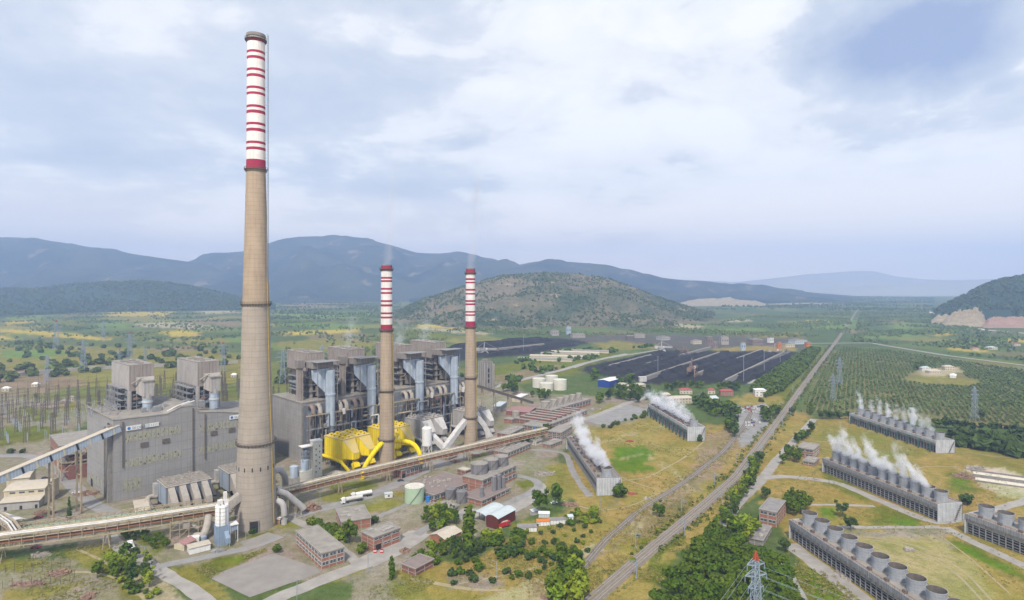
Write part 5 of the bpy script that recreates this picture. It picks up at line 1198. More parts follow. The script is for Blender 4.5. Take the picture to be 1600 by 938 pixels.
# gabled sheds
def gable(label, p0, p1, p2, h, ridge_h, wallm, roofm, along_x=True, name='shed', arc=False, door=0, length=None, depth=None, open_=False, cat='shed', group=None):
    loc, rz, L, W = rect_from(p0, p1, p2, h); L = length or L; W = depth or W
    r = thing(name, label, cat, loc, rz, group)
    def prof(a, n=10):
        if arc: return [(a * i / n, h + ridge_h * math.sin(PI * i / n) ** .8) for i in range(n + 1)]
        return [(0, h), (a / 2, h + ridge_h), (a, h)]
    if along_x:
        pw = [(0, y, z) for y, z in prof(W)]; poly = [(0, 0, 0), (0, W, 0)] + [(0, y, z) for y, z in prof(W)[::-1]]; ex = (L, 0, 0)
        rf = [(-.4, y, z + .04) for y, z in prof(W)] ; ex2 = (L + .8, 0, 0)
        rf[0] = (-.4, -.45, h - .1); rf[-1] = (-.4, W + .45, h - .1)
    else:
        poly = [(0, 0, 0), (L, 0, 0)] + [(x, 0, z) for x, z in prof(L)[::-1]]; ex = (0, W, 0)
        rf = [(x, -.4, z + .04) for x, z in prof(L)]; ex2 = (0, W + .8, 0)
        rf[0] = (-.45, -.4, h - .1); rf[-1] = (L + .45, -.4, h - .1)
    if open_:
        mb = MB()
        for x in (.2, L / 3, 2 * L / 3, L - .2):
            for y in (.2, W - .2): mb.box(x - .15, x + .15, y - .15, y + .15, 0, h)
        mb.build('posts', 'steel_grey', r)
    else: MB().extr(poly, ex).build('wall', wallm, r)
    rf2 = rf + [(x, y, z + .16) for x, y, z in rf[::-1]]
    MB().extr(rf2, ex2).build('roof', roofm, r)
    for i in range(door):
        f_ = (i + .5) / max(1, door)
        if along_x: MB().box(L * f_ - 1.4, L * f_ + 1.4, -.1, .05, 0, h * .7).build('door', 'steel_dark', r)
        else: MB().box(L * f_ - 1.4, L * f_ + 1.4, -.1, .05, 0, h * .7).build('door', 'steel_dark', r)
    return r, L, W, h
gable('gabled shed with a pale ribbed roof and pinkish end wall beside the tall poplar', (695, 843), (721, 830), (671, 836), 3.2, 1.6, 'brick', 'tin_beige', True)
gable('red-brown barn with a pale curved tin roof beside the red fire engine', (778, 811), (805, 796.5), (760, 806), 6.2, 1.3, 'barn_red', 'tin_pale', True, 'barn', True)
gable('open shed with a pale curved tin roof left of the red-brown barn', (759, 806.5), (787, 792), (741, 800), 5.2, 1.2, 'barn_red', 'tin_pale', True, 'shed', True, 0, None, None, True)
# left sheds
r, L, W, h = gable('cream workshop with a curved roof near the left edge, a lean-to along its front', (6, 768), (70, 763), (-8, 755), 10, 1.8, 'cream_wall', 'tin_beige', True, 'workshop', True, cat='workshop')
MB().box(1, L - .5, -6.5, -.02, 0, 4.6).build('lean_to', 'duct_dusty', r); MB().add([(.2, -7.2, 4.7), (L + .3, -7.2, 4.7), (L + .3, -.05, 6.2), (.2, -.05, 6.2), (.2, -7.2, 4.9), (L + .3, -7.2, 4.9), (L + .3, -.05, 6.4), (.2, -.05, 6.4)], [(0, 3, 2, 1), (4, 5, 6, 7), (0, 1, 5, 4), (1, 2, 6, 5), (2, 3, 7, 6), (3, 0, 4, 7)]).build('lean_to_roof', 'tin_beige', r)
for i in range(5): MB().box(3 + i * 5, 6 + i * 5, -.1, .05, 8, 9).build('window', 'glass_dark', r)
for i in range(3): MB().box(3 + i * 8, 4.4 + i * 8, -6.6, -6.4, 0, 2.2).build('door', 'black_void', r)
gable('smaller cream workshop tucked behind the curved roof workshop at the left edge', (10, 750), (46, 746), (2, 742), 10, 1.5, 'cream_wall', 'tin_beige', True, 'workshop', True, cat='workshop')
gable('open sided store under a white sheet roof at the left edge', (8, 820), (38, 811), (-30, 800), 5, 1, 'white_paint', 'white_paint', False, 'store', True, 0, None, 22, True, cat='store')
o, L, W, h = gable('low shed with a beige roof between the pipe rack and the precipitator', (212, 800), (234, 796), (178, 788), 4.5, .5, 'brick', 'tin_beige', True)
loc, rz, L, W = rect_from((93, 698.5), (129, 679), (53, 678), 18)
r = thing('brick_hall', 'big windowless red brick hall left of the signed boiler hall', 'building', loc, R(44)); W = 46; L = 34
MB().box(0, L, 0, W, 0, 18).build('wall', 'brick', r); MB().box(-.3, L + .3, -.3, W + .3, 18, 18.7).build('roof', 'roof_felt', r)
mb = MB()
for i in range(8): mb.box(-.15, 0, i * 6.4, i * 6.4 + .5, 0, 17.9)
for z in (6, 12): mb.box(-.12, 0, 0, W, z, z + .4)
mb.build('concrete_frame', 'concrete_dark', r); MB().box(-.2, .05, 18, 40, 9, 10.4).build('window_strip', 'glass_dark', r); MB().box(-.2, .05, 4, 8, 0, 6).build('gate', 'white_paint', r)
r = thing('steel_bunker', 'rusty open steel floor frame between the brick hall and the signed boiler hall', 'building', G(96, 752), R(44))
lattice(MB(), 0, 16, 0, 20, 0, 19, 2, 2, 3, .6).build('frame', 'beige_steel', r); MB().box(.5, 15.5, .5, 19.5, 11, 11.6).box(.5, 15.5, .5, 19.5, 17, 17.5).build('floor', 'concrete_dark', r); MB().box(4, 15, -1, 16, 0, 10).build('store', 'brick_dark', r); MB().box(5, 14, 3, 15, 11.7, 15).build('tank', 'rust_scrap', r)
# cottage, garages
gable('tiny cream cottage with a pink roof by the row of white garages', (272, 849), (287.5, 852), (265, 843), 3, 1.4, 'cream_wall', 'roof_pink', False, 'cottage', cat='house', depth=7)
loc, rz, L, W = rect_from((296, 858), (329, 850), (289, 854), 3)
r = thing('garage_row', 'row of low white garages beside the lime silo', 'garage', loc, rz); MB().box(0, L, 0, 6, 0, 3).build('wall', 'white_paint', r); MB().box(-.3, L + .3, -.4, 6.3, 3, 3.2).build('roof', 'tin_beige', r)
for i in range(4): MB().box(L * (i + .1) / 4, L * (i + .9) / 4, -.1, .05, 0, 2.4).build('garage_door', 'white_clean', r)
r = thing('pump_skid', 'small white plant cabins heaped behind the white garages', 'cabin', G(298, 850), R(20)); MB().box(-2, 4, 0, 4, 0, 3).build('cabin', 'white_paint', r); MB().lathe([(1.6, 0), (1.6, 2.4), (1, 3)], 12, (6, 2, 0)).build('tank', 'galvanised', r)
# ---------------------------------------------------------------- water treatment plant with tanks
K1 = brick_block('sprawling low treatment hall with a brown flat roof behind the green tank', (678, 774), (741, 752), (624.6, 760.4), 4.8, 1, 5, True, True, None, 0, 'roof_plum', 'brick_dark')
brick_block('low treatment wing carrying three slim upright tanks on its roof', (752.5, 783), (796.5, 763), (728, 772), 3.4, 1, 5, True, False, 2, 0, 'roof_plum', 'brick')
brick_block('two storey treatment block with three large dark tanks on its roof', (754, 751), (806, 728), (739.4, 746.5), 9.2, 2, 5, True, False, None, 0, 'roof_felt', 'brick', depth=17)
brick_block('small beige roofed shed behind the sprawling treatment hall', (727, 736), (736, 733), (707, 732), 4.0, 1, 5, False, False, None, 0, 'tin_beige', 'brick_dark', depth=8)
for i in range(16):
    q = G(random.uniform(662, 705), random.uniform(746, 762), 4.85)
    tag(MB().box(-.8, .8, -.6, .6, 0, random.uniform(.7, 1.6)).build('roof_vent', 'duct_grey'), 'small grey vent box on the brown roof of the treatment hall', 'vent', 'vents on the treatment hall roof').location = q
def tank(label, px, py, wpx, hm, material, z=0, ladder=True, cone=.6, group=None, name='tank', rim=None):
    c = G(px, py, z); k_ = c.y / F; rad_ = wpx / 2 * k_; c = c + Vector((c.x, c.y, 0)).normalized() * rad_; c.z = z
    r = thing(name, label, 'tank', c, 0, group)
    MB().lathe([(rad_, 0), (rad_, hm)], 28).build('shell', material, r, True)
    MB().lathe([(rad_ + .1, hm), (rad_ + .12, hm + .15), (.4, hm + cone), (.3, hm + cone + .3)], 28).build('roof', rim or material, r)
    rl = MB()
    for i in range(18): a_ = 2 * PI * i / 18; rl.bar((rad_ * math.cos(a_), rad_ * math.sin(a_), hm), (rad_ * math.cos(a_), rad_ * math.sin(a_), hm + 1), .08)
    rl.lathe([(rad_ - .04, hm + 1), (rad_ + .04, hm + 1), (rad_ + .04, hm + 1.08), (rad_ - .04, hm + 1.08)], 28, (0, 0, 0), False)
    if wpx > 11: rl.build('railing', 'steel_grey', r)
    if ladder:
        ld = MB(); n = 12
        for i in range(n): a_ = -1.9 + i * .1; ld.bar(((rad_ + .3) * math.cos(a_), (rad_ + .3) * math.sin(a_), hm * i / n), ((rad_ + .3) * math.cos(a_ + .1), (rad_ + .3) * math.sin(a_ + .1), hm * (i + 1) / n), .25)
        ld.build('stair', 'steel_dark', r)
    return r
tank('pale green tank with a cream roof, alone of that colour, left of the treatment hall', 647.7, 788.6, 31, 9.6, 'green_tank', rim='cream_tank')
tank('left one of two grey ground tanks in front of the treatment hall', 703.7, 783, 17, 6.6, 'tank_grey'); tank('right one of two grey ground tanks in front of the treatment hall', 721.6, 788, 17, 7, 'tank_grey')
tank('nearest and widest of three dark tanks on the treatment block roof', 749, 742.5, 27, 6.4, 'tank_grey', 9.3, rim='roof_felt'); tank('middle one of three dark tanks on the treatment block roof', 767, 735.5, 24, 6.4, 'tank_grey', 9.3, rim='roof_felt'); tank('farthest of three dark tanks on the treatment block roof', 783.5, 729.5, 22, 6.2, 'tank_grey', 9.3, rim='roof_felt')
tank('tallest and leftmost of three slim upright tanks on the low treatment wing', 772.4, 768, 7.5, 9, 'tank_grey', 3.5, False, .8); tank('middle one of three slim upright tanks on the low treatment wing', 779.8, 765, 7, 9, 'tank_grey', 3.5, False, .8); tank('slim tank with an orange foot at the end of the low treatment wing', 786.5, 763, 6.5, 6.6, 'tank_grey', 3.5, False, .8)
tank('single short slim tank standing apart on the low treatment wing', 753, 777.5, 6.5, 6, 'tank_grey', 3.5, False)
tag(MB().box(-1.2, 1.2, -1, 1, 0, 3.4).box(-1.35, 1.35, -1.15, 1.15, 3.4, 3.6).build('blue_cabin', 'bright_blue'), 'bright blue upright cabin beside the pale green tank', 'cabin').location = G(668.8, 785)
r = thing('guard_hut', 'little white hut on the grass strip beside the plant road', 'hut', G(607, 778), R(20)); MB().box(-2.4, 2.4, -1.6, 1.6, .4, 3).build('wall', 'white_paint', r); MB().box(-2.7, 2.7, -1.9, 1.9, 3, 3.2).build('roof', 'tin_pale', r); MB().box(-.6, .6, -1.7, -1.55, 1.2, 2.3).build('window', 'glass_dark', r)
# older clarifier complex behind
L1 = brick_block('low clarifier hall with brick cross ribs on its roof, far right of the rightmost chimney', (863.7, 662), (917, 641), (812, 650.5), 4.4, 1, 6, True, False, None, 0, 'roof_felt', 'brick_dark')
a0 = Vector(L1.location); cs, sn_ = math.cos(L1.rotation_euler.z), math.sin(L1.rotation_euler.z)
_, _, LL, WW = rect_from((863.7, 662), (917, 641), (812, 650.5), 4.4)
for i in range(7): MB().box(4 + i * LL / 7.3, 7.5 + i * LL / 7.3, 5, WW - 4, 4.5, 6.2).build('roof_rib', 'brick_dark', L1); MB().box(3.7 + i * LL / 7.3, 7.8 + i * LL / 7.3, 4.7, WW - 3.7, 6.2, 6.5).build('rib_slab', 'roof_felt', L1)
L2_ = brick_block('long clarifier block carrying a row of six concrete tanks', (862, 641.5), (923, 623.5), (846, 637), 7, 1, 6, True, False, None, 0, 'roof_felt', 'brick', depth=20)
for i, (x, y, w_) in enumerate(((852.5, 639.5, 13.5), (865.5, 636, 10.5), (876, 633, 10), (885.5, 630, 9.5), (895, 627.6, 9.2), (904.5, 625, 9))):
    tank(['nearest and widest of six concrete tanks on the clarifier block', 'second nearest of six concrete tanks on the clarifier block', 'third nearest of six concrete tanks on the clarifier block', 'fourth nearest of six concrete tanks on the clarifier block', 'fifth nearest of six concrete tanks on the clarifier block', 'farthest of six concrete tanks on the clarifier block'][i], x, y, w_, 7, 'duct_grey', 7.1, True, .3, 'concrete clarifier tanks')
loc, rz, L, W = rect_from((826, 645), (837, 637), (795, 640), 4); r = thing('shed', 'wide shed with a dusky red roof left of the clarifier tanks', 'shed', loc, rz); MB().box(0, L, 0, W, 0, 4).build('wall', 'brick_dark', r); MB().box(-.5, L + .5, -.5, W + .5, 4, 4.4).build('roof', 'roof_pink', r)
brick_block('small low brick house between the rightmost chimney and the clarifier hall', (800, 656), (806, 653.5), (784, 653), 4, 1, 4, True, False, None, 0, 'roof_felt', 'brick', depth=9)
brick_block('low brick corridor building in front of the clarifier hall', (848, 668), (862, 662), (818, 661), 4, 1, 5, False, True, None, 0, 'roof_felt', 'brick_dark', depth=22)
tank('short grey concrete tank left of the clarifier hall', 806, 653, 12, 6, 'duct_grey', 0, False)
for px in (835.4, 840.2): tank('left one of two slim bright blue tanks by the clarifier hall' if px < 838 else 'right one of two slim bright blue tanks by the clarifier hall', px, 674.5, 3.4, 3.6, 'bright_blue', 0, False, .5)
brick_block('dusty white boiler shed under the thin dark conveyor', (781, 636), (792, 628), (772, 627), 6, 1, 6, False, False, None, 0, 'tin_pale', 'duct_dusty', depth=9)
brick_block('low white roofed store behind the thin dark conveyor', (812, 622), (826, 616), (797, 616), 5, 1, 6, False, False, None, 0, 'white_paint', 'cream_wall', depth=10)
brick_block('grey shed behind the bunker tower with a pale flat roof', (733, 588), (746, 584), (727, 584), 6, 1, 6, False, False, None, 0, 'white_paint', 'brick_dark', depth=9)
# cream oil tanks
for lab, x, y, w_, h_ in (('cream oil tank at the back of the four by the coal yard', 862, 602.5, 20, 12), ('cream oil tank on the left of the four by the coal yard', 842, 606.5, 20.5, 11.5), ('cream oil tank on the right of the four by the coal yard', 874.7, 610.5, 21.5, 13), ('cream oil tank in front of the four by the coal yard', 853.7, 612, 21.5, 9.6)):
    tank(lab, x, y, w_, h_, 'cream_tank', 0, False, .8, 'cream oil tanks')
# blue shed, beige sheds, barracks, houses
gable('bright blue industrial shed with a white roof at the edge of the coal yard', (952, 596), (971.5, 591), (934.6, 594), 9, 1.2, 'blue_shed', 'white_clean', True, door=1)
gable('dusty flat shed in front of the bright blue shed', (972, 602), (981, 598.5), (958, 602), 5, .8, 'duct_dusty', 'tin_beige', True); gable('long beige roofed shed right of the bright blue shed', (985, 605.5), (1009, 600.5), (978, 602), 4, 1.2, 'cream_wall', 'tin_beige', True)
for i, (a_, b_) in enumerate((((895.7, 564.5), (812, 561.6)), ((911, 560), (830, 557.6)), ((924.7, 556.4), (847, 553.8)), ((938, 553.8), (863, 551.2)), ((952, 551.2), (880, 549.2)))):
    A, B = G(*a_), G(*b_); d = B - A; rz = math.atan2(d.y, d.x); L = d.length
    r = thing('barracks', ['nearest of five long low barracks beside the coal yard', 'second nearest of five long low barracks beside the coal yard', 'middle one of five long low barracks beside the coal yard', 'second farthest of five long low barracks beside the coal yard', 'farthest of five long low barracks beside the coal yard'][i], 'barracks', A, rz, 'long barracks by the coal yard')
    MB().extr([(0, 0, 0), (0, 13, 0), (0, 13, 3.6), (0, 6.5, 5.4), (0, 0, 3.6)], (L, 0, 0)).build('wall', 'cream_wall', r)
    for s_ in (0, 1): MB().extr([(-.5, 6.5 + (s_ * 2 - 1) * 7, 3.5), (-.5, 6.5, 5.45), (-.5, 6.5, 5.65), (-.5, 6.5 + (s_ * 2 - 1) * 7, 3.7)], (L + 1, 0, 0)).build('roof', 'tin_beige' if i % 2 else 'roof_felt', r)
def house(label, px, py, wpx, hm, rz, wallm, roofm, ratio=.65, rh=2.2, hip=True, group=None):
    P = G(px, py); k_ = P.y / F; L = wpx * k_; W = L * ratio
    r = thing('house', label, 'house', P, R(rz), group); MB().box(-L / 2, L / 2, 0, W, 0, hm).build('wall', wallm, r)
    i_ = W / 2 if hip else 0
    MB().add([(-L / 2 - .5, -.5, hm), (L / 2 + .5, -.5, hm), (L / 2 + .5, W + .5, hm), (-L / 2 - .5, W + .5, hm), (-L / 2 + i_ * .8, W / 2, hm + rh), (L / 2 - i_ * .8, W / 2, hm + rh)], [(0, 1, 5, 4), (1, 2, 5), (2, 3, 4, 5), (3, 0, 4), (3, 2, 1, 0)]).build('roof', roofm, r)
    n = max(2, int(L / 3.4)); wm_, fm_ = win_mesh(1.5, 1.5)
    for i in range(n):
        for z in ([1] if hm < 5 else [1, 4.2]): o = link('window', wm_, r, loc=(-L / 2 + L * (i + .5) / n, 0, z)); link('window_frame', fm_, o)
    return r
house('long cream house with a pale roof behind the steam of the farthest left cooling tower', 1066, 631, 40, 6, 8, 'cream_wall', 'tin_beige', .4, 2.4)
house('cream house with a plum red roof behind the long cream house', 1072, 616, 19, 5, -5, 'cream_wall', 'roof_red'); house('small pink roofed house between the trees near the car park', 1112, 616, 11, 5, 0, 'cream_wall', 'roof_red')
house('wide pink roofed house right of the small pink roofed house', 1136, 619, 20, 6, -4, 'brick', 'roof_red', .5); house('white house with a pale blue gabled roof above the tree clump by the car park', 1115, 629, 19, 4.5, 20, 'white_paint', 'tin_pale', .7, 2.6, False)
house('white walled hangar with two roof ridges near the railway', 1189, 620, 17, 8, -8, 'white_paint', 'white_clean', .8, 1.6); house('dusty low house left of the long cream house', 1042, 622, 12, 4, 5, 'brick', 'tin_beige')
house('white farmhouse on the left of the orchard farmyard', 1448, 580, 13, 5, 0, 'white_paint', 'tin_pale', .7); house('cream farmhouse in the middle of the orchard farmyard', 1462, 584, 20, 4, 4, 'cream_wall', 'tin_beige', .5); house('cream villa with a hipped roof on the right of the orchard farmyard', 1484, 579, 14, 6, -6, 'cream_wall', 'tin_beige', .7)
house('long white shed lying slantwise beside the orchard farmyard', 1494, 590, 22, 3.5, 52, 'white_paint', 'white_clean', .35, 1.4, False)
for x, y, w_, rf, lb in ((1525, 548, 10, 'roof_red', 'red roofed farmhouse'), (1552, 547, 14, 'tin_pale', 'pale roofed farm store'), (1590, 541, 10, 'roof_red', 'small red roofed cottage')): house(lb + ' among the trees beyond the far right road', x, y, w_, 5, 0, 'cream_wall', rf)
for x, y, w_, rf, lb in ((100, 478, 7, 'roof_red', 'tiny red roofed house on the hillside at far left'), (85, 479.5, 5, 'roof_red', 'tiny brick cottage left of the red roofed hillside house'), (638, 568, 11, 'roof_pink', 'lone house with a pink roof behind the boiler towers')): house(lb, x, y, w_, 5, 0, 'cream_wall', rf)
for x, y, w_, h_, m_, lb in ((1110, 541, 10, 20, 'duct_dark', 'rusty brown crusher tower at the far end of the coal yard'), (1118, 545, 6, 14, 'duct_dark', 'lower brown crusher house at the far end of the coal yard'), (1133, 539, 12, 18, 'duct_grey', 'grey screening house behind the coal yard'), (1162, 548, 7, 16, 'blue_metal', 'pale blue hopper house behind the coal yard'), (1185, 540, 20, 13, 'duct_dark', 'long brown mine hall behind the coal yard'), (1206, 536, 8, 12, 'white_paint', 'white headhouse behind the coal yard'),
                     (1219, 546, 6, 14, 'orange_paint', 'orange loading tower behind the coal yard'), (1235, 543, 16, 7, 'cream_wall', 'cream mine office behind the coal yard'), (1252, 538, 22, 9, 'tin_pale', 'blue-white mine hall by the railway'), (1264, 542, 8, 9, 'orange_paint', 'orange and white mine shed by the railway'), (868, 525, 12, 14, 'duct_grey', 'grey coal hall at the foot of the brown hill'), (889, 523, 7, 22, 'blue_metal', 'pale bunker block at the foot of the brown hill'), (905, 528, 20, 9, 'duct_grey', 'long grey coal shed at the foot of the brown hill'), (1000, 528, 16, 8, 'duct_grey', 'dusty mine shed in the middle distance'), (1040, 532, 18, 8, 'duct_dusty', 'pale mine shed in the middle distance'), (985, 531, 12, 9, 'steel_dark', 'dark mine shed left of the dusty mine sheds'), (1090, 538, 14, 8, 'cream_wall', 'cream mine store left of the crusher towers')):
    P = G(x, y); k_ = P.y / F; r = thing('mine_building', lb, 'building', P, R(random.uniform(-15, 25))); L = w_ * k_; W = L * .7
    MB().box(-L / 2, L / 2, 0, W, 0, h_).build('wall', m_, r); MB().box(-L / 2 - .5, L / 2 + .5, -.5, W + .5, h_, h_ + .6).box(-L / 4, L / 8, W * .2, W * .7, h_ + .6, h_ + 2.4).build('roof', 'roof_felt', r)
    mb = MB(); n = max(2, int(L / 5))
    for i in range(n): mb.box(-L / 2 + L * (i + .3) / n, -L / 2 + L * (i + .7) / n, -.2, .1, h_ * .45, h_ * .65)
    mb.build('window_row', 'glass_dark', r)

# ---------------------------------------------------------------- coal yard: long heaps, belts, stackers
def heap(label, a_, b_, wd, hm):
    A, B = G(*a_), G(*b_); d = (B - A); L = d.length; d.normalize(); nn = Vector((-d.y, d.x, 0)); n = int(L / 7); mb = MB(); V = []
    prof_ = ((-.5, 0), (-.36, .85), (-.26, 1), (-.1, .4), (.04, .28), (.2, 1.1), (.32, .9), (.5, 0)); m_ = 8
    for i in range(n + 1):
        e_ = min(1, i / 4, (n - i) / 4)
        for j, (s_, z) in enumerate(prof_):
            q = A + d * (L * i / n) + nn * (s_ * wd * .82 * (.75 + .25 * e_) + random.uniform(-2.2, 2.2)); V.append((q.x, q.y, max(0, z * hm * .8 * e_ * (.8 + .35 * abs(fbm(q.x, q.y, .02))) + random.uniform(-.5, .5)) - (.3 if z == 0 else 0)))
    mb.add(V, [(i * m_ + j, i * m_ + j + 1, (i + 1) * m_ + j + 1, (i + 1) * m_ + j) for i in range(n) for j in range(m_ - 1)])
    o = mb.build('coal_heap', 'coal'); return tag(o, label, 'coal heap')
for lb, a_, b_, w_, h_ in (('coal heap along the left border of the main coal yard', (925, 580), (1045, 550), 46, 7), ('coal heap left of the middle stacking belt', (965, 592), (1085, 552.5), 50, 8), ('coal heap between the two long stacking belts', (1040, 592), (1150, 553), 56, 10), ('dark coal heap right of the long stacking belt', (1108, 588), (1205, 553), 60, 11), ('coal heap along the right border of the main coal yard', (1158, 594), (1242, 556), 40, 8),
                           ('coal heap at the back of the far coal yard', (700, 546), (860, 531), 60, 12), ('coal heap at the front of the far coal yard', (745, 557), (900, 538), 50, 7)): heap(lb, a_, b_, w_, h_)
for i, (a_, b_) in enumerate((((1006, 594), (1124, 553.6)), ((1091, 586.5), (1190, 549)), ((1134, 598), (1231, 550)), ((952, 575), (1017, 557.5)), ((1010, 572), (1110, 545)), ((745, 551), (850, 540)))):
    A, B = G(*a_), G(*b_); d = (B - A).normalized(); nn = Vector((-d.y, d.x, 0))
    r = thing('stacking_belt', ['pale stacking belt starting at the left white box of the coal yard', 'pale stacking belt behind the big brown stacker', 'pale stacking belt on the right side of the coal yard', 'short stacking belt at the left end of the coal yard', 'faint stacking belt in the middle of the coal yard', 'stacking belt through the far coal yard'][i], 'conveyor', A)
    q = B - A; MB().extr([nn * -5.5, nn * -3 + Vector((0, 0, 3.4)), nn * 3 + Vector((0, 0, 3.4)), nn * 5.5], q).build('embankment', 'asphalt_dark', r); MB().extr([nn * -.9 + Vector((0, 0, 3.42)), nn * -.9 + Vector((0, 0, 5.0)), nn * .9 + Vector((0, 0, 5.0)), nn * .9 + Vector((0, 0, 3.42))], q).build('belt', 'duct_grey', r)
def stacker(label, px, py, s_, rz, m_):
    r = thing('stacker', label, 'stacker', G(px, py), R(rz)); r.scale = (s_,) * 3
    mb = MB()
    for y in (-5, 5):
        mb.box(-7, 7, y - .8, y + .8, 2, 4)
        for x in (-6, 0, 6): mb.box(x - .9, x + .9, y - .7, y + .7, 0, 2)
        for p, q in (((-6, y, 4), (-1, y * .5, 13)), ((6, y, 4), (1, y * .5, 13)), ((-6, y, 4), (1, y * .7, 9)), ((6, y, 4), (-1, y * .7, 9))): mb.bar(p, q, .7)
    mb.build('portal', m_, r)
    bm = MB()
    for y in (-1.5, 1.5):
        for z in (12, 14.4): bm.bar((-16, y, z - 1), (26, y, z - 3), .5)
        for i in range(14): bm.bar((-16 + i * 3, y, 11 - i * .14), (-13 + i * 3, y, 13.2 - i * .14), .35)
    bm.bar((0, 0, 12), (0, 0, 24), .9).bar((-2, 1, 12), (0, 0, 24), .6).bar((0, 0, 24), (25, 0, 11.5), .35).bar((0, 0, 24), (-15, 0, 13), .35); bm.build('boom', m_, r)
    MB().box(-17, -11, -2.5, 2.5, 8, 12.5).build('counterweight', m_, r); MB().box(2, 5, -3.8, -1.6, 10, 13).build('cab', 'white_paint', r)
    MB().lathe([(3.2, -.6), (3.2, .6)], 16).build('bucket_wheel', 'steel_dark', r).matrix_local = __import__('mathutils').Matrix.Translation((27, 0, 9)) @ __import__('mathutils').Matrix.Rotation(R(90), 4, 'X')
    return r
stacker('big rusty brown bucket wheel stacker at the front of the coal yard', 1081, 588, 1.15, 60, 'rust_scrap'); stacker('cream stacker at the far right of the coal yard', 1211, 556, 1.0, 20, 'beige_steel'); stacker('small rusty stacker at the far middle of the coal yard', 1068, 555, .9, 110, 'rust_scrap')
stacker('white stacker at the far left corner of the coal yard', 1034, 550, .9, 10, 'dust_white'); stacker('pale stacker standing in the far coal yard behind the boiler house', 757, 554, 1.0, 15, 'duct_dusty')
tag(MB().box(-5, 5, -4, 4, 0, 6).box(-5.4, 5.4, -4.4, 4.4, 6, 6.5).box(-2, 0, -4.2, -3.9, 0, 3).build('transfer_house', 'dust_white'), 'white transfer box at the near end of the left stacking belt', 'transfer house').location = G(1004, 596)

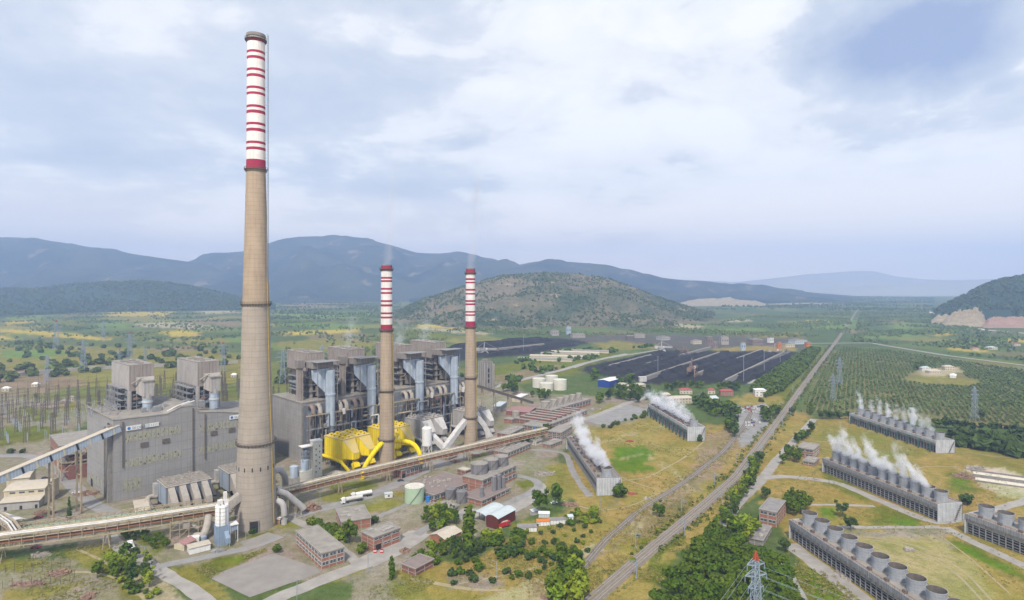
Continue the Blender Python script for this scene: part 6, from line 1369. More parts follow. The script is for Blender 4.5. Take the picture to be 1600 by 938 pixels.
# ---------------------------------------------------------------- cooling towers
def cooling_tower(label, near, far, h, fans, broken=False, risers=0, W=14.6, length=None, from_far=False):
    a, b_ = G(*far, h), G(*near, h); d = (b_ - a); d.z = 0; Lr = d.length; d.normalize(); L = length or Lr
    o = a if from_far or length is None else b_ - d * L
    r = thing('cooling_tower', label, 'cooling tower', (o.x, o.y, 0), math.atan2(d.y, d.x)); zl = h * .57
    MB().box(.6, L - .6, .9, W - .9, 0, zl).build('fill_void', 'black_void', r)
    fr = MB(); n = int(L / 3.3)
    for i in range(n + 1):
        x = .2 + (L - .4) * i / n
        for y in (0, W): fr.box(x - .2, x + .2, y - .22, y + .22, 0, zl)
    for z in (.5, 1.5, 2.5, 3.5):
        for y in (.12, W - .12): fr.box(0, L, y - .1, y + .1, z * zl / 4.2, z * zl / 4.2 + .28)
    fr.build('louvre_frame', 'steel_grey', r)
    MB().box(0, L, -.1, W + .1, zl, h * .78).build('lower_cladding', 'concrete', r)
    cl = MB().extr([(0, -.12, h * .78 + .01), (0, -1.0, h * .8), (0, -1.1, h + .5), (0, -.2, h + .5), (0, -.2, h * .78 + .01)], (L, 0, 0)); cl.extr([(0, W + .12, h * .78 + .01), (0, W + 1.0, h * .8), (0, W + 1.1, h + .5), (0, W + .2, h + .5)], (L, 0, 0))
    pr = cl
    for i in range(n + 1):
        x = .2 + (L - .6) * i / n; pr.box(x - .1, x + .1, -1.28, -1.11, h * .78, h + .3); pr.box(x - .09, x + .09, -.3, -.11, zl, h * .78)
    cl.build('upper_cladding', 'tower_wood' if not risers else 'tower_pale', r)
    MB().box(.05, L - .05, -.18, W + .18, h * .78 + .05, h + .1).build('deck', 'roof_felt' if not broken else 'concrete_dark', r)
    rl = MB()
    for y in (-.6, W + .6): rl.box(0, L, y - .1, y + .1, h + 1.2, h + 1.32)
    m2 = int(L / 2.6)
    for i in range(m2 + 1):
        for y in (-.6, W + .6): rl.box(L * i / m2 - .05, L * i / m2 + .05, y - .05, y + .05, h + .5, h + 1.2)
    rl.build('deck_rail', 'pipe_rust', r)
    for x in (0, L):
        s_ = -1 if x == 0 else 1; q = MB().box(x - .02 if s_ > 0 else x - .4, x + .4 if s_ > 0 else x + .02, -1.05, W + 1.05, 0, h + .45)
        for i in range(9): q.box(x + (.41 if s_ > 0 else -.55), x + (.55 if s_ > 0 else -.41), -.6 + i * (W + .9) / 8.6, -.35 + i * (W + .9) / 8.6, 0, h + .4)
        q.build('end_wall', 'tower_pale', r)
    sm = MB().lathe([(3.55, 0), (3.42, 2.0), (3.5, 3.8), (3.85, 5.7), (3.67, 5.7)], 32, (0, 0, 0), False).mesh('fan_stack', 'stack_blue', True); lm_ = MB().lathe([(3.68, 5.68), (3.32, 3.8), (3.24, 2.0), (3.28, .2)], 32, (0, 0, 0), False).mesh('stack_lining', 'fan_dust', True)
    fm = MB().lathe([(3.28, 2.9), (.01, 3.2)], 32, (0, 0, 0), False).mesh('fan', 'fan_dust'); mm = MB().box(-.9, .9, -.7, .7, 0, 1.2).mesh('fan_motor', 'steel_dark')
    bmh = MB().lathe([(3.9, 0), (3.9, 1.1), (3.6, 1.1), (3.6, .1), (.01, .1)], 24, (0, 0, 0), False).mesh('fan_ring', 'fan_dust')
    for i in range(fans):
        x = L - 5.6 - i * (L - 11.2) / max(1, (fans - 1))
        if broken and i > 0:
            link('fan_ring', bmh, r, loc=(x, W / 2, h + .1))
        else:
            s_ = link('fan_stack', sm, r, loc=(x, W / 2, h + .1)); link('fan', fm, s_); link('stack_lining', lm_, s_)
        link('fan_motor', mm, r, loc=(x + 1 , 1.3, h + .1))
    if broken:
        db = MB()
        for i in range(90):
            x, y = random.uniform(3, L - 14), random.uniform(.3, W - .5); s_ = random.uniform(.4, 1.5); db.box(x, x + s_ * 2, y, y + s_, h + .1, h + .1 + s_ * .7)
        stuff(db.build('deck_debris', 'rust_scrap', r))
    for i in range(risers):
        x = 4 + i * (L - 8) / (risers - 1); MB().tube([(x, -2.6, 0), (x, -2.6, h * .62), (x, -1.9, h * .74), (x, -.9, h * .76)], .55, 8).build('riser_pipe', 'riser_green', r, True)
    st = MB(); 
    for i in range(10): st.box(L + .6, L + 1.8, W - 5 + i * .5, W - 4.5 + i * .5, i * h / 10, i * h / 10 + .2)
    st.bar((L + 1.8, W - 5, 1), (L + 1.8, W, h + 1), .12).bar((L + 1.8, W, 0), (L + 1.8, W, h + 1), .2); st.build('stair', 'steel_dark', r)
    return r, L, W, h
mat('riser_green', (.045, .10, .09), (.03, .07, .065), .5)
CT = {}
CT[1] = cooling_tower('leftmost cooling tower, its deck stripped but for one fan stack at the near end', (934.4, 748.8), (887, 682.4), 10.7, 10, True)
CT[2] = cooling_tower('farthest left cooling tower with green riser pipes along its side', (1075.5, 668.3), (1014, 631.6), 11.8, 10, True, 12)
CT[3] = cooling_tower('farthest right cooling tower, all its fans steaming, against the orchard', (1463.6, 689.4), (1329, 645.8), 9.8, 10, False, 9)
CT[4] = cooling_tower('middle right cooling tower with ten steaming fans and one idle', (1467, 788.75), (1287, 716.6), 10, 11, False)
CT[5] = cooling_tower('nearest cooling tower, its fan stacks idle, running out of the bottom edge', (1425, 937.5), (1236, 813), 10, 12, False, 0, 14.6, 125, True)
CT[6] = cooling_tower('cooling tower cut off by the right edge, its fan stacks idle', (1600, 836), (1510, 803.7), 10.5, 11, False, 0, 14.6, 112, True)

# ---------------------------------------------------------------- pylons, switchyard, masts, wires
def pylon_mesh(h, wb, wt, arms, redtop=True):
    """square lattice mast, three crossarm levels, painted peak"""
    mb = MB(); n = 9; hs = h * .93
    lv = [hs * (1 - (1 - i / n) ** 1.35) for i in range(n + 1)]
    wz = lambda z: wb + (wt - wb) * (z / hs) ** .8
    cor = ((-1, -1), (1, -1), (1, 1), (-1, 1)); t_ = h / 150
    for i in range(n):
        z0, z1 = lv[i], lv[i + 1]; a_, b_ = wz(z0) / 2, wz(z1) / 2
        for k_ in range(4):
            c, d = cor[k_], cor[(k_ + 1) % 4]
            mb.bar((c[0] * a_, c[1] * a_, z0), (c[0] * b_, c[1] * b_, z1), t_)
            mb.bar((c[0] * a_, c[1] * a_, z0), (d[0] * b_, d[1] * b_, z1), t_ * .6); mb.bar((d[0] * a_, d[1] * a_, z0), (c[0] * b_, c[1] * b_, z1), t_ * .6)
            mb.bar((c[0] * b_, c[1] * b_, z1), (d[0] * b_, d[1] * b_, z1), t_ * .6)
    am = MB()
    for z, l in arms:
        for s_ in (-1, 1):
            for y in (-wt / 2, wt / 2): am.bar((s_ * wt / 2, y, z), (s_ * l, 0, z + .2), t_ * .8); am.bar((s_ * wt / 2, y, z + h * .045), (s_ * l, 0, z + .3), t_ * .6)
            am.bar((s_ * l * .6, -wt * .2, z), (s_ * l * .6, wt * .2, z), t_ * .5); am.bar((s_ * l, 0, z), (s_ * l, 0, z - h * .04), t_ * .6)
    pk = MB()
    for c in cor: pk.bar((c[0] * wt / 2, c[1] * wt / 2, hs), (0, 0, h), t_ * 1.6)
    for f_ in (.3, .6):
        for k_ in range(4):
            c, d = cor[k_], cor[(k_ + 1) % 4]; q = wt / 2 * (1 - f_); z = hs + (h - hs) * f_; mb_ = pk; mb_.bar((c[0] * q, c[1] * q, z), (d[0] * q, d[1] * q, z), t_ * .6); mb_.bar((c[0] * q, c[1] * q, z), (d[0] * wt / 2 * (1 - f_ + .3), d[1] * wt / 2 * (1 - f_ + .3), z - (h - hs) * .3), t_ * .6)
    return mb.mesh('lattice', 'galvanised'), am.mesh('crossarms', 'galvanised'), pk.mesh('peak', 'orange_peak' if redtop else 'galvanised')
mat('orange_peak', (.36, .075, .03), (.28, .055, .025), .6)
PY = pylon_mesh(45, 5.6, 1.4, ((40.4, 3.4), (36.6, 4.2), (32.4, 3.0)))
PYF = pylon_mesh(38, 6.5, 1.8, ((33, 5.5), (28.5, 7), (24, 5.5)))
PYG = pylon_mesh(38, 6.5, 1.8, ((33, 5.5), (28.5, 7), (24, 5.5)), False)
def pylon(label, P, rz, meshes, s_=1.0, group=None):
    r = thing('pylon', label, 'pylon', P, R(rz), group); r.scale = (s_,) * 3
    for nm, me in zip(('lattice', 'crossarms', 'peak'), meshes): link(nm, me, r)
    return r
PN = AT(1181, 212); pylon('near blue-grey lattice pylon with an orange peak standing in the pine grove', PN, 12, PY)
def wires(label, P, Q, offs, sag, rad_=.03, n=14):
    mb = MB(); d = (Q - P); d.z = 0; d.normalize(); nn = Vector((d.y, -d.x, 0))
    r = thing('power_line', label, 'power line', P)
    for i, (o_, z0, z1) in enumerate(offs):
        a_, b_ = nn * o_ + Vector((0, 0, z0)), (Q - P) + nn * o_ + Vector((0, 0, z1)); pts = []
        for k_ in range(n + 1): f_ = k_ / n; p = a_.lerp(b_, f_); p.z -= sag * 4 * f_ * (1 - f_); pts.append(p)
        MB().tube(pts, rad_, 4).build('wire', 'galvanised', r)
lv3 = ((-3.4, 39, 33), (3.4, 39, 33), (-4.2, 35, 29), (4.2, 35, 29), (-3, 31, 25), (3, 31, 25))
wires('wires of the near pylon sagging away to the lower left', PN, Vector((-20, 90, 0)), lv3, 5)
wires('wires of the near pylon sagging away to the lower right', PN, Vector((220, 120, 0)), lv3, 5)
for lb, x, yb, yt, rz in (('blue-grey lattice pylon standing in the near part of the orchard', 1302, 627, 584, 5), ('fainter lattice pylon just beyond the near orchard pylon', 1312, 602, 558, 5), ('tall slim pylon at the orchard edge behind the middle right cooling tower', 1523, 657, 604, 20),
                      ('red tipped pylon on the hillside fields at far left', 88, 546, 500, 15), ('grey pylon above the left boiler tower roof level, left of it', 130, 582, 531, 10), ('red tipped pylon in the fields between the two pale boiler towers', 203, 566, 518, 10), ('short red tipped pylon left of the red tipped pylon between the boiler towers', 187, 574, 545, 0), ('short red tipped pylon right of the red tipped pylon between the boiler towers', 227, 572, 542, 0),
                      ('red tipped pylon just left of the tallest chimney', 348.6, 581, 534, 8), ('faint distant pylon beyond the yellow field on the left', 161.5, 532, 502, 10), ('grey pylon at the left of the switchyard behind the white wall', 73.6, 601, 554, 0), ('faint pylon right of the tallest chimney', 442, 600, 545, 10), ('pylon peeping over the first brown boiler tower', 503, 592, 538, 10)):
    pylon(lb, G(x, yb), rz, PYF if 'red tipped' in lb else PYG, HT(yb, yt) / 38)
# switchyard columns
def column_mesh():
    mb = MB(); h, w0, w1 = 22, 2.0, 1.0; n = 8; cor = ((-1, -1), (1, -1), (1, 1), (-1, 1))
    for i in range(n):
        z0, z1 = h * i / n, h * (i + 1) / n; a_, b_ = (w0 + (w1 - w0) * i / n) / 2, (w0 + (w1 - w0) * (i + 1) / n) / 2
        for k_ in range(4):
            c, d = cor[k_], cor[(k_ + 1) % 4]; mb.bar((c[0] * a_, c[1] * a_, z0), (c[0] * b_, c[1] * b_, z1), .26); mb.bar((c[0] * a_, c[1] * a_, z0), (d[0] * b_, d[1] * b_, z1), .18)
    mb.bar((0, 0, h), (0, 0, h + 7), .22)
    return mb.mesh('gantry_column', 'steel_dark')
GM = column_mesh(); gx = []
U, V_ = Vector((.70, .71, 0)), Vector((-.71, .70, 0))
O = G(37, 690)
ncol = 0
for i in range(-3, 13):
    for j in range(0, 9):
        P = O + U * (i * 19 + 6 * (j % 2)) + V_ * (j * 27 - 6)
        px = CX + F * P.x / P.y
        if px < -60 or px > 470: continue
        if 120 < px < 385 and P.y < 560: continue
        o = link('gantry_column', GM, None, loc=P); o.rotation_euler = (0, 0, R(45)); o.scale = (1, 1, random.uniform(.85, 1.12))
        tag(o, 'dark lattice gantry column in the switchyard at the left', 'gantry column', 'gantry columns of the switchyard'); gx.append((i, j, P)); ncol += 1
pos = {(i, j): P for i, j, P in gx}
for (i, j), P in pos.items():
    for di, dj in ((1, 0),):
        Q = pos.get((i + di, j + dj))
        if Q is None or (i + j) % 3 == 2: continue
        mb = MB()
        for y in (-.5, .5):
            for z in (0, 1.1): mb.bar((P.x + y * .7, P.y + y * .7, 17.5 + z), (Q.x + y * .7, Q.y + y * .7, 17.5 + z), .18)
        for k_ in range(10): f0, f1 = k_ / 10, (k_ + 1) / 10; a_, b_ = P.lerp(Q, f0), P.lerp(Q, f1); mb.bar((a_.x, a_.y, 17.5 + (k_ % 2) * 1.1), (b_.x, b_.y, 17.5 + ((k_ + 1) % 2) * 1.1), .14)
        tag(mb.build('gantry_beam', 'steel_dark'), 'dark lattice beam spanning two switchyard columns', 'gantry beam', 'gantry beams of the switchyard')
im = MB().box(-.16, .16, -.16, .16, 0, 2.6).lathe([(.16, 2.6), (.26, 3), (.16, 3.4), (.26, 3.8), (.16, 4.2), (.26, 4.6), (.16, 5), (.22, 5.6)], 8)
IM = im.mesh('insulator_post', 'blue_metal'); random.seed(4)
for i in range(230):
    a_, b_ = random.randrange(-3, 12), random.randrange(0, 16); P = O + U * (a_ * 13 + 3) + V_ * (b_ * 11 - 8) + Vector((random.uniform(-1, 1), random.uniform(-1, 1), 0)); px = CX + F * P.x / P.y
    if px < -20 or px > 178: continue
    if px > 120 and P.y < 520: continue
    o = link('insulator_post', IM, None, loc=P); o.scale = (1, 1, random.uniform(.8, 1.5)); tag(o, 'slim blue-grey insulator post in the switchyard at the left', 'insulator post', 'insulator posts of the switchyard')
for i, (x, y, w_) in enumerate(((100, 632, 8), (112, 627, 6), (8, 612, 10), (54, 605, 9), (385, 607, 10), (365, 590, 8))):
    house(['pink walled relay house in the middle of the switchyard', 'dark fronted relay house beside the pink relay house', 'white tent roofed store at the left edge of the switchyard', 'white store at the back of the switchyard', 'low brick relay house left of the tallest chimney', 'white roofed relay house just left of the tallest chimney'][i], x, y, w_, 4, 10, 'roof_pink' if i == 0 else 'cream_wall', 'white_clean' if i in (2, 3, 5) else 'roof_felt')
# white canal wall across the fields behind the switchyard
A = [G(-40, 592), G(25, 588), G(60, 584), G(140, 578), G(235, 574), G(372, 568)]; mb = MB()
for p, q in zip(A[:-1], A[1:]): d = (q - p).normalized(); nn = Vector((-d.y, d.x, 0)); mb.extr([p - nn * 2, p + nn * 2, p + nn * 2 + Vector((0, 0, 5)), p - nn * 2 + Vector((0, 0, 5))], q - p)
tag(mb.build('canal_wall', 'concrete'), 'long pale concrete canal wall running behind the switchyard', 'wall')
# railway catenary masts
mm_ = MB().bar((0, 0, 0), (0, 0, 8.4), .34).bar((0, 0, 7.2), (3.0, 0, 7.6), .14).bar((0, 0, 6.0), (3.0, 0, 6.4), .14).bar((0, 0, 8.2), (3.0, 0, 7.6), .08).box(-.5, .5, -.5, .5, 0, .4).mesh('catenary_mast', 'galvanised')
acc = 0; side = 1; fine = rail_pts
for i in range(len(fine) - 1):
    acc += (fine[i + 1] - fine[i]).length
    if acc > (27 if fine[i].y < 700 else 55) and fine[i].y < 1400:
        acc = 0; d = (fine[i + 1] - fine[i]).normalized(); nn = Vector((-d.y, d.x, 0)); P = fine[i] + nn * 7.2 * side
        o = link('catenary_mast', mm_, None, loc=P); o.rotation_euler = (0, 0, math.atan2(nn.y, nn.x) + (PI if side > 0 else 0)); tag(o, 'grey catenary mast with a bracket standing beside the railway', 'catenary mast', 'catenary masts along the railway'); side = -side
lm = MB().bar((0, 0, 0), (0, 0, 9), .2).bar((0, 0, 9), (1.6, 0, 9.4), .12).box(1.2, 2.1, -.15, .15, 9.3, 9.5).mesh('street_lamp', 'galvanised')
for lb, x, y in (('street lamp on the main road below the concrete pad', 464, 938), ('street lamp on the main road near the brick office corner', 575, 896), ('street lamp beside the lane between the brick buildings', 544, 850), ('lamp post by the left foot of the tallest chimney', 384, 845), ('lamp post among the scrub left of the light green trees', 776, 908), ('lamp post by the left lane near the white garages', 226, 882), ('lamp post near the hut on the grass strip', 500, 790), ('lamp post by the treatment plant road', 805, 783), ('lamp post by the near end of the leftmost cooling tower', 938, 792)):
    o = link('street_lamp', lm, None, loc=G(x, y)); tag(o, lb, 'street lamp'); o.rotation_euler = (0, 0, random.uniform(0, 6))
pmesh = MB().bar((0, 0, 0), (0, 0, 30), .5).bar((-1.5, 0, 29.6), (1.5, 0, 29.6), .5).mesh('floodlight_mast', 'galvanised')
for lb, x, y, h_ in (('tall thin floodlight mast at the front of the coal yard', 1162, 596, 36), ('tall thin floodlight mast in the middle of the coal yard', 1194, 584, 36), ('tall thin floodlight mast at the back of the coal yard', 1219, 571, 30), ('tall thin floodlight mast left of the brown stacker', 1028, 588, 30), ('tall thin floodlight mast in the far coal yard', 818, 550, 36)):
    o = link('floodlight_mast', pmesh, None, loc=G(x, y)); o.scale = (1, 1, h_ / 30); tag(o, lb, 'floodlight mast')

# ---------------------------------------------------------------- vehicles
def car_mesh(paint):
    b_ = MB(); pr = [(-2.2, .35), (-2.2, .85), (-1.5, .95), (1.1, .92), (2.1, .75), (2.2, .4)]
    b_.extr([(x, -.85, z) for x, z in pr], (0, 1.7, 0)); body = b_.mesh('car_body', paint)
    c_ = MB().extr([(-1.7, -.75, .93), (-1.25, -.68, 1.45), (.2, -.68, 1.45), (1.0, -.75, .93)], (0, 1.42, 0)).mesh('cabin', 'glass_dark')
    rf = MB().box(-1.25, .2, -.66, .66, 1.45, 1.5).mesh('car_roof', paint)
    return body, c_, rf
mat('car_silver', (.42, .43, .45), (.38, .39, .41), .5, rough=.35, spec=.5); mat('car_dark', (.05, .055, .07), (.04, .04, .05), .5, rough=.35, spec=.5)
CARS = {k_: car_mesh(k_) for k_ in ('white_clean', 'car_silver', 'red_bright', 'blue_shed', 'car_dark')}
WHL = MB().lathe([(.33, -.1), (.33, .1)], 10).mesh('wheel', 'tyre')
def car(label, P, rz, paint, group=None):
    r = thing('parked_car', label, 'car', P, rz, group); 
    for nm, me in zip(('car_body', 'cabin', 'car_roof'), CARS[paint]): link(nm, me, r)
    for x in (-1.35, 1.35):
        for y in (-.82, .82): w_ = link('wheel', WHL, r, loc=(x, y, .33)); w_.rotation_euler = (R(90), 0, 0)
    return r
random.seed(9); cl = {'white_clean': 'white', 'car_silver': 'silver', 'red_bright': 'red', 'blue_shed': 'blue', 'car_dark': 'dark'}
spots = []
for j, y in enumerate((636.5, 639, 641.5, 644.5)):
    for x in np.arange(1154 + j, 1198 - j, 3.4): spots.append((x, y, 'in the crowded upper car park near the railway'))
for y in (657, 661, 665.5): 
    for x in np.arange(1166, 1191, 4.2): spots.append((x, y, 'in the lower car park near the railway'))
for x, y, wh in spots:
    if random.random() < .16: continue
    pc = random.choices(list(cl), (5, 4, 1, 1.2, 2.2))[0]; car(f'{cl[pc]} car parked {wh}', G(x + random.uniform(-.8, .8), y + random.uniform(-.5, .5)) + Vector((0, 0, .06)), random.uniform(-.15, .15) + 1.2, pc, 'cars in the car park')
for lb, x, y, pc, a_ in (('white car parked outside the corner of the signed boiler hall', 119, 771, 'white_clean', .2), ('silver car parked beside the red brick hall', 51, 735, 'car_silver', .8), ('red car parked in the scrap yard near the dark cypress', 60, 810, 'red_bright', .3), ('blue car parked between the brick hall and the conveyor trestle', 79, 757, 'blue_shed', .6), ('dark car parked at the foot of the brick hall wall', 70, 748, 'car_dark', .7), ('white car parked in the shade of the two tall roadside trees', 866, 787, 'white_clean', .2), ('white car by the dark roofed pump station', 1148, 834, 'white_clean', 1.0), ('red car under the long pipe rack at the left', 56, 857, 'red_bright', .1), ('dark car standing outside the pump house by the middle chimney', 626, 752, 'car_dark', .4)): car(lb, G(x, y), a_, pc)
def lorry(label, P, rz, tankm='white_clean', cabm='white_clean', s_=1.0):
    r = thing('tanker_lorry', label, 'lorry', P, rz); r.scale = (s_,) * 3
    MB().box(5.0, 7.4, -1.25, 1.25, .7, 3.3).box(4.8, 6.6, -1.2, 1.2, 3.3, 3.8).build('cab', cabm, r); MB().box(7.4, 7.46, -1.1, 1.1, 1.9, 3.0).build('windscreen', 'glass_dark', r)
    MB().box(-6.5, 5, -.6, .6, .8, 1.1).build('chassis', 'steel_dark', r)
    MB().tube([(-6.4, 0, 2.5), (-6.2, 0, 2.5), (4.2, 0, 2.5), (4.4, 0, 2.5)], [.8, 1.3, 1.3, .8], 16).build('tank', tankm, r, True)
    for x in (-5.6, -4.4, -3.2, 3.2, 6.3):
        for y in (-1.05, 1.05): w_ = link('wheel', WHL, r, loc=(x, y, .5)); w_.scale = (1.5, 1.5, 2.2); w_.rotation_euler = (R(90), 0, 0)
    return r
lorry('white tanker lorry leading on the plant road, a paler stripe of rust on its tank', G(551, 784.5), R(212), 'dust_white'); lorry('white tanker lorry following close behind the leading tanker on the plant road', G(566, 777), R(212))
lorry('long white tanker lorry parked on the left lane beside the green bushes', G(206, 862), R(130), 'white_clean')
# fire engine by the barn
r = thing('fire_engine', 'bright red fire engine parked outside the red-brown barn', 'fire engine', G(786, 824), R(35))
MB().box(2.2, 4.2, -1.25, 1.25, .7, 3.0).build('cab', 'red_bright', r); MB().box(-4.4, 2.1, -1.25, 1.25, .8, 2.9).build('body', 'red_bright', r); MB().box(4.2, 4.26, -1.1, 1.1, 1.8, 2.7).box(2.5, 3.8, -1.31, -1.25, 1.8, 2.7).build('windscreen', 'glass_dark', r)
MB().box(-4, 3, -.4, .4, 3.0, 3.25).build('ladder', 'pipe_silver', r)
for x in (-3, 3.1):
    for y in (-1.1, 1.1): w_ = link('wheel', WHL, r, loc=(x, y, .5)); w_.scale = (1.6, 1.6, 2.4); w_.rotation_euler = (R(90), 0, 0)
# white container huts in a line by the barn
def cabin(label, px, py, wpx, hm, rz, wallm, roofm, W=2.6):
    P = G(px, py); L = wpx * P.y / F; r = thing('container', label, 'container', P, R(rz)); MB().box(-L / 2, L / 2, 0, W, .2, hm).build('wall', wallm, r); MB().add([(-L / 2 - .2, -.3, hm), (L / 2 + .2, -.3, hm), (L / 2 + .2, W + .3, hm + .5), (-L / 2 - .2, W + .3, hm + .5), (-L / 2 - .2, -.3, hm + .15), (L / 2 + .2, -.3, hm + .15), (L / 2 + .2, W + .3, hm + .65), (-L / 2 - .2, W + .3, hm + .65)], [(0, 3, 2, 1), (4, 5, 6, 7), (0, 1, 5, 4), (1, 2, 6, 5), (2, 3, 7, 6), (3, 0, 4, 7)]).build('roof', roofm, r)
    mb = MB(); n = max(2, int(L / 1.6))
    for i in range(n): mb.box(-L / 2 + L * i / n, -L / 2 + L * i / n + .12, -.06, 0, .2, hm)
    mb.build('ribs', 'steel_grey', r); return r
cabin('white container hut with a dark roof, nearest the fire engine', 824, 832, 30, 2.6, 4, 'white_clean', 'roof_dark', 4); cabin('white container with a rusty orange roof edge behind the dark roofed container hut', 849, 822.5, 20, 2.6, 6, 'white_clean', 'orange_paint'); cabin('long white container with a grey roof in the row by the dry grass', 873.5, 820, 28, 2.7, 7, 'white_clean', 'roof_dark'); cabin('short taller white container at the right end of the container row', 892, 816.5, 8, 3.2, 7, 'white_clean', 'tin_pale')
cabin('bluish white cabin under the two tall roadside trees', 850, 810, 17, 2.6, -4, 'tin_pale', 'white_clean'); cabin('small pale cabin left of the bluish white cabin', 836, 806, 10, 2.6, 30, 'duct_dusty', 'tin_pale')
for lb, x in (('left one of two red and white barriers outside the two storey brick block', 586), ('right one of two red and white barriers outside the two storey brick block', 596.5)):
    r = thing('barrier', lb, 'barrier', G(x, 864)); MB().box(-.8, .8, -.3, .3, 0, .8).build('base', 'red_bright', r); MB().box(-.8, .8, -.3, .3, .81, 1.3).build('white_band', 'white_clean', r); MB().box(-.8, .8, -.3, .3, 1.31, 1.9).build('red_band', 'red_bright', r)
# slurry basins and rubble on the right
r = thing('slurry_basin', 'pair of long white slurry basins with low concrete walls behind the middle right cooling tower', 'basin', G(1525, 752), R(-33))
MB().box(0, 52, 0, 10, 0, .3).build('settled_lime', 'stone_white', r, label='nearer bed of white lime'); MB().box(0, 56, 14, 26, 0, .3).build('settled_lime', 'stone_white', r, label='farther bed of white lime')
MB().box(-1, 57, 10.3, 11, 0, 1.6).box(-1, 57, 13, 13.6, 0, 1.6).box(-1, 57, 26.2, 27, 0, 1.4).box(-1, 52, -1, -.3, 0, 1).build('basin_wall', 'concrete_dark', r); lattice(MB(), 46, 54, 8, 16, 0, 3.4, 2, 2, 1, .35).build('gantry', 'steel_dark', r)
def scrap(label, px, py, rx, ry, hm, n, material, name='scrap_heap', cat='scrap heap', sz=(.4, 1.6)):
    c = G(px, py); k_ = c.y / F; mb = MB()
    for i in range(n):
        a_, q = random.uniform(0, 2 * PI), random.random() ** .6; x, y = q * rx * k_ * math.cos(a_), q * ry * k_ * 2.4 * math.sin(a_); s_ = random.uniform(*sz); z = (1 - q) * hm
        u_ = Vector((random.uniform(-1, 1), random.uniform(-1, 1), random.uniform(-.5, .5))).normalized() * s_; p = Vector((x, y, max(.1, z * random.random()))); mb.bar(p - u_, p + u_, s_ * random.uniform(.3, 1.1), s_ * random.uniform(.3, .8))
    o = mb.build(name, material); o.location = c; return stuff(tag(o, label, cat))
scrap('dark heap of rusty scrap beside the white slurry basins', 1506, 745, 14, 5, 3, 260, 'rust_scrap'); scrap('pale rubble heap at the back corner of the slurry basins', 1524, 733, 15, 4, 2, 160, 'rubble')
scrap('rusty scrap heap on the gravel at the lower left', 93, 897, 14, 4, 1.4, 120, 'rust_scrap'); scrap('small rusty scrap heap at the bottom left edge', 136, 934, 10, 4, 1.4, 80, 'rust_scrap'); scrap('line of rusty scrap along the lower left plot', 45, 914, 28, 2.5, .9, 110, 'rust_scrap')
scrap('scrap heap by the dark cypress under the conveyor', 68, 802, 16, 3, 1.5, 120, 'rust_scrap'); scrap('scattered scrap at the foot of the signed boiler hall', 135, 772, 18, 5, 1.0, 120, 'rust_scrap'); scrap('scattered pale rubble on the grass left of the leftmost cooling tower', 852, 741, 18, 5, .6, 90, 'rubble', 'rubble', 'rubble')
scrap('scrap and wrecks at the near end of the leftmost cooling tower', 890, 789, 14, 3, 1, 70, 'rust_scrap'); scrap('rusty pipework heap at the right foot of the tallest chimney', 486, 796, 12, 4, 4, 130, 'rust_scrap', sz=(.6, 2.4)); scrap('cluttered scrap by the small dark brick hut', 632, 862, 6, 2.5, 2, 60, 'rust_scrap'); scrap('rusty scrap at the bottom edge left of the light green trees', 860, 934, 12, 3, 1.2, 80, 'rust_scrap')
scrap('rubble line on the grass below the plant road', 690, 785, 22, 3, .6, 90, 'rubble', 'rubble', 'rubble'); scrap('wreckage under the left pipe rack', 65, 868, 14, 3, 1, 80, 'rubble', 'rubble', 'rubble'); scrap('pale rubble scattered by the nearest cooling tower', 1330, 900, 30, 8, .5, 70, 'rubble', 'rubble', 'rubble'); scrap('pale rubble on the bare plot beyond the nearest cooling tower', 1420, 860, 8, 2, .8, 50, 'rubble', 'rubble', 'rubble')
# rusty steel jumble and switch racks under the left rack by the silo
r = thing('steelwork', 'tangle of beige steelwork and ducts left of the lime silo', 'steel frame', G(292, 838), R(28)); lattice(MB(), -8, 10, 0, 7, 0, 9, 4, 2, 2, .4).build('frame', 'beige_steel', r); MB().tube([(-6, 3, 6), (2, 3, 5), (6, 2, 2.5)], 1.0, 8).build('duct', 'duct_dusty', r, True); MB().box(-2, 2, 1, 4, 4.3, 6.8).build('fan_casing', 'duct_grey', r)
# fence posts in the lower left plot
fp = MB().bar((0, 0, 0), (0, 0, 4.2), .14).mesh('fence_post', 'steel_dark'); random.seed(6)
for x, y in [(8 + i * 14.5, 896 - i * .9) for i in range(8)] + [(4 + i * 15, 920 - i * 1.4) for i in range(8)] + [(22, 878), (52, 876), (84, 880), (100, 884), (116, 904)]:
    o = link('fence_post', fp, None, loc=G(x, y)); tag(o, 'thin dark fence post on the gravel plot at the lower left', 'fence post', 'fence posts of the lower left plot'); o.scale = (1, 1, random.uniform(.7, 1.2))

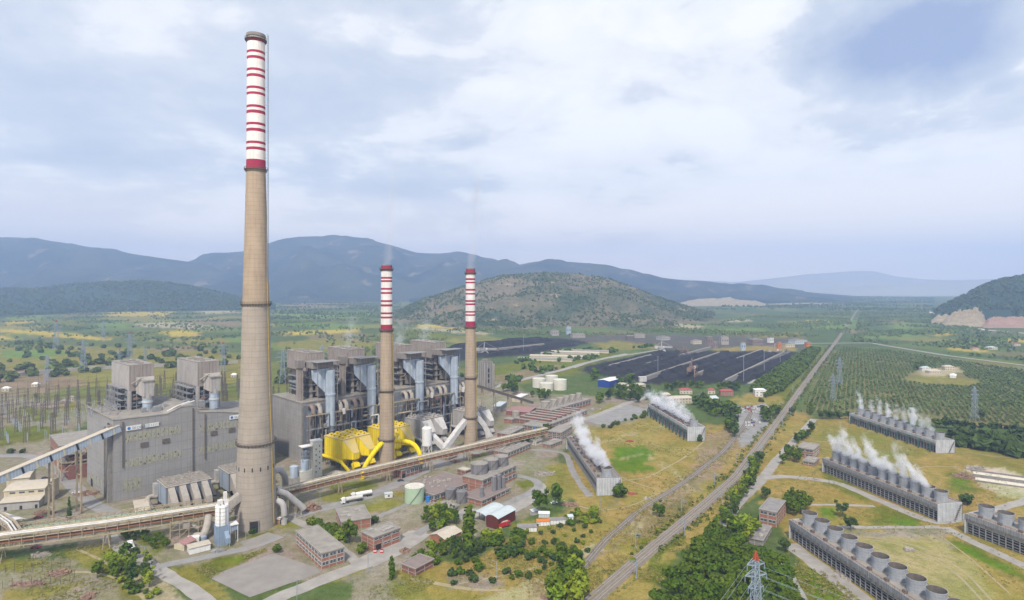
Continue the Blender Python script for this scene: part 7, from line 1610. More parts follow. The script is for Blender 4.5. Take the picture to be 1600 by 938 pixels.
# working clutter around the boiler houses and yards
for lb, x, y, rx, ry, h_, n, m_ in (('rusty pipe lengths laid out in front of the ribbed precipitator', 245, 806, 14, 2, 1, 60, 'pipe_rust'), ('stacked steel beside the yellow filter house nearest the tallest chimney', 520, 748, 14, 3, 1.4, 70, 'steel_grey'), ('builders rubble under the middle of the raised pipe rack', 575, 744, 14, 2.5, 1, 70, 'rubble'),
    ('pale debris below the dusty filter houses', 690, 712, 16, 3, 1.2, 80, 'rubble'), ('scrap beside the low brick building near the rightmost chimney', 740, 712, 12, 2, 1, 50, 'rust_scrap'), ('crates and scrap behind the green tank', 640, 757, 8, 2, 1.2, 40, 'duct_grey'), ('scrap along the lane by the two storey brick block', 540, 822, 10, 2, .8, 40, 'rubble'),
    ('loose steel beside the white garages', 340, 862, 10, 2, .8, 40, 'steel_grey'), ('scrap in the gap between the two brick pump houses', 712, 722, 10, 2, .9, 50, 'rust_scrap'), ('dumped pipes on the meadow right of the leftmost cooling tower', 988, 772, 6, 1, 1, 18, 'roof_red'), ('sleepers dumped beside the old siding', 1012, 780, 8, 1.2, .6, 24, 'rubble'), ('debris at the foot of the clarifier block', 930, 640, 10, 2, 1, 40, 'rubble'), ('scrap at the yard beyond the farthest left cooling tower', 985, 690, 5, 1, 1, 24, 'roof_red')):
    scrap(lb, x, y, rx, ry, h_, n, m_)
for lb, p0, p1, p2, h_, w_m, rf in (('low shed at the foot of the yellow filter house, roof level with the pipe rack', (520, 744), (536, 738), (508, 740), 4, 'duct_dusty', 'tin_beige'), ('low grey switch room beside the stair tower', (505, 752), (516, 748), (494, 749), 5, 'concrete', 'roof_felt'), ('small brick store under the dusty filter houses', (700, 712), (714, 707), (690, 708), 4, 'brick_dark', 'roof_felt'), ('white roofed store between the two storey brick blocks', (838, 690), (846, 687), (831, 688), 3.5, 'white_paint', 'white_clean'), ('tiny brick hut at the right foot of the tallest chimney', (437, 811), (441, 809), (432, 809), 3.2, 'brick', 'white_clean')):
    brick_block(lb, p0, p1, p2, h_, 1, 4, True, False, None, 1, rf, w_m, depth=7)
# cart tracks worn into the grass
mat('track_dust', (.335, .275, .165), (.25, .215, .12), .3)
for pts, wd in (([(1350, 842), (1420, 852), (1490, 890), (1540, 945)], 1.1), ([(1362, 840), (1432, 850), (1502, 887), (1556, 945)], 1.1), ([(1335, 850), (1400, 880), (1450, 930), (1460, 960)], 1.2), ([(1470, 838), (1520, 875), (1580, 930)], .9), ([(1400, 738), (1450, 728), (1500, 730)], 1.2), ([(905, 745), (960, 752), (1010, 748), (1070, 715), (1100, 690)], 1.3), ([(950, 735), (990, 755), (1040, 768)], 1.0), ([(1010, 692), (1060, 705), (1100, 700)], 1.2),
                 ([(705, 915), (760, 905), (830, 890), (890, 868), (930, 850)], 1.3), ([(760, 880), (800, 900), (850, 912)], 1.0), ([(640, 905), (690, 912), (740, 925), (790, 922)], 2.4), ([(880, 782), (930, 800), (985, 792), (1030, 770)], 1.2), ([(1230, 700), (1275, 690), (1330, 690)], 1.1), ([(60, 900), (130, 890), (190, 905), (230, 940)], 1.8), ([(120, 858), (170, 880), (200, 915)], 1.4), ([(1280, 700), (1340, 712), (1400, 735)], .9), ([(1500, 705), (1560, 715), (1620, 716)], 1.0)):
    o, _ = band('path', pts, wd, .035, 'track_dust', .25)
# ---------------------------------------------------------------- trees: trunk with limbs, crown of many leaf clumps
def crown_geo(seed, kind):
    rg = np.random.default_rng(seed); n, ls = {'broad': (640, .062), 'pine': (620, .062), 'poplar': (520, .045), 'cypress': (380, .04), 'bush': (300, .13), 'olive': (90, .2), 'willow': (560, .06), 'wood': (110, .19)}[kind]
    cen = []
    def blobs(k, rx, rz, cz, rb):
        for _ in range(k):
            d = rg.standard_normal(3); d /= np.linalg.norm(d); d *= rg.random() ** .4
            cen.append((d[0] * rx, d[1] * rx, cz + d[2] * rz, rb * rg.uniform(.65, 1.25)))
    if kind in ('broad', 'wood'):
        blobs(12, .26, .25, .60, .145); ax_ = rg.uniform(-.14, .14, 2)
        for _ in range(5): cen.append((ax_[0] + rg.uniform(-.3, .3), ax_[1] + rg.uniform(-.3, .3), rg.uniform(.45, .95), rg.uniform(.06, .11)))
    elif kind == 'willow': blobs(15, .25, .30, .58, .15)
    elif kind == 'pine': blobs(15, .33, .10, .78, .12)
    elif kind == 'poplar': [cen.append((rg.uniform(-.03, .03), rg.uniform(-.03, .03), z, .115 * (1 - .55 * max(0, z - .55) / .45) * rg.uniform(.8, 1.15))) for z in np.linspace(.12, .93, 20)]
    elif kind == 'cypress': [cen.append((rg.uniform(-.015, .015), rg.uniform(-.015, .015), z, .12 * (1.05 - z) * rg.uniform(.9, 1.1) + .02)) for z in np.linspace(.08, .95, 16)]
    elif kind == 'bush': blobs(10, .42, .28, .42, .26)
    elif kind == 'olive': blobs(6, .28, .2, .55, .24)
    cen = np.array(cen); w_ = cen[:, 3] ** 2; pick = rg.choice(len(cen), n, p=w_ / w_.sum())
    d = rg.standard_normal((n, 3)); d /= np.linalg.norm(d, axis=1, keepdims=True)
    c = cen[pick, :3] + d * cen[pick, 3:4] * rg.uniform(.55, 1.05, (n, 1)); c[:, 2] = np.maximum(c[:, 2], .04)
    nrm = d + rg.standard_normal((n, 3)) * .55 + np.array((0, 0, .35)); nrm /= np.linalg.norm(nrm, axis=1, keepdims=True)
    t1 = np.cross(nrm, rg.standard_normal((n, 3))); t1 /= np.linalg.norm(t1, axis=1, keepdims=True); t2 = np.cross(nrm, t1)
    s = ls * rg.uniform(.6, 1.35, (n, 1)); a = rg.uniform(.55, 1, (n, 1))
    q = np.stack([c - t1 * s - t2 * s * a * .4, c + t2 * s * a * -1.0, c + t1 * s + t2 * s * a * .3, c + t2 * s * a], 1).reshape(-1, 3)
    return q
def crown_mesh(seed, kind, material):
    q = crown_geo(seed, kind); me = np_mesh('crown', q, np.arange(len(q)).reshape(-1, 4)); me.materials.append(M[material]); return me
def trunk_mesh(seed, kind):
    rg = random.Random(seed); th = {'pine': .74, 'broad': .5, 'willow': .45, 'poplar': .7, 'cypress': .5, 'olive': .45, 'bush': .3, 'wood': .5}[kind]; mb = MB()
    mb.tube([(0, 0, -.02), (.01, 0, th * .5), (0, .01, th)], [.026, .02, .012], 6)
    for i in range(5 if kind != 'bush' else 3):
        a_ = rg.uniform(0, 6.28); z = th * rg.uniform(.5, .95); l = rg.uniform(.12, .25) if kind not in ('poplar', 'cypress') else .06
        mb.tube([(0, 0, z), (l * .6 * math.cos(a_), l * .6 * math.sin(a_), z + l * .5), (l * math.cos(a_), l * math.sin(a_), z + l * .9)], [.012, .008, .004], 5)
    return mb.mesh('trunk', 'bark')
TREE = {}
def tmesh(kind, lm, var):
    k_ = (kind, lm, var)
    if k_ not in TREE: TREE[k_] = (trunk_mesh(var * 7 + 1, kind), crown_mesh(var * 13 + len(kind), kind, lm))
    return TREE[k_]
NAME = {'broad': ('broadleaf_tree', 'tree'), 'willow': ('broadleaf_tree', 'tree'), 'pine': ('pine_tree', 'pine tree'), 'poplar': ('poplar_tree', 'poplar tree'), 'cypress': ('cypress_tree', 'cypress tree'), 'bush': ('shrub', 'shrub'), 'olive': ('olive_tree', 'olive tree'), 'wood': ('broadleaf_tree', 'tree')}
rt = random.Random(77)
def tree(kind, P, h, lm, label, group=None, wide=1.0):
    nm, cat = NAME[kind]; r = thing(nm, label, cat, (P.x, P.y, P.z), rt.uniform(0, 6.28), group); w_ = wide * rt.uniform(.88, 1.14); r.scale = (h * w_, h * w_, h)
    tm, cm = tmesh(kind, lm, rt.randrange(6)); link('trunk', tm, r); link('crown', cm, r); return r
def scatter(poly, spacing, n_max=999, rg=rt):
    P = P2(poly); xs = [p[0] for p in P]; ys = [p[1] for p in P]; out = []; tries = 0
    while tries < 6000 and len(out) < n_max:
        tries += 1; x, y = rg.uniform(min(xs), max(xs)), rg.uniform(min(ys), max(ys))
        if not inpoly(np.array([x]), np.array([y]), P)[0]: continue
        if any((x - a_) ** 2 + (y - b_) ** 2 < spacing ** 2 for a_, b_ in out): continue
        out.append((x, y))
    return [Vector((x, y, 0)) for x, y in out]
def grove(kind, poly, spacing, h, lm, label, group, n_max=999, wide=1.0):
    lms = lm if isinstance(lm, tuple) else (lm,)
    for P in scatter(poly, spacing, n_max): tree(kind, P, rt.uniform(*h), rt.choice(lms), label, group, wide)
def rowt(kind, pts, gap, h, lm, label, group, jit_=1.5, wide=1.0):
    lms = lm if isinstance(lm, tuple) else (lm,); p = [G(*q) for q in pts]; carry = 0
    for a_, b_ in zip(p[:-1], p[1:]):
        L = (b_ - a_).length; t_ = carry
        while t_ < L:
            q = a_.lerp(b_, t_ / L) + Vector((rt.uniform(-jit_, jit_), rt.uniform(-jit_, jit_), 0)); tree(kind, q, rt.uniform(*h), rt.choice(lms), label, group, wide); t_ += gap * rt.uniform(.75, 1.3)
        carry = t_ - L
# pine grove at the lower right
grove('pine', [(1040, 960), (1052, 915), (1082, 882), (1112, 858), (1150, 862), (1185, 880), (1215, 893), (1232, 925), (1248, 985), (1240, 1080), (1140, 1110), (1030, 1080), (985, 1010)], 5.2, (9, 12.5), ('leaf_pine', 'leaf_pine', 'leaf_green'), 'dark green pine packed into the grove at the lower right, around the near pylon', 'pines of the lower right grove', 135)
rowt('broad', [(1076, 895), (1105, 850), (1140, 806), (1165, 770), (1178, 742), (1186, 718)], 4.6, (6, 10), ('leaf_green', 'leaf_dark', 'leaf_green', 'leaf_bright'), 'bushy green tree in the belt between the railway and the dusty lane', 'trees of the belt beside the railway', 2.4, 1.15)
grove('bush', [(1055, 905), (1075, 880), (1130, 815), (1150, 800), (1140, 830), (1090, 880)], 4, (2, 4), ('leaf_green', 'leaf_bright'), 'low green shrub at the foot of the railway tree belt', 'shrubs of the railway belt', 26)
grove('broad', [(1140, 838), (1165, 828), (1182, 840), (1172, 850), (1150, 850)], 4, (10, 13), ('leaf_green', 'leaf_bright'), 'tall leafy tree clumped left of the dark roofed pump station', 'tall trees beside the pump station', 8)
grove('broad', [(1228, 790), (1250, 786), (1262, 800), (1245, 812), (1228, 806)], 4.5, (8, 12), ('leaf_green',), 'leafy tree clumped right of the dark roofed pump station', 'trees right of the pump station', 9)
grove('broad', [(1218, 716), (1236, 710), (1250, 716), (1246, 728), (1222, 728)], 5, (8, 12), ('leaf_green',), 'leafy tree beside the small two storey brick pump station', 'trees by the small pump station', 7)
for lb, kd, x, y, h, lm, wd in (('round grey-green pine left of the dark roofed pump station, beside the dusty lane', 'broad', 1196, 780, 8.5, 'leaf_dark', 1.2), ('upper of two round dark pines beside the nearest cooling tower', 'broad', 1317, 808, 9, 'leaf_dark', 1.15), ('lower of two round dark pines beside the nearest cooling tower', 'broad', 1329, 829, 9, 'leaf_dark', 1.15), ('round dark pine at the path left of the nearest cooling tower', 'broad', 1225, 863, 8, 'leaf_dark', 1.2),
                               ('wide dark bush at the near end of the middle right cooling tower', 'bush', 1512, 789, 7.5, 'leaf_dark', 1.1), ('big round bush at the near end of the leftmost cooling tower', 'bush', 970, 777, 9.5, 'leaf_green', .95), ('lone round tree on the dry grass beside the old siding', 'broad', 1030, 808, 9.5, 'leaf_green', 1.15), ('very tall dense poplar, tallest tree left of the red-brown barn', 'poplar', 733, 866, 26, 'leaf_green', 1.0), ('slim short poplar beside the small dark brick hut', 'poplar', 612, 906, 11.5, 'leaf_green', 1.0),
                               ('dark pointed cypress under the conveyor trestle', 'cypress', 108, 811, 13.5, 'leaf_dark', 1.0), ('left one of two tall roadside trees behind the container row', 'broad', 843, 806, 17, 'leaf_green', .9), ('right one of two tall roadside trees behind the container row', 'broad', 868, 795, 17, 'leaf_green', .85), ('small poplar standing alone behind the cooling tower steam on the orchard edge', 'poplar', 1267, 648, 14, 'leaf_green', 1.2), ('dark tree pair by the tall slim pylon at the orchard edge', 'broad', 1532, 657, 13, 'leaf_dark', .9),
                               ('tall tree covering the corner of the two storey brick block', 'broad', 547, 851, 14, 'leaf_green', .85), ('round bush in front of the two storey brick block', 'bush', 566, 864, 6, 'leaf_green', 1.0), ('round bush at the far corner of the flat roofed brick workshop', 'bush', 585, 818, 5, 'leaf_dark', 1.0), ('round bush at the left end of the long low brick office', 'bush', 434, 863, 4.6, 'leaf_green', 1.0), ('small dark bush at the foot of the tallest chimney', 'bush', 395, 834, 3.4, 'leaf_dark', 1.0), ('dark bush beside the near end wall of the farthest left cooling tower', 'bush', 1094, 690, 7, 'leaf_dark', .8),
                               ('lone dark tree on the left hillside meadow', 'broad', 107, 556, 11, 'leaf_dark', 1.0), ('lone tree in the switchyard beside a gantry column', 'broad', 56, 624, 8, 'leaf_bright', 1.0), ('round bush beside the white hangar near the railway', 'bush', 1190, 628, 6, 'leaf_dark', 1.2), ('round tree right of the rails where the old siding ends', 'broad', 1239, 648, 9, 'leaf_dark', 1.3)): tree(kd, G(x, y), h, lm, lb, None, wd)
grove('willow', [(868, 925), (895, 905), (905, 930), (900, 960), (862, 965)], 4, (13, 19), ('leaf_bright', 'leaf_bright', 'leaf_green'), 'tall light green tree in the clump at the bottom centre', 'light green trees at the bottom centre', 9)
grove('broad', [(878, 880), (900, 872), (905, 895), (880, 905)], 4, (7, 10), ('leaf_green', 'leaf_dark'), 'darker green tree just behind the light green clump at the bottom centre', 'darker trees behind the light green clump', 6)
for i, (x, y) in enumerate([(65, 570), (107, 556), (195, 602), (137, 636), (160, 678), (36, 694), (275, 682), (400, 660), (440, 645), (510, 655), (560, 628), (605, 600), (645, 575), (580, 553), (545, 520), (515, 540), (590, 494), (525, 440), (597, 440), (665, 440), (690, 462), (485, 508), (410, 395), (805, 432), (870, 492), (825, 515), (700, 512), (660, 540), (625, 520), (75, 630), (175, 560), (370, 630), (600, 560), (720, 470), (25, 640)]):
    tree('bush', G(700 + x / 4, 740 + y / 4), rt.uniform(2.4, 4.6), rt.choice(('leaf_green', 'leaf_dark')), 'small round bush dotted over the dry meadow between the poplar and the railway', 'round bushes on the dry meadow')
grove('bush', [(786, 875), (815, 866), (816, 842), (808, 838), (800, 855), (786, 862)], 3.4, (4, 6.5), ('leaf_green', 'leaf_dark'), 'dense green bush clumped on the meadow right of the tall poplar', 'bush clump right of the tall poplar', 14)
grove('bush', [(750, 842), (785, 835), (783, 852), (755, 858)], 3.6, (4, 6.5), ('leaf_green', 'leaf_bright'), 'green bush clumped below the red-brown barn', 'bushes below the red-brown barn', 10)
grove('broad', [(690, 868), (720, 850), (730, 862), (755, 862), (750, 872), (710, 876)], 4, (5, 9), ('leaf_green', 'leaf_dark'), 'leafy tree at the foot of the tall poplar', 'leafy trees around the tall poplar', 10)
grove('broad', [(655, 812), (690, 800), (720, 815), (700, 830), (672, 832)], 4.2, (6, 9), ('leaf_green', 'leaf_bright', 'leaf_green'), 'leafy tree in the clump in front of the little grey roofed brick building', 'tree clump in front of the treatment plant', 17)
grove('bush', [(640, 880), (680, 850), (700, 860), (680, 885), (655, 895)], 4, (3, 5), ('leaf_bright', 'leaf_green'), 'yellow-green bush around the small dark brick hut', 'bushes around the small brick hut', 12)
grove('bush', [(478, 818), (500, 815), (545, 838), (548, 852), (520, 842)], 3.2, (3, 5), ('leaf_green', 'leaf_bright'), 'bush in the row in front of the flat roofed brick workshop', 'bushes in front of the brick workshop', 18)
grove('broad', [(150, 905), (175, 878), (215, 868), (242, 895), (240, 925), (200, 935)], 4.2, (6, 10), ('leaf_green', 'leaf_bright', 'leaf_dark'), 'leafy tree in the overgrown patch at the lower left', 'trees of the lower left overgrown patch', 16)
grove('bush', [(140, 880), (175, 868), (245, 905), (250, 935), (200, 940)], 3.4, (2, 4), ('leaf_bright', 'leaf_green'), 'yellow-green bush in the overgrown patch at the lower left', 'bushes of the lower left overgrown patch', 22)
grove('broad', [(222, 848), (245, 842), (268, 858), (258, 868), (236, 858)], 3.6, (4.5, 7), ('leaf_green',), 'leafy tree left of the tiny cream cottage', 'trees left of the cream cottage', 8)
grove('bush', [(190, 835), (225, 832), (230, 843), (200, 845)], 3.2, (2, 4), ('leaf_green',), 'green bush under the left pipe rack near the parked lorry', 'bushes under the left pipe rack', 9)
grove('bush', [(980, 866), (1012, 838), (1046, 810), (1052, 818), (1018, 850), (988, 880)], 6, (1.6, 3.4), ('leaf_green', 'leaf_bright'), 'yellow-green bush on the rough verge between the meadow and the railway', 'bushes on the railway verge', 26)
grove('bush', [(790, 830), (900, 812), (925, 826), (930, 850), (850, 858), (800, 846)], 7, (1.6, 3.6), ('leaf_bright', 'leaf_green', 'leaf_dark'), 'low green bush on the dry grass below the container row', 'bushes below the container row', 26)
grove('bush', [(905, 806), (930, 800), (938, 816), (915, 822)], 4, (3, 5.5), ('leaf_green', 'leaf_bright'), 'leafy bush clumped right of the container row', 'bush clump right of the container row', 9)
grove('bush', [(880, 815), (900, 800), (905, 806), (890, 822)], 4, (3, 5), ('leaf_green',), 'leafy bush behind the right end of the container row', 'bushes behind the container row', 6)
grove('bush', [(1085, 905), (1110, 872), (1125, 860), (1100, 915)], 4, (2, 4), ('leaf_bright', 'leaf_green'), 'bright bush at the left edge of the pine grove', 'bushes at the pine grove edge', 10)
# mid distance clumps
MIDL = [([(920, 628), (965, 610), (1018, 612), (1022, 632), (960, 625), (925, 634)], 24, 'leafy tree in the clump between the clarifiers and the blue shed', 'trees below the blue shed', (8, 12)),
        ([(782, 612), (800, 606), (818, 611), (806, 618)], 7, 'leafy tree left of the cream oil tanks', 'trees left of the oil tanks', (7, 11)), ([(826, 622), (848, 616), (866, 620), (850, 627)], 9, 'dark leafy tree in front of the cream oil tanks', 'trees in front of the oil tanks', (7, 10)),
        ([(1090, 648), (1112, 638), (1150, 642), (1155, 655), (1120, 652)], 24, 'dark leafy tree in the clump left of the crowded car park', 'trees left of the car park', (8, 12)), ([(1133, 668), (1152, 660), (1158, 676), (1150, 686)], 8, 'leafy tree at the corner of the lower car park', 'trees by the lower car park', (8, 12)),
        ([(1186, 650), (1215, 645), (1218, 656), (1196, 660)], 9, 'dark leafy tree between the crowded car park and the railway', 'trees between car park and railway', (8, 12)), ([(1082, 634), (1104, 626), (1106, 636), (1090, 640)], 6, 'leafy tree behind the long cream house', 'trees behind the long cream house', (8, 12)),
        ([(1036, 606), (1096, 603), (1100, 608), (1040, 612)], 14, 'dark leafy tree in the row at the front edge of the coal yard', 'trees at the front of the coal yard', (7, 10)), ([(1120, 608), (1150, 606), (1156, 612), (1124, 615)], 7, 'leafy tree around the pink roofed houses', 'trees around the pink houses', (8, 12)),
        ([(966, 602), (985, 594), (992, 600), (978, 606)], 6, 'leafy tree between the blue shed and the coal yard', 'trees right of the blue shed', (9, 14)), ([(918, 596), (932, 588), (934, 596)], 4, 'tall green tree left of the blue shed', 'trees left of the blue shed', (11, 15)),
        ([(706, 600), (728, 590), (735, 604), (715, 612)], 10, 'dark green tree behind the rightmost chimney', 'trees behind the rightmost chimney', (8, 12)), ([(790, 696), (822, 684), (860, 668), (868, 678), (840, 694), (820, 700)], 16, 'leafy tree squeezed between the brick blocks by the clarifier hall', 'trees between the brick blocks', (4.5, 7)),
        ([(940, 668), (990, 650), (996, 654), (950, 672)], 9, 'round bush along the grey yard left of the farthest left cooling tower', 'bushes along the grey yard', (3, 5)), ([(1000, 652), (1012, 644), (1006, 660)], 3, 'round bush by the far corner of the farthest left cooling tower', 'bushes at the far cooling tower corner', (4, 6)),
        ([(1430, 579), (1440, 573), (1446, 580)], 5, 'tall leafy tree at the left of the orchard farmyard', 'trees left of the farmyard', (10, 14)), ([(1242, 692), (1268, 668), (1272, 676), (1256, 694)], 6, 'dark roadside tree beside the dusty lane near the old siding', 'trees along the upper lane', (6, 9))]
for poly, n, lb, gp, hh_ in MIDL: grove('wood' if 'bush' not in lb else 'bush', poly, 4.5, hh_, ('leaf_green', 'leaf_dark', 'leaf_green'), lb, gp, n)
rowt('wood', [(1283, 655), (1330, 655)], 7, (7, 9), 'leaf_dark', 'dark round tree in the short row left of the farthest right cooling tower', 'row left of the farthest right cooling tower', 1, 1.1)
rowt('wood', [(1462, 668), (1500, 672), (1545, 676), (1585, 680), (1600, 684)], 6.5, (8, 11), 'leaf_dark', 'dark round tree in the long roadside row behind the farthest right cooling tower', 'long row behind the farthest right cooling tower', 1, 1.15)
rowt('bush', [(18, 708), (45, 708)], 8, (4, 5), 'leaf_dark', 'round clipped bush in the short row by the road left of the brick hall', 'clipped bushes by the left road', .5)

# ---------------------------------------------------------------- orchard: the nearest olive trees one by one, the rest as one mass
def mass(name, pts, h, n_leaf, material, label, seed, r=(.55, .5)):
    """pts: (N,2) positions; one mesh of leaf clumps"""
    rg = np.random.default_rng(seed); N = len(pts); hh = rg.uniform(h[0], h[1], N)
    d = rg.standard_normal((N, n_leaf, 3)); d /= np.linalg.norm(d, axis=2, keepdims=True)
    c = np.zeros((N, n_leaf, 3)); c[..., 0] = pts[:, None, 0]; c[..., 1] = pts[:, None, 1]; c[..., 2] = hh[:, None] * .52
    s = hh[:, None, None]; c = c + d * s * np.array((r[0], r[0], .42)) * rg.uniform(.6, 1, (N, n_leaf, 1))
    nrm = d + rg.standard_normal(d.shape) * .4 + np.array((0, 0, .3)); nrm /= np.linalg.norm(nrm, axis=2, keepdims=True)
    t1 = np.cross(nrm, rg.standard_normal(d.shape)); t1 /= np.linalg.norm(t1, axis=2, keepdims=True); t2 = np.cross(nrm, t1); q = s * r[1] * rg.uniform(.6, 1.1, (N, n_leaf, 1))
    v = np.stack([c - t1 * q, c - t2 * q, c + t1 * q, c + t2 * q], 2).reshape(-1, 3); v[:, 2] = np.maximum(v[:, 2], .15)
    me = np_mesh(name, v, np.arange(len(v)).reshape(-1, 4)); me.materials.append(M[material]); return stuff(link(name, me), label)
rg = np.random.default_rng(8)
orch = P2([(1252, 645), (1262, 622), (1300, 556), (1318, 543), (1390, 548), (1480, 562), (1660, 588), (1800, 640), (1760, 672), (1600, 664), (1480, 655), (1470, 650), (1330, 640), (1290, 648)])
clear = P2([(1408, 595), (1435, 577), (1500, 573), (1510, 590), (1540, 597), (1515, 604), (1450, 602)])
ax = Vector((.495, .869)); gx_, gy_ = np.meshgrid(np.arange(-50, 175) * 5.3, np.arange(-40, 250) * 4.3)
o0 = G(1252, 645); X = o0.x + gx_ * ax.y + gy_ * ax.x; Y = o0.y - gx_ * ax.x + gy_ * ax.y
X = X + rg.normal(0, .45, X.shape); Y = Y + rg.normal(0, .45, Y.shape)
k_ = inpoly(X, Y, orch) & ~inpoly(X, Y, clear) & (rg.random(X.shape) > .08 + .5 * (np.sin(X / 31 + 2 * np.sin(Y / 47)) + np.sin(Y / 23 + 1.5 * np.sin(X / 37)) > 1.25))
pts = np.stack([X[k_], Y[k_]], 1); pts = pts[np.argsort(pts[:, 1])]
px_ = CX + F * pts[:, 0] / pts[:, 1]; vis = (px_ < 1612); nearest = np.where(vis)[0][:280]
for i in nearest: tree('olive', Vector((pts[i, 0], pts[i, 1], 0)), rt.uniform(2.0, 3.6), 'leaf_olive', 'round olive tree in the nearest rows of the orchard on the right', 'nearest olive trees of the orchard')
rest = np.ones(len(pts), bool); rest[nearest] = False
mass('orchard', pts[rest], (1.7, 3.4), 12, 'leaf_olive', 'regular rows of olive trees filling the orchard on the right', 9)
# narrow wood between coal yard and railway
wd_ = P2([(1172, 612), (1190, 596), (1240, 562), (1262, 547), (1282, 547), (1262, 575), (1222, 612), (1196, 622)]); q = rg.uniform((min(p[0] for p in wd_), min(p[1] for p in wd_)), (max(p[0] for p in wd_), max(p[1] for p in wd_)), (14000, 2)); q = q[inpoly(q[:, 0], q[:, 1], wd_)][:1500]
mass('woodland', q, (6, 9.5), 22, 'leaf_pine', 'dense narrow wood between the coal yard and the railway', 3, (.42, .26))
# scattered field trees and hedges far out on the plain
def field_trees(poly, n, thr, s_, hts, seed, lm='leaf_scrub', nl=9, label='dark trees and hedges scattered over the far fields', name='field_trees'):
    P = P2(poly); rg2 = np.random.default_rng(seed); q = rg2.uniform((min(p[0] for p in P), min(p[1] for p in P)), (max(p[0] for p in P), max(p[1] for p in P)), (n * 14, 2)); q = q[inpoly(q[:, 0], q[:, 1], P)]
    f = np.sin(q[:, 0] / s_ + 2 * np.sin(q[:, 1] / (s_ * 1.7))) + np.sin(q[:, 1] / (s_ * .8) + 1.6 * np.sin(q[:, 0] / (s_ * 1.3))) + rg2.normal(0, .5, len(q)); q = q[f > thr][:n]
    return mass(name, q, hts, nl, lm, label, seed)
field_trees([(-150, 560), (-150, 492), (0, 484), (300, 482), (600, 490), (640, 520), (620, 552), (430, 560), (370, 552), (150, 542)], 3600, .6, 62, (3, 6.5), 31, 'leaf_olive', label='trees and olive rows scattered over the hillside fields on the left')
field_trees([(620, 560), (640, 505), (760, 503), (1100, 508), (1200, 490), (1330, 486), (1330, 520), (1260, 527), (900, 524), (700, 530)], 3200, .4, 80, (3, 6), 32, 'leaf_olive', label='trees and olive rows scattered over the plain before the brown hill')
field_trees([(1330, 536), (1345, 488), (1450, 486), (1480, 508), (1620, 524), (1640, 570), (1480, 553), (1400, 540)], 2600, .4, 55, (3, 7), 33, 'leaf_olive', label='trees and olive rows scattered over the far right plain')
field_trees([(1100, 484), (1180, 470), (1340, 464), (1460, 466), (1460, 486), (1340, 486)], 2600, .1, 150, (5, 12), 34, label='dark groves scattered over the farthest plain'); field_trees([(420, 500), (440, 472), (620, 470), (640, 490), (600, 500)], 1400, .1, 90, (5, 9), 35, label='dark groves scattered at the foot of the far hills')
field_trees([(760, 575), (900, 545), (960, 546), (1030, 540), (960, 552), (880, 575), (800, 600)], 260, .9, 24, (4, 8), 36, 'leaf_green', 12, 'trees scattered around the barracks')
field_trees([(-60, 604), (-20, 582), (80, 572), (240, 566), (375, 560), (375, 570), (150, 584), (40, 600)], 70, .2, 12, (6, 11), 51, 'leaf_scrub', 40, 'dark bushy trees scattered along the canal wall behind the switchyard'); field_trees([(-40, 580), (30, 536), (180, 540), (372, 552), (372, 564), (100, 568)], 90, .4, 14, (5, 10), 52, 'leaf_scrub', 40, 'dark trees scattered over the meadow behind the switchyard')
field_trees([(430, 600), (445, 570), (560, 556), (600, 552), (595, 566), (460, 600)], 80, .3, 14, (6, 11), 53, 'leaf_scrub', 40, 'dark trees in the fields between the tallest and the middle chimney')
field_trees([(1485, 690), (1530, 690), (1580, 694), (1680, 700), (1700, 724), (1590, 715), (1545, 704), (1490, 698)], 95, -2, 20, (9, 13), 54, 'leaf_dark', 70, 'dark wood at the right edge beyond the slurry basins', 'woodland')
# scrub on the two nearer hills
def hill_cover(HVx, n, lm, hts, label, seed, name='hill_scrub', top=34, nl=7):
    rg3 = np.random.default_rng(seed); a_, b_ = HVx.shape[:2]; i = rg3.uniform(1, top, n); j = rg3.uniform(0, b_ - 1.01, n); i0 = i.astype(int); j0 = j.astype(int); fi = (i - i0)[:, None]; fj = (j - j0)[:, None]
    P = HVx[i0, j0] * (1 - fi) * (1 - fj) + HVx[i0 + 1, j0] * fi * (1 - fj) + HVx[i0, j0 + 1] * (1 - fi) * fj + HVx[i0 + 1, j0 + 1] * fi * fj
    f = np.sin(P[:, 0] / 90 + 2 * np.sin(P[:, 1] / 60)) + np.sin(P[:, 1] / 45 + 2 * np.sin(P[:, 0] / 110)) + rg3.normal(0, .9, n); P = P[(f > -.2) & (P[:, 2] > 2)]
    hh = rg3.uniform(*hts, len(P)); d = rg3.standard_normal((len(P), nl, 3)); d /= np.linalg.norm(d, axis=2, keepdims=True); s = hh[:, None, None]; c = P[:, None, :] + d * s * .45 + np.array((0, 0, 1.0)) * s * .4
    t1 = np.cross(d, rg3.standard_normal(d.shape)); t1 /= np.linalg.norm(t1, axis=2, keepdims=True); t2 = np.cross(d, t1); q = s * .42
    v = np.stack([c - t1 * q, c - t2 * q, c + t1 * q, c + t2 * q], 2).reshape(-1, 3); me = np_mesh(name, v, np.arange(len(v)).reshape(-1, 4)); me.materials.append(M[lm]); return stuff(link(name, me), label)
hill_cover(HV, 8000, 'leaf_scrub', (4, 9), 'dark scrub and small trees scattered over the brown hill', 5); hill_cover(HV5, 9000, 'leaf_dark', (8, 14), 'dense dark forest covering the hill on the right', 6, 'hill_forest'); hill_cover(HV6, 9000, 'leaf_dark', (9, 15), 'dark forest covering the low hills at the left', 7, 'hill_forest', 34)
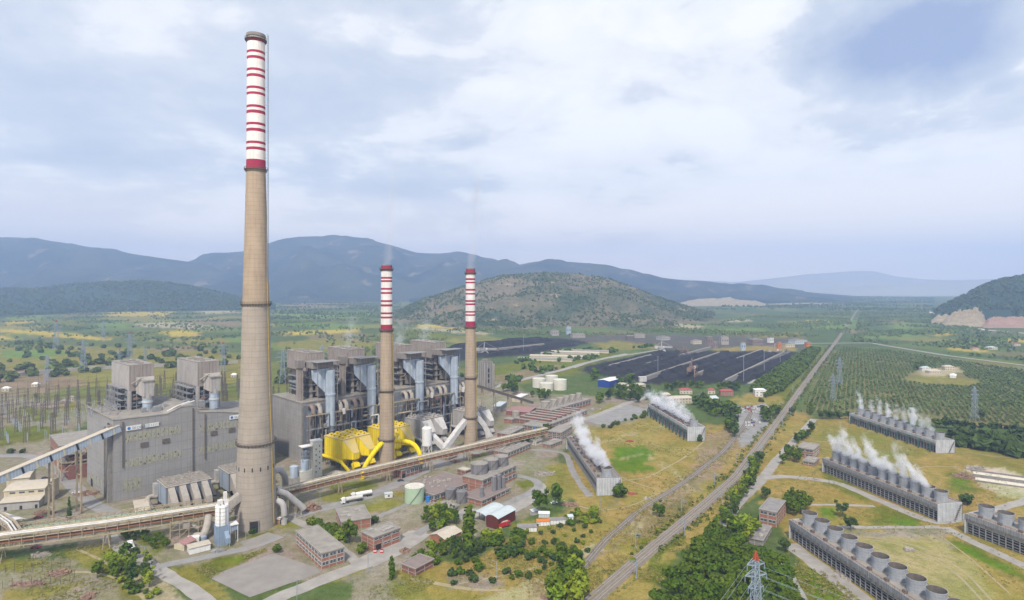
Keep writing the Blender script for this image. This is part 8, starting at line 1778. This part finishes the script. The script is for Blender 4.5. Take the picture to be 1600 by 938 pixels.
# low weeds and dry tufts over the grass near the plant
def weeds(poly, n, lm, label, seed, hts=(.35, 1.2), thr=.2, s_=9):
    P = P2(poly); rg4 = np.random.default_rng(seed); q = rg4.uniform((min(p[0] for p in P), min(p[1] for p in P)), (max(p[0] for p in P), max(p[1] for p in P)), (n * 8, 2)); q = q[inpoly(q[:, 0], q[:, 1], P)]
    f = np.sin(q[:, 0] / s_ + 2 * np.sin(q[:, 1] / (s_ * 1.7))) + np.sin(q[:, 1] / (s_ * .8) + 1.6 * np.sin(q[:, 0] / (s_ * 1.3))) + rg4.normal(0, .6, len(q)); return mass('weeds', q[f > thr][:n], (hts[0] * .7, hts[1] * .65), 7, lm, label, seed, (1.1, .42))
leaf_mat('leaf_dry', (.30, .24, .075), (.20, .18, .06), .1)
MEADOW = [(700, 890), (760, 868), (830, 838), (910, 800), (1000, 790), (1090, 760), (1080, 790), (1000, 862), (925, 935), (740, 935)]
weeds(MEADOW, 2600, 'leaf_dry', 'dry yellow weeds over the meadow left of the railway', 41); weeds(MEADOW, 1500, 'leaf_weed', 'green weeds over the meadow left of the railway', 42, (.5, 1.6), .5, 14)
weeds([(960, 935), (1110, 795), (1140, 800), (1060, 900), (1040, 960)], 900, 'leaf_weed', 'green weeds on the slope right of the railway', 43, (.5, 1.8)); weeds([(1240, 860), (1340, 935), (1400, 1000), (1250, 1000)], 900, 'leaf_weed', 'lush weeds beside the nearest cooling tower road', 44, (.6, 1.8), -.2)
weeds([(300, 890), (420, 858), (330, 905)], 260, 'leaf_weed', 'weeds along the back of the concrete pad', 45, (.5, 1.5), -.4); weeds([(0, 868), (200, 845), (250, 930), (200, 960), (0, 960)], 900, 'leaf_weed', 'weeds over the lower left plot', 46, (.4, 1.4)); weeds([(590, 908), (640, 890), (680, 910), (620, 950), (560, 950)], 400, 'leaf_weed', 'weeds along the main road verge', 47, (.4, 1.2))
weeds([(900, 700), (1000, 660), (1110, 675), (1180, 700), (1090, 750), (990, 780), (920, 780)], 1500, 'leaf_weed', 'weeds over the dry grass between the left cooling towers', 48, (.4, 1.2), .5, 16); weeds([(1200, 770), (1290, 670), (1480, 715), (1600, 760), (1600, 930), (1300, 830)], 2000, 'leaf_weed', 'weeds over the dry grass between the right cooling towers', 49, (.4, 1.2), .6, 16)

# ---------------------------------------------------------------- steam and smoke
def plume_mat(name, dens, col=(.95, .96, 1.0), sc_=1.0):
    m = bpy.data.materials.new(name); m.use_nodes = True; m.node_tree.nodes.clear(); t = NT(m.node_tree); M[name] = m
    tc = t.new('ShaderNodeTexCoord'); oi = t.new('ShaderNodeObjectInfo'); v = tc.outputs['Object']
    sx = t.new('ShaderNodeSeparateXYZ'); t.link(v, sx.inputs[0]); zz = sx.outputs[2]
    n = t.noise(None, 2.6 * sc_, 6, .62, '4D'); mp = t.mapping(v, (.8, .8, .8)); t.link(mp, n.inputs['Vector']); t.link(t.math('MULTIPLY', oi.outputs['Random'], 40), n.inputs['W']); n.inputs['Distortion'].default_value = .6
    rad_ = t.math('SQRT', t.math('ADD', t.math('POWER', sx.outputs[0], 2), t.math('POWER', sx.outputs[1], 2)))
    core = t.math('SUBTRACT', 1, t.math('DIVIDE', rad_, t.math('ADD', .32, t.math('MULTIPLY', zz, .2))))
    d = t.math('ADD', t.math('MULTIPLY', core, .75), t.math('MULTIPLY', t.math('SUBTRACT', n.outputs[0], .5), 2.6)); d = t.math('SUBTRACT', d, t.math('MULTIPLY', zz, .34))
    d = t.math('MULTIPLY', t.math('MINIMUM', t.math('MAXIMUM', d, 0), 1), dens); d = t.math('MULTIPLY', d, t.math('MINIMUM', t.math('MAXIMUM', t.math('MULTIPLY', core, 5), 0), 1))
    fade = t.math('MINIMUM', t.math('MAXIMUM', t.math('MULTIPLY', t.math('SUBTRACT', 2.0, zz), 1.1), 0), 1); d = t.math('MULTIPLY', d, fade)
    pv = t.new('ShaderNodeVolumePrincipled'); pv.inputs['Color'].default_value = (*col, 1); pv.inputs['Anisotropy'].default_value = .1; t.link(d, pv.inputs['Density'])
    om = t.new('ShaderNodeOutputMaterial'); t.link(pv.outputs[0], om.inputs['Volume']); m.cycles.volume_sampling = 'MULTIPLE_IMPORTANCE'; return m
plume_mat('steam_dense', .8); plume_mat('steam_thin', .36); plume_mat('smoke_faint', .075, (.72, .72, .78), .8)
def plume_mesh(mt): return MB().lathe([(.34, 0), (.42, .4), (.55, 1.0), (.68, 1.6), (.74, 2.0)], 14).mesh('steam_plume', mt)
PD, PT, PS = plume_mesh('steam_dense'), plume_mesh('steam_thin'), plume_mesh('smoke_faint')
rs = random.Random(15)
def plume(me, P, wd, ht, lean, label, group, name='steam_plume'):
    """object-space cone 2 units tall; lean = (dx, dy) in metres at the top, by rotation"""
    o = link(name, me, None, loc=P); ax_ = Vector((lean[0], lean[1], ht)); o.rotation_mode = 'QUATERNION'; o.rotation_quaternion = ax_.to_track_quat('Z', 'Y') ; o.scale = (wd, wd, ax_.length / 2)
    o['label'] = label; o['category'] = 'steam'; o['group'] = group; o['kind'] = 'stuff'; return o
def deck(i, f_, z=7.0):
    r, L, W, h = CT[i]; a_ = r.rotation_euler.z; x = L * f_; return Vector((r.location.x + math.cos(a_) * x - math.sin(a_) * W / 2, r.location.y + math.sin(a_) * x + math.cos(a_) * W / 2, h + z))
for i in range(10):
    f_ = (5.6 + i * (CT[4][1] - 11.2) / 10) / CT[4][1]
    if i < 10: plume(PD, deck(4, f_, 5.0), rs.uniform(8.3, 10), rs.uniform(17, 27), (rs.uniform(-13, -5), rs.uniform(1, 6)), 'white steam plume rising from a fan of the middle right cooling tower', 'steam of the middle right cooling tower')
for i in range(9):
    f_ = (5.6 + (i if i < 1 else i + .6) * (CT[3][1] - 11.2) / 9.4) / CT[3][1]; plume(PT if i % 3 else PD, deck(3, f_, 5.0), rs.uniform(8.5, 10), rs.uniform(14, 27), (rs.uniform(-4, 1), rs.uniform(-2, 4)), 'ragged steam wisp rising from a fan of the farthest right cooling tower', 'steam of the farthest right cooling tower')
for i in range(11):
    plume(PD if i % 2 else PT, deck(2, .05 + i * .088, 1.5), rs.uniform(12, 16), rs.uniform(14, 24), (rs.uniform(-16, -8), rs.uniform(6, 14)), 'white steam drifting off the deck of the farthest left cooling tower', 'steam of the farthest left cooling tower')
P = deck(1, .93, 5.5)
plume(PD, P, 12, 22, (-9, 12), 'thick white steam rising from the single fan stack of the leftmost cooling tower', 'steam of the leftmost cooling tower'); plume(PD, deck(1, .62, 3), 15, 22, (-14, 16), 'thick white steam rising from the stripped deck of the leftmost cooling tower', 'steam of the leftmost cooling tower deck'); plume(PD, deck(1, .40, 6), 16, 24, (-10, 22), 'thick white steam at the far end of the leftmost cooling tower', 'steam of the leftmost cooling tower far end'); plume(PD, deck(1, .80, 3), 12, 18, (-12, 10), 'white steam between the stack and the middle of the leftmost cooling tower', 'steam of the leftmost cooling tower deck')
for nm, px, Y, wd, ht, ln, z in (('middle', 604, 445, 14, 120, (8, 20), 152), ('rightmost', 735, 520, 15, 130, (8, 25), 150.5)): plume(PS, AT(px, Y, z), wd, ht, ln, f'faint smoke drifting up from the {nm} chimney', f'smoke of the {nm} chimney', 'smoke_plume')
plume_mat('steam_faint', .07); PF = plume_mesh('steam_faint')
for i, (px, Y) in enumerate(((545, 540), (622, 575), (662, 600))): plume(PF, AT(px, Y, 81), 22, 34, (2, 8), ['faint steam over the second brown boiler tower', 'faint steam over the third brown boiler tower', 'faint steam over the fourth brown boiler tower'][i], 'faint steam over the boiler towers')
# scrub strips beside the rails
def strip_weeds(pts, wd, n, lm, label, seed, hts):
    poly = strip(pts, wd); rg5 = np.random.default_rng(seed); P = [G(*q) for q in pts]; out = []
    cum = [0]
    for a_, b_ in zip(P[:-1], P[1:]): cum.append(cum[-1] + (b_ - a_).length)
    for _ in range(n):
        s_ = rg5.uniform(0, cum[-1]); i = min(len(P) - 2, int(np.searchsorted(cum, s_)) - 1 if s_ > 0 else 0); i = max(0, i); f_ = (s_ - cum[i]) / (cum[i + 1] - cum[i]); p = P[i].lerp(P[i + 1], f_); d = (P[i + 1] - P[i]).normalized(); o_ = rg5.choice((-1, 1)) * (wd + abs(rg5.normal(0, 2.2))); out.append((p.x - d.y * o_, p.y + d.x * o_))
    return mass('weeds', np.array(out), hts, 8, lm, label, seed, (.9, .4))
strip_weeds(RAILPX[2:10], 4.6, 700, 'leaf_scrub', 'rough scrub along both sides of the railway', 61, (.8, 2.6)); strip_weeds(RAILPX[:6], 4.4, 500, 'leaf_weed', 'dry weeds along both sides of the railway', 62, (.4, 1.2))
strip_weeds([(945, 845), (1000, 797), (1075, 750), (1130, 706), (1162, 668)], 2.0, 420, 'leaf_weed', 'weeds growing over the edges of the old siding', 63, (.3, 1.0))
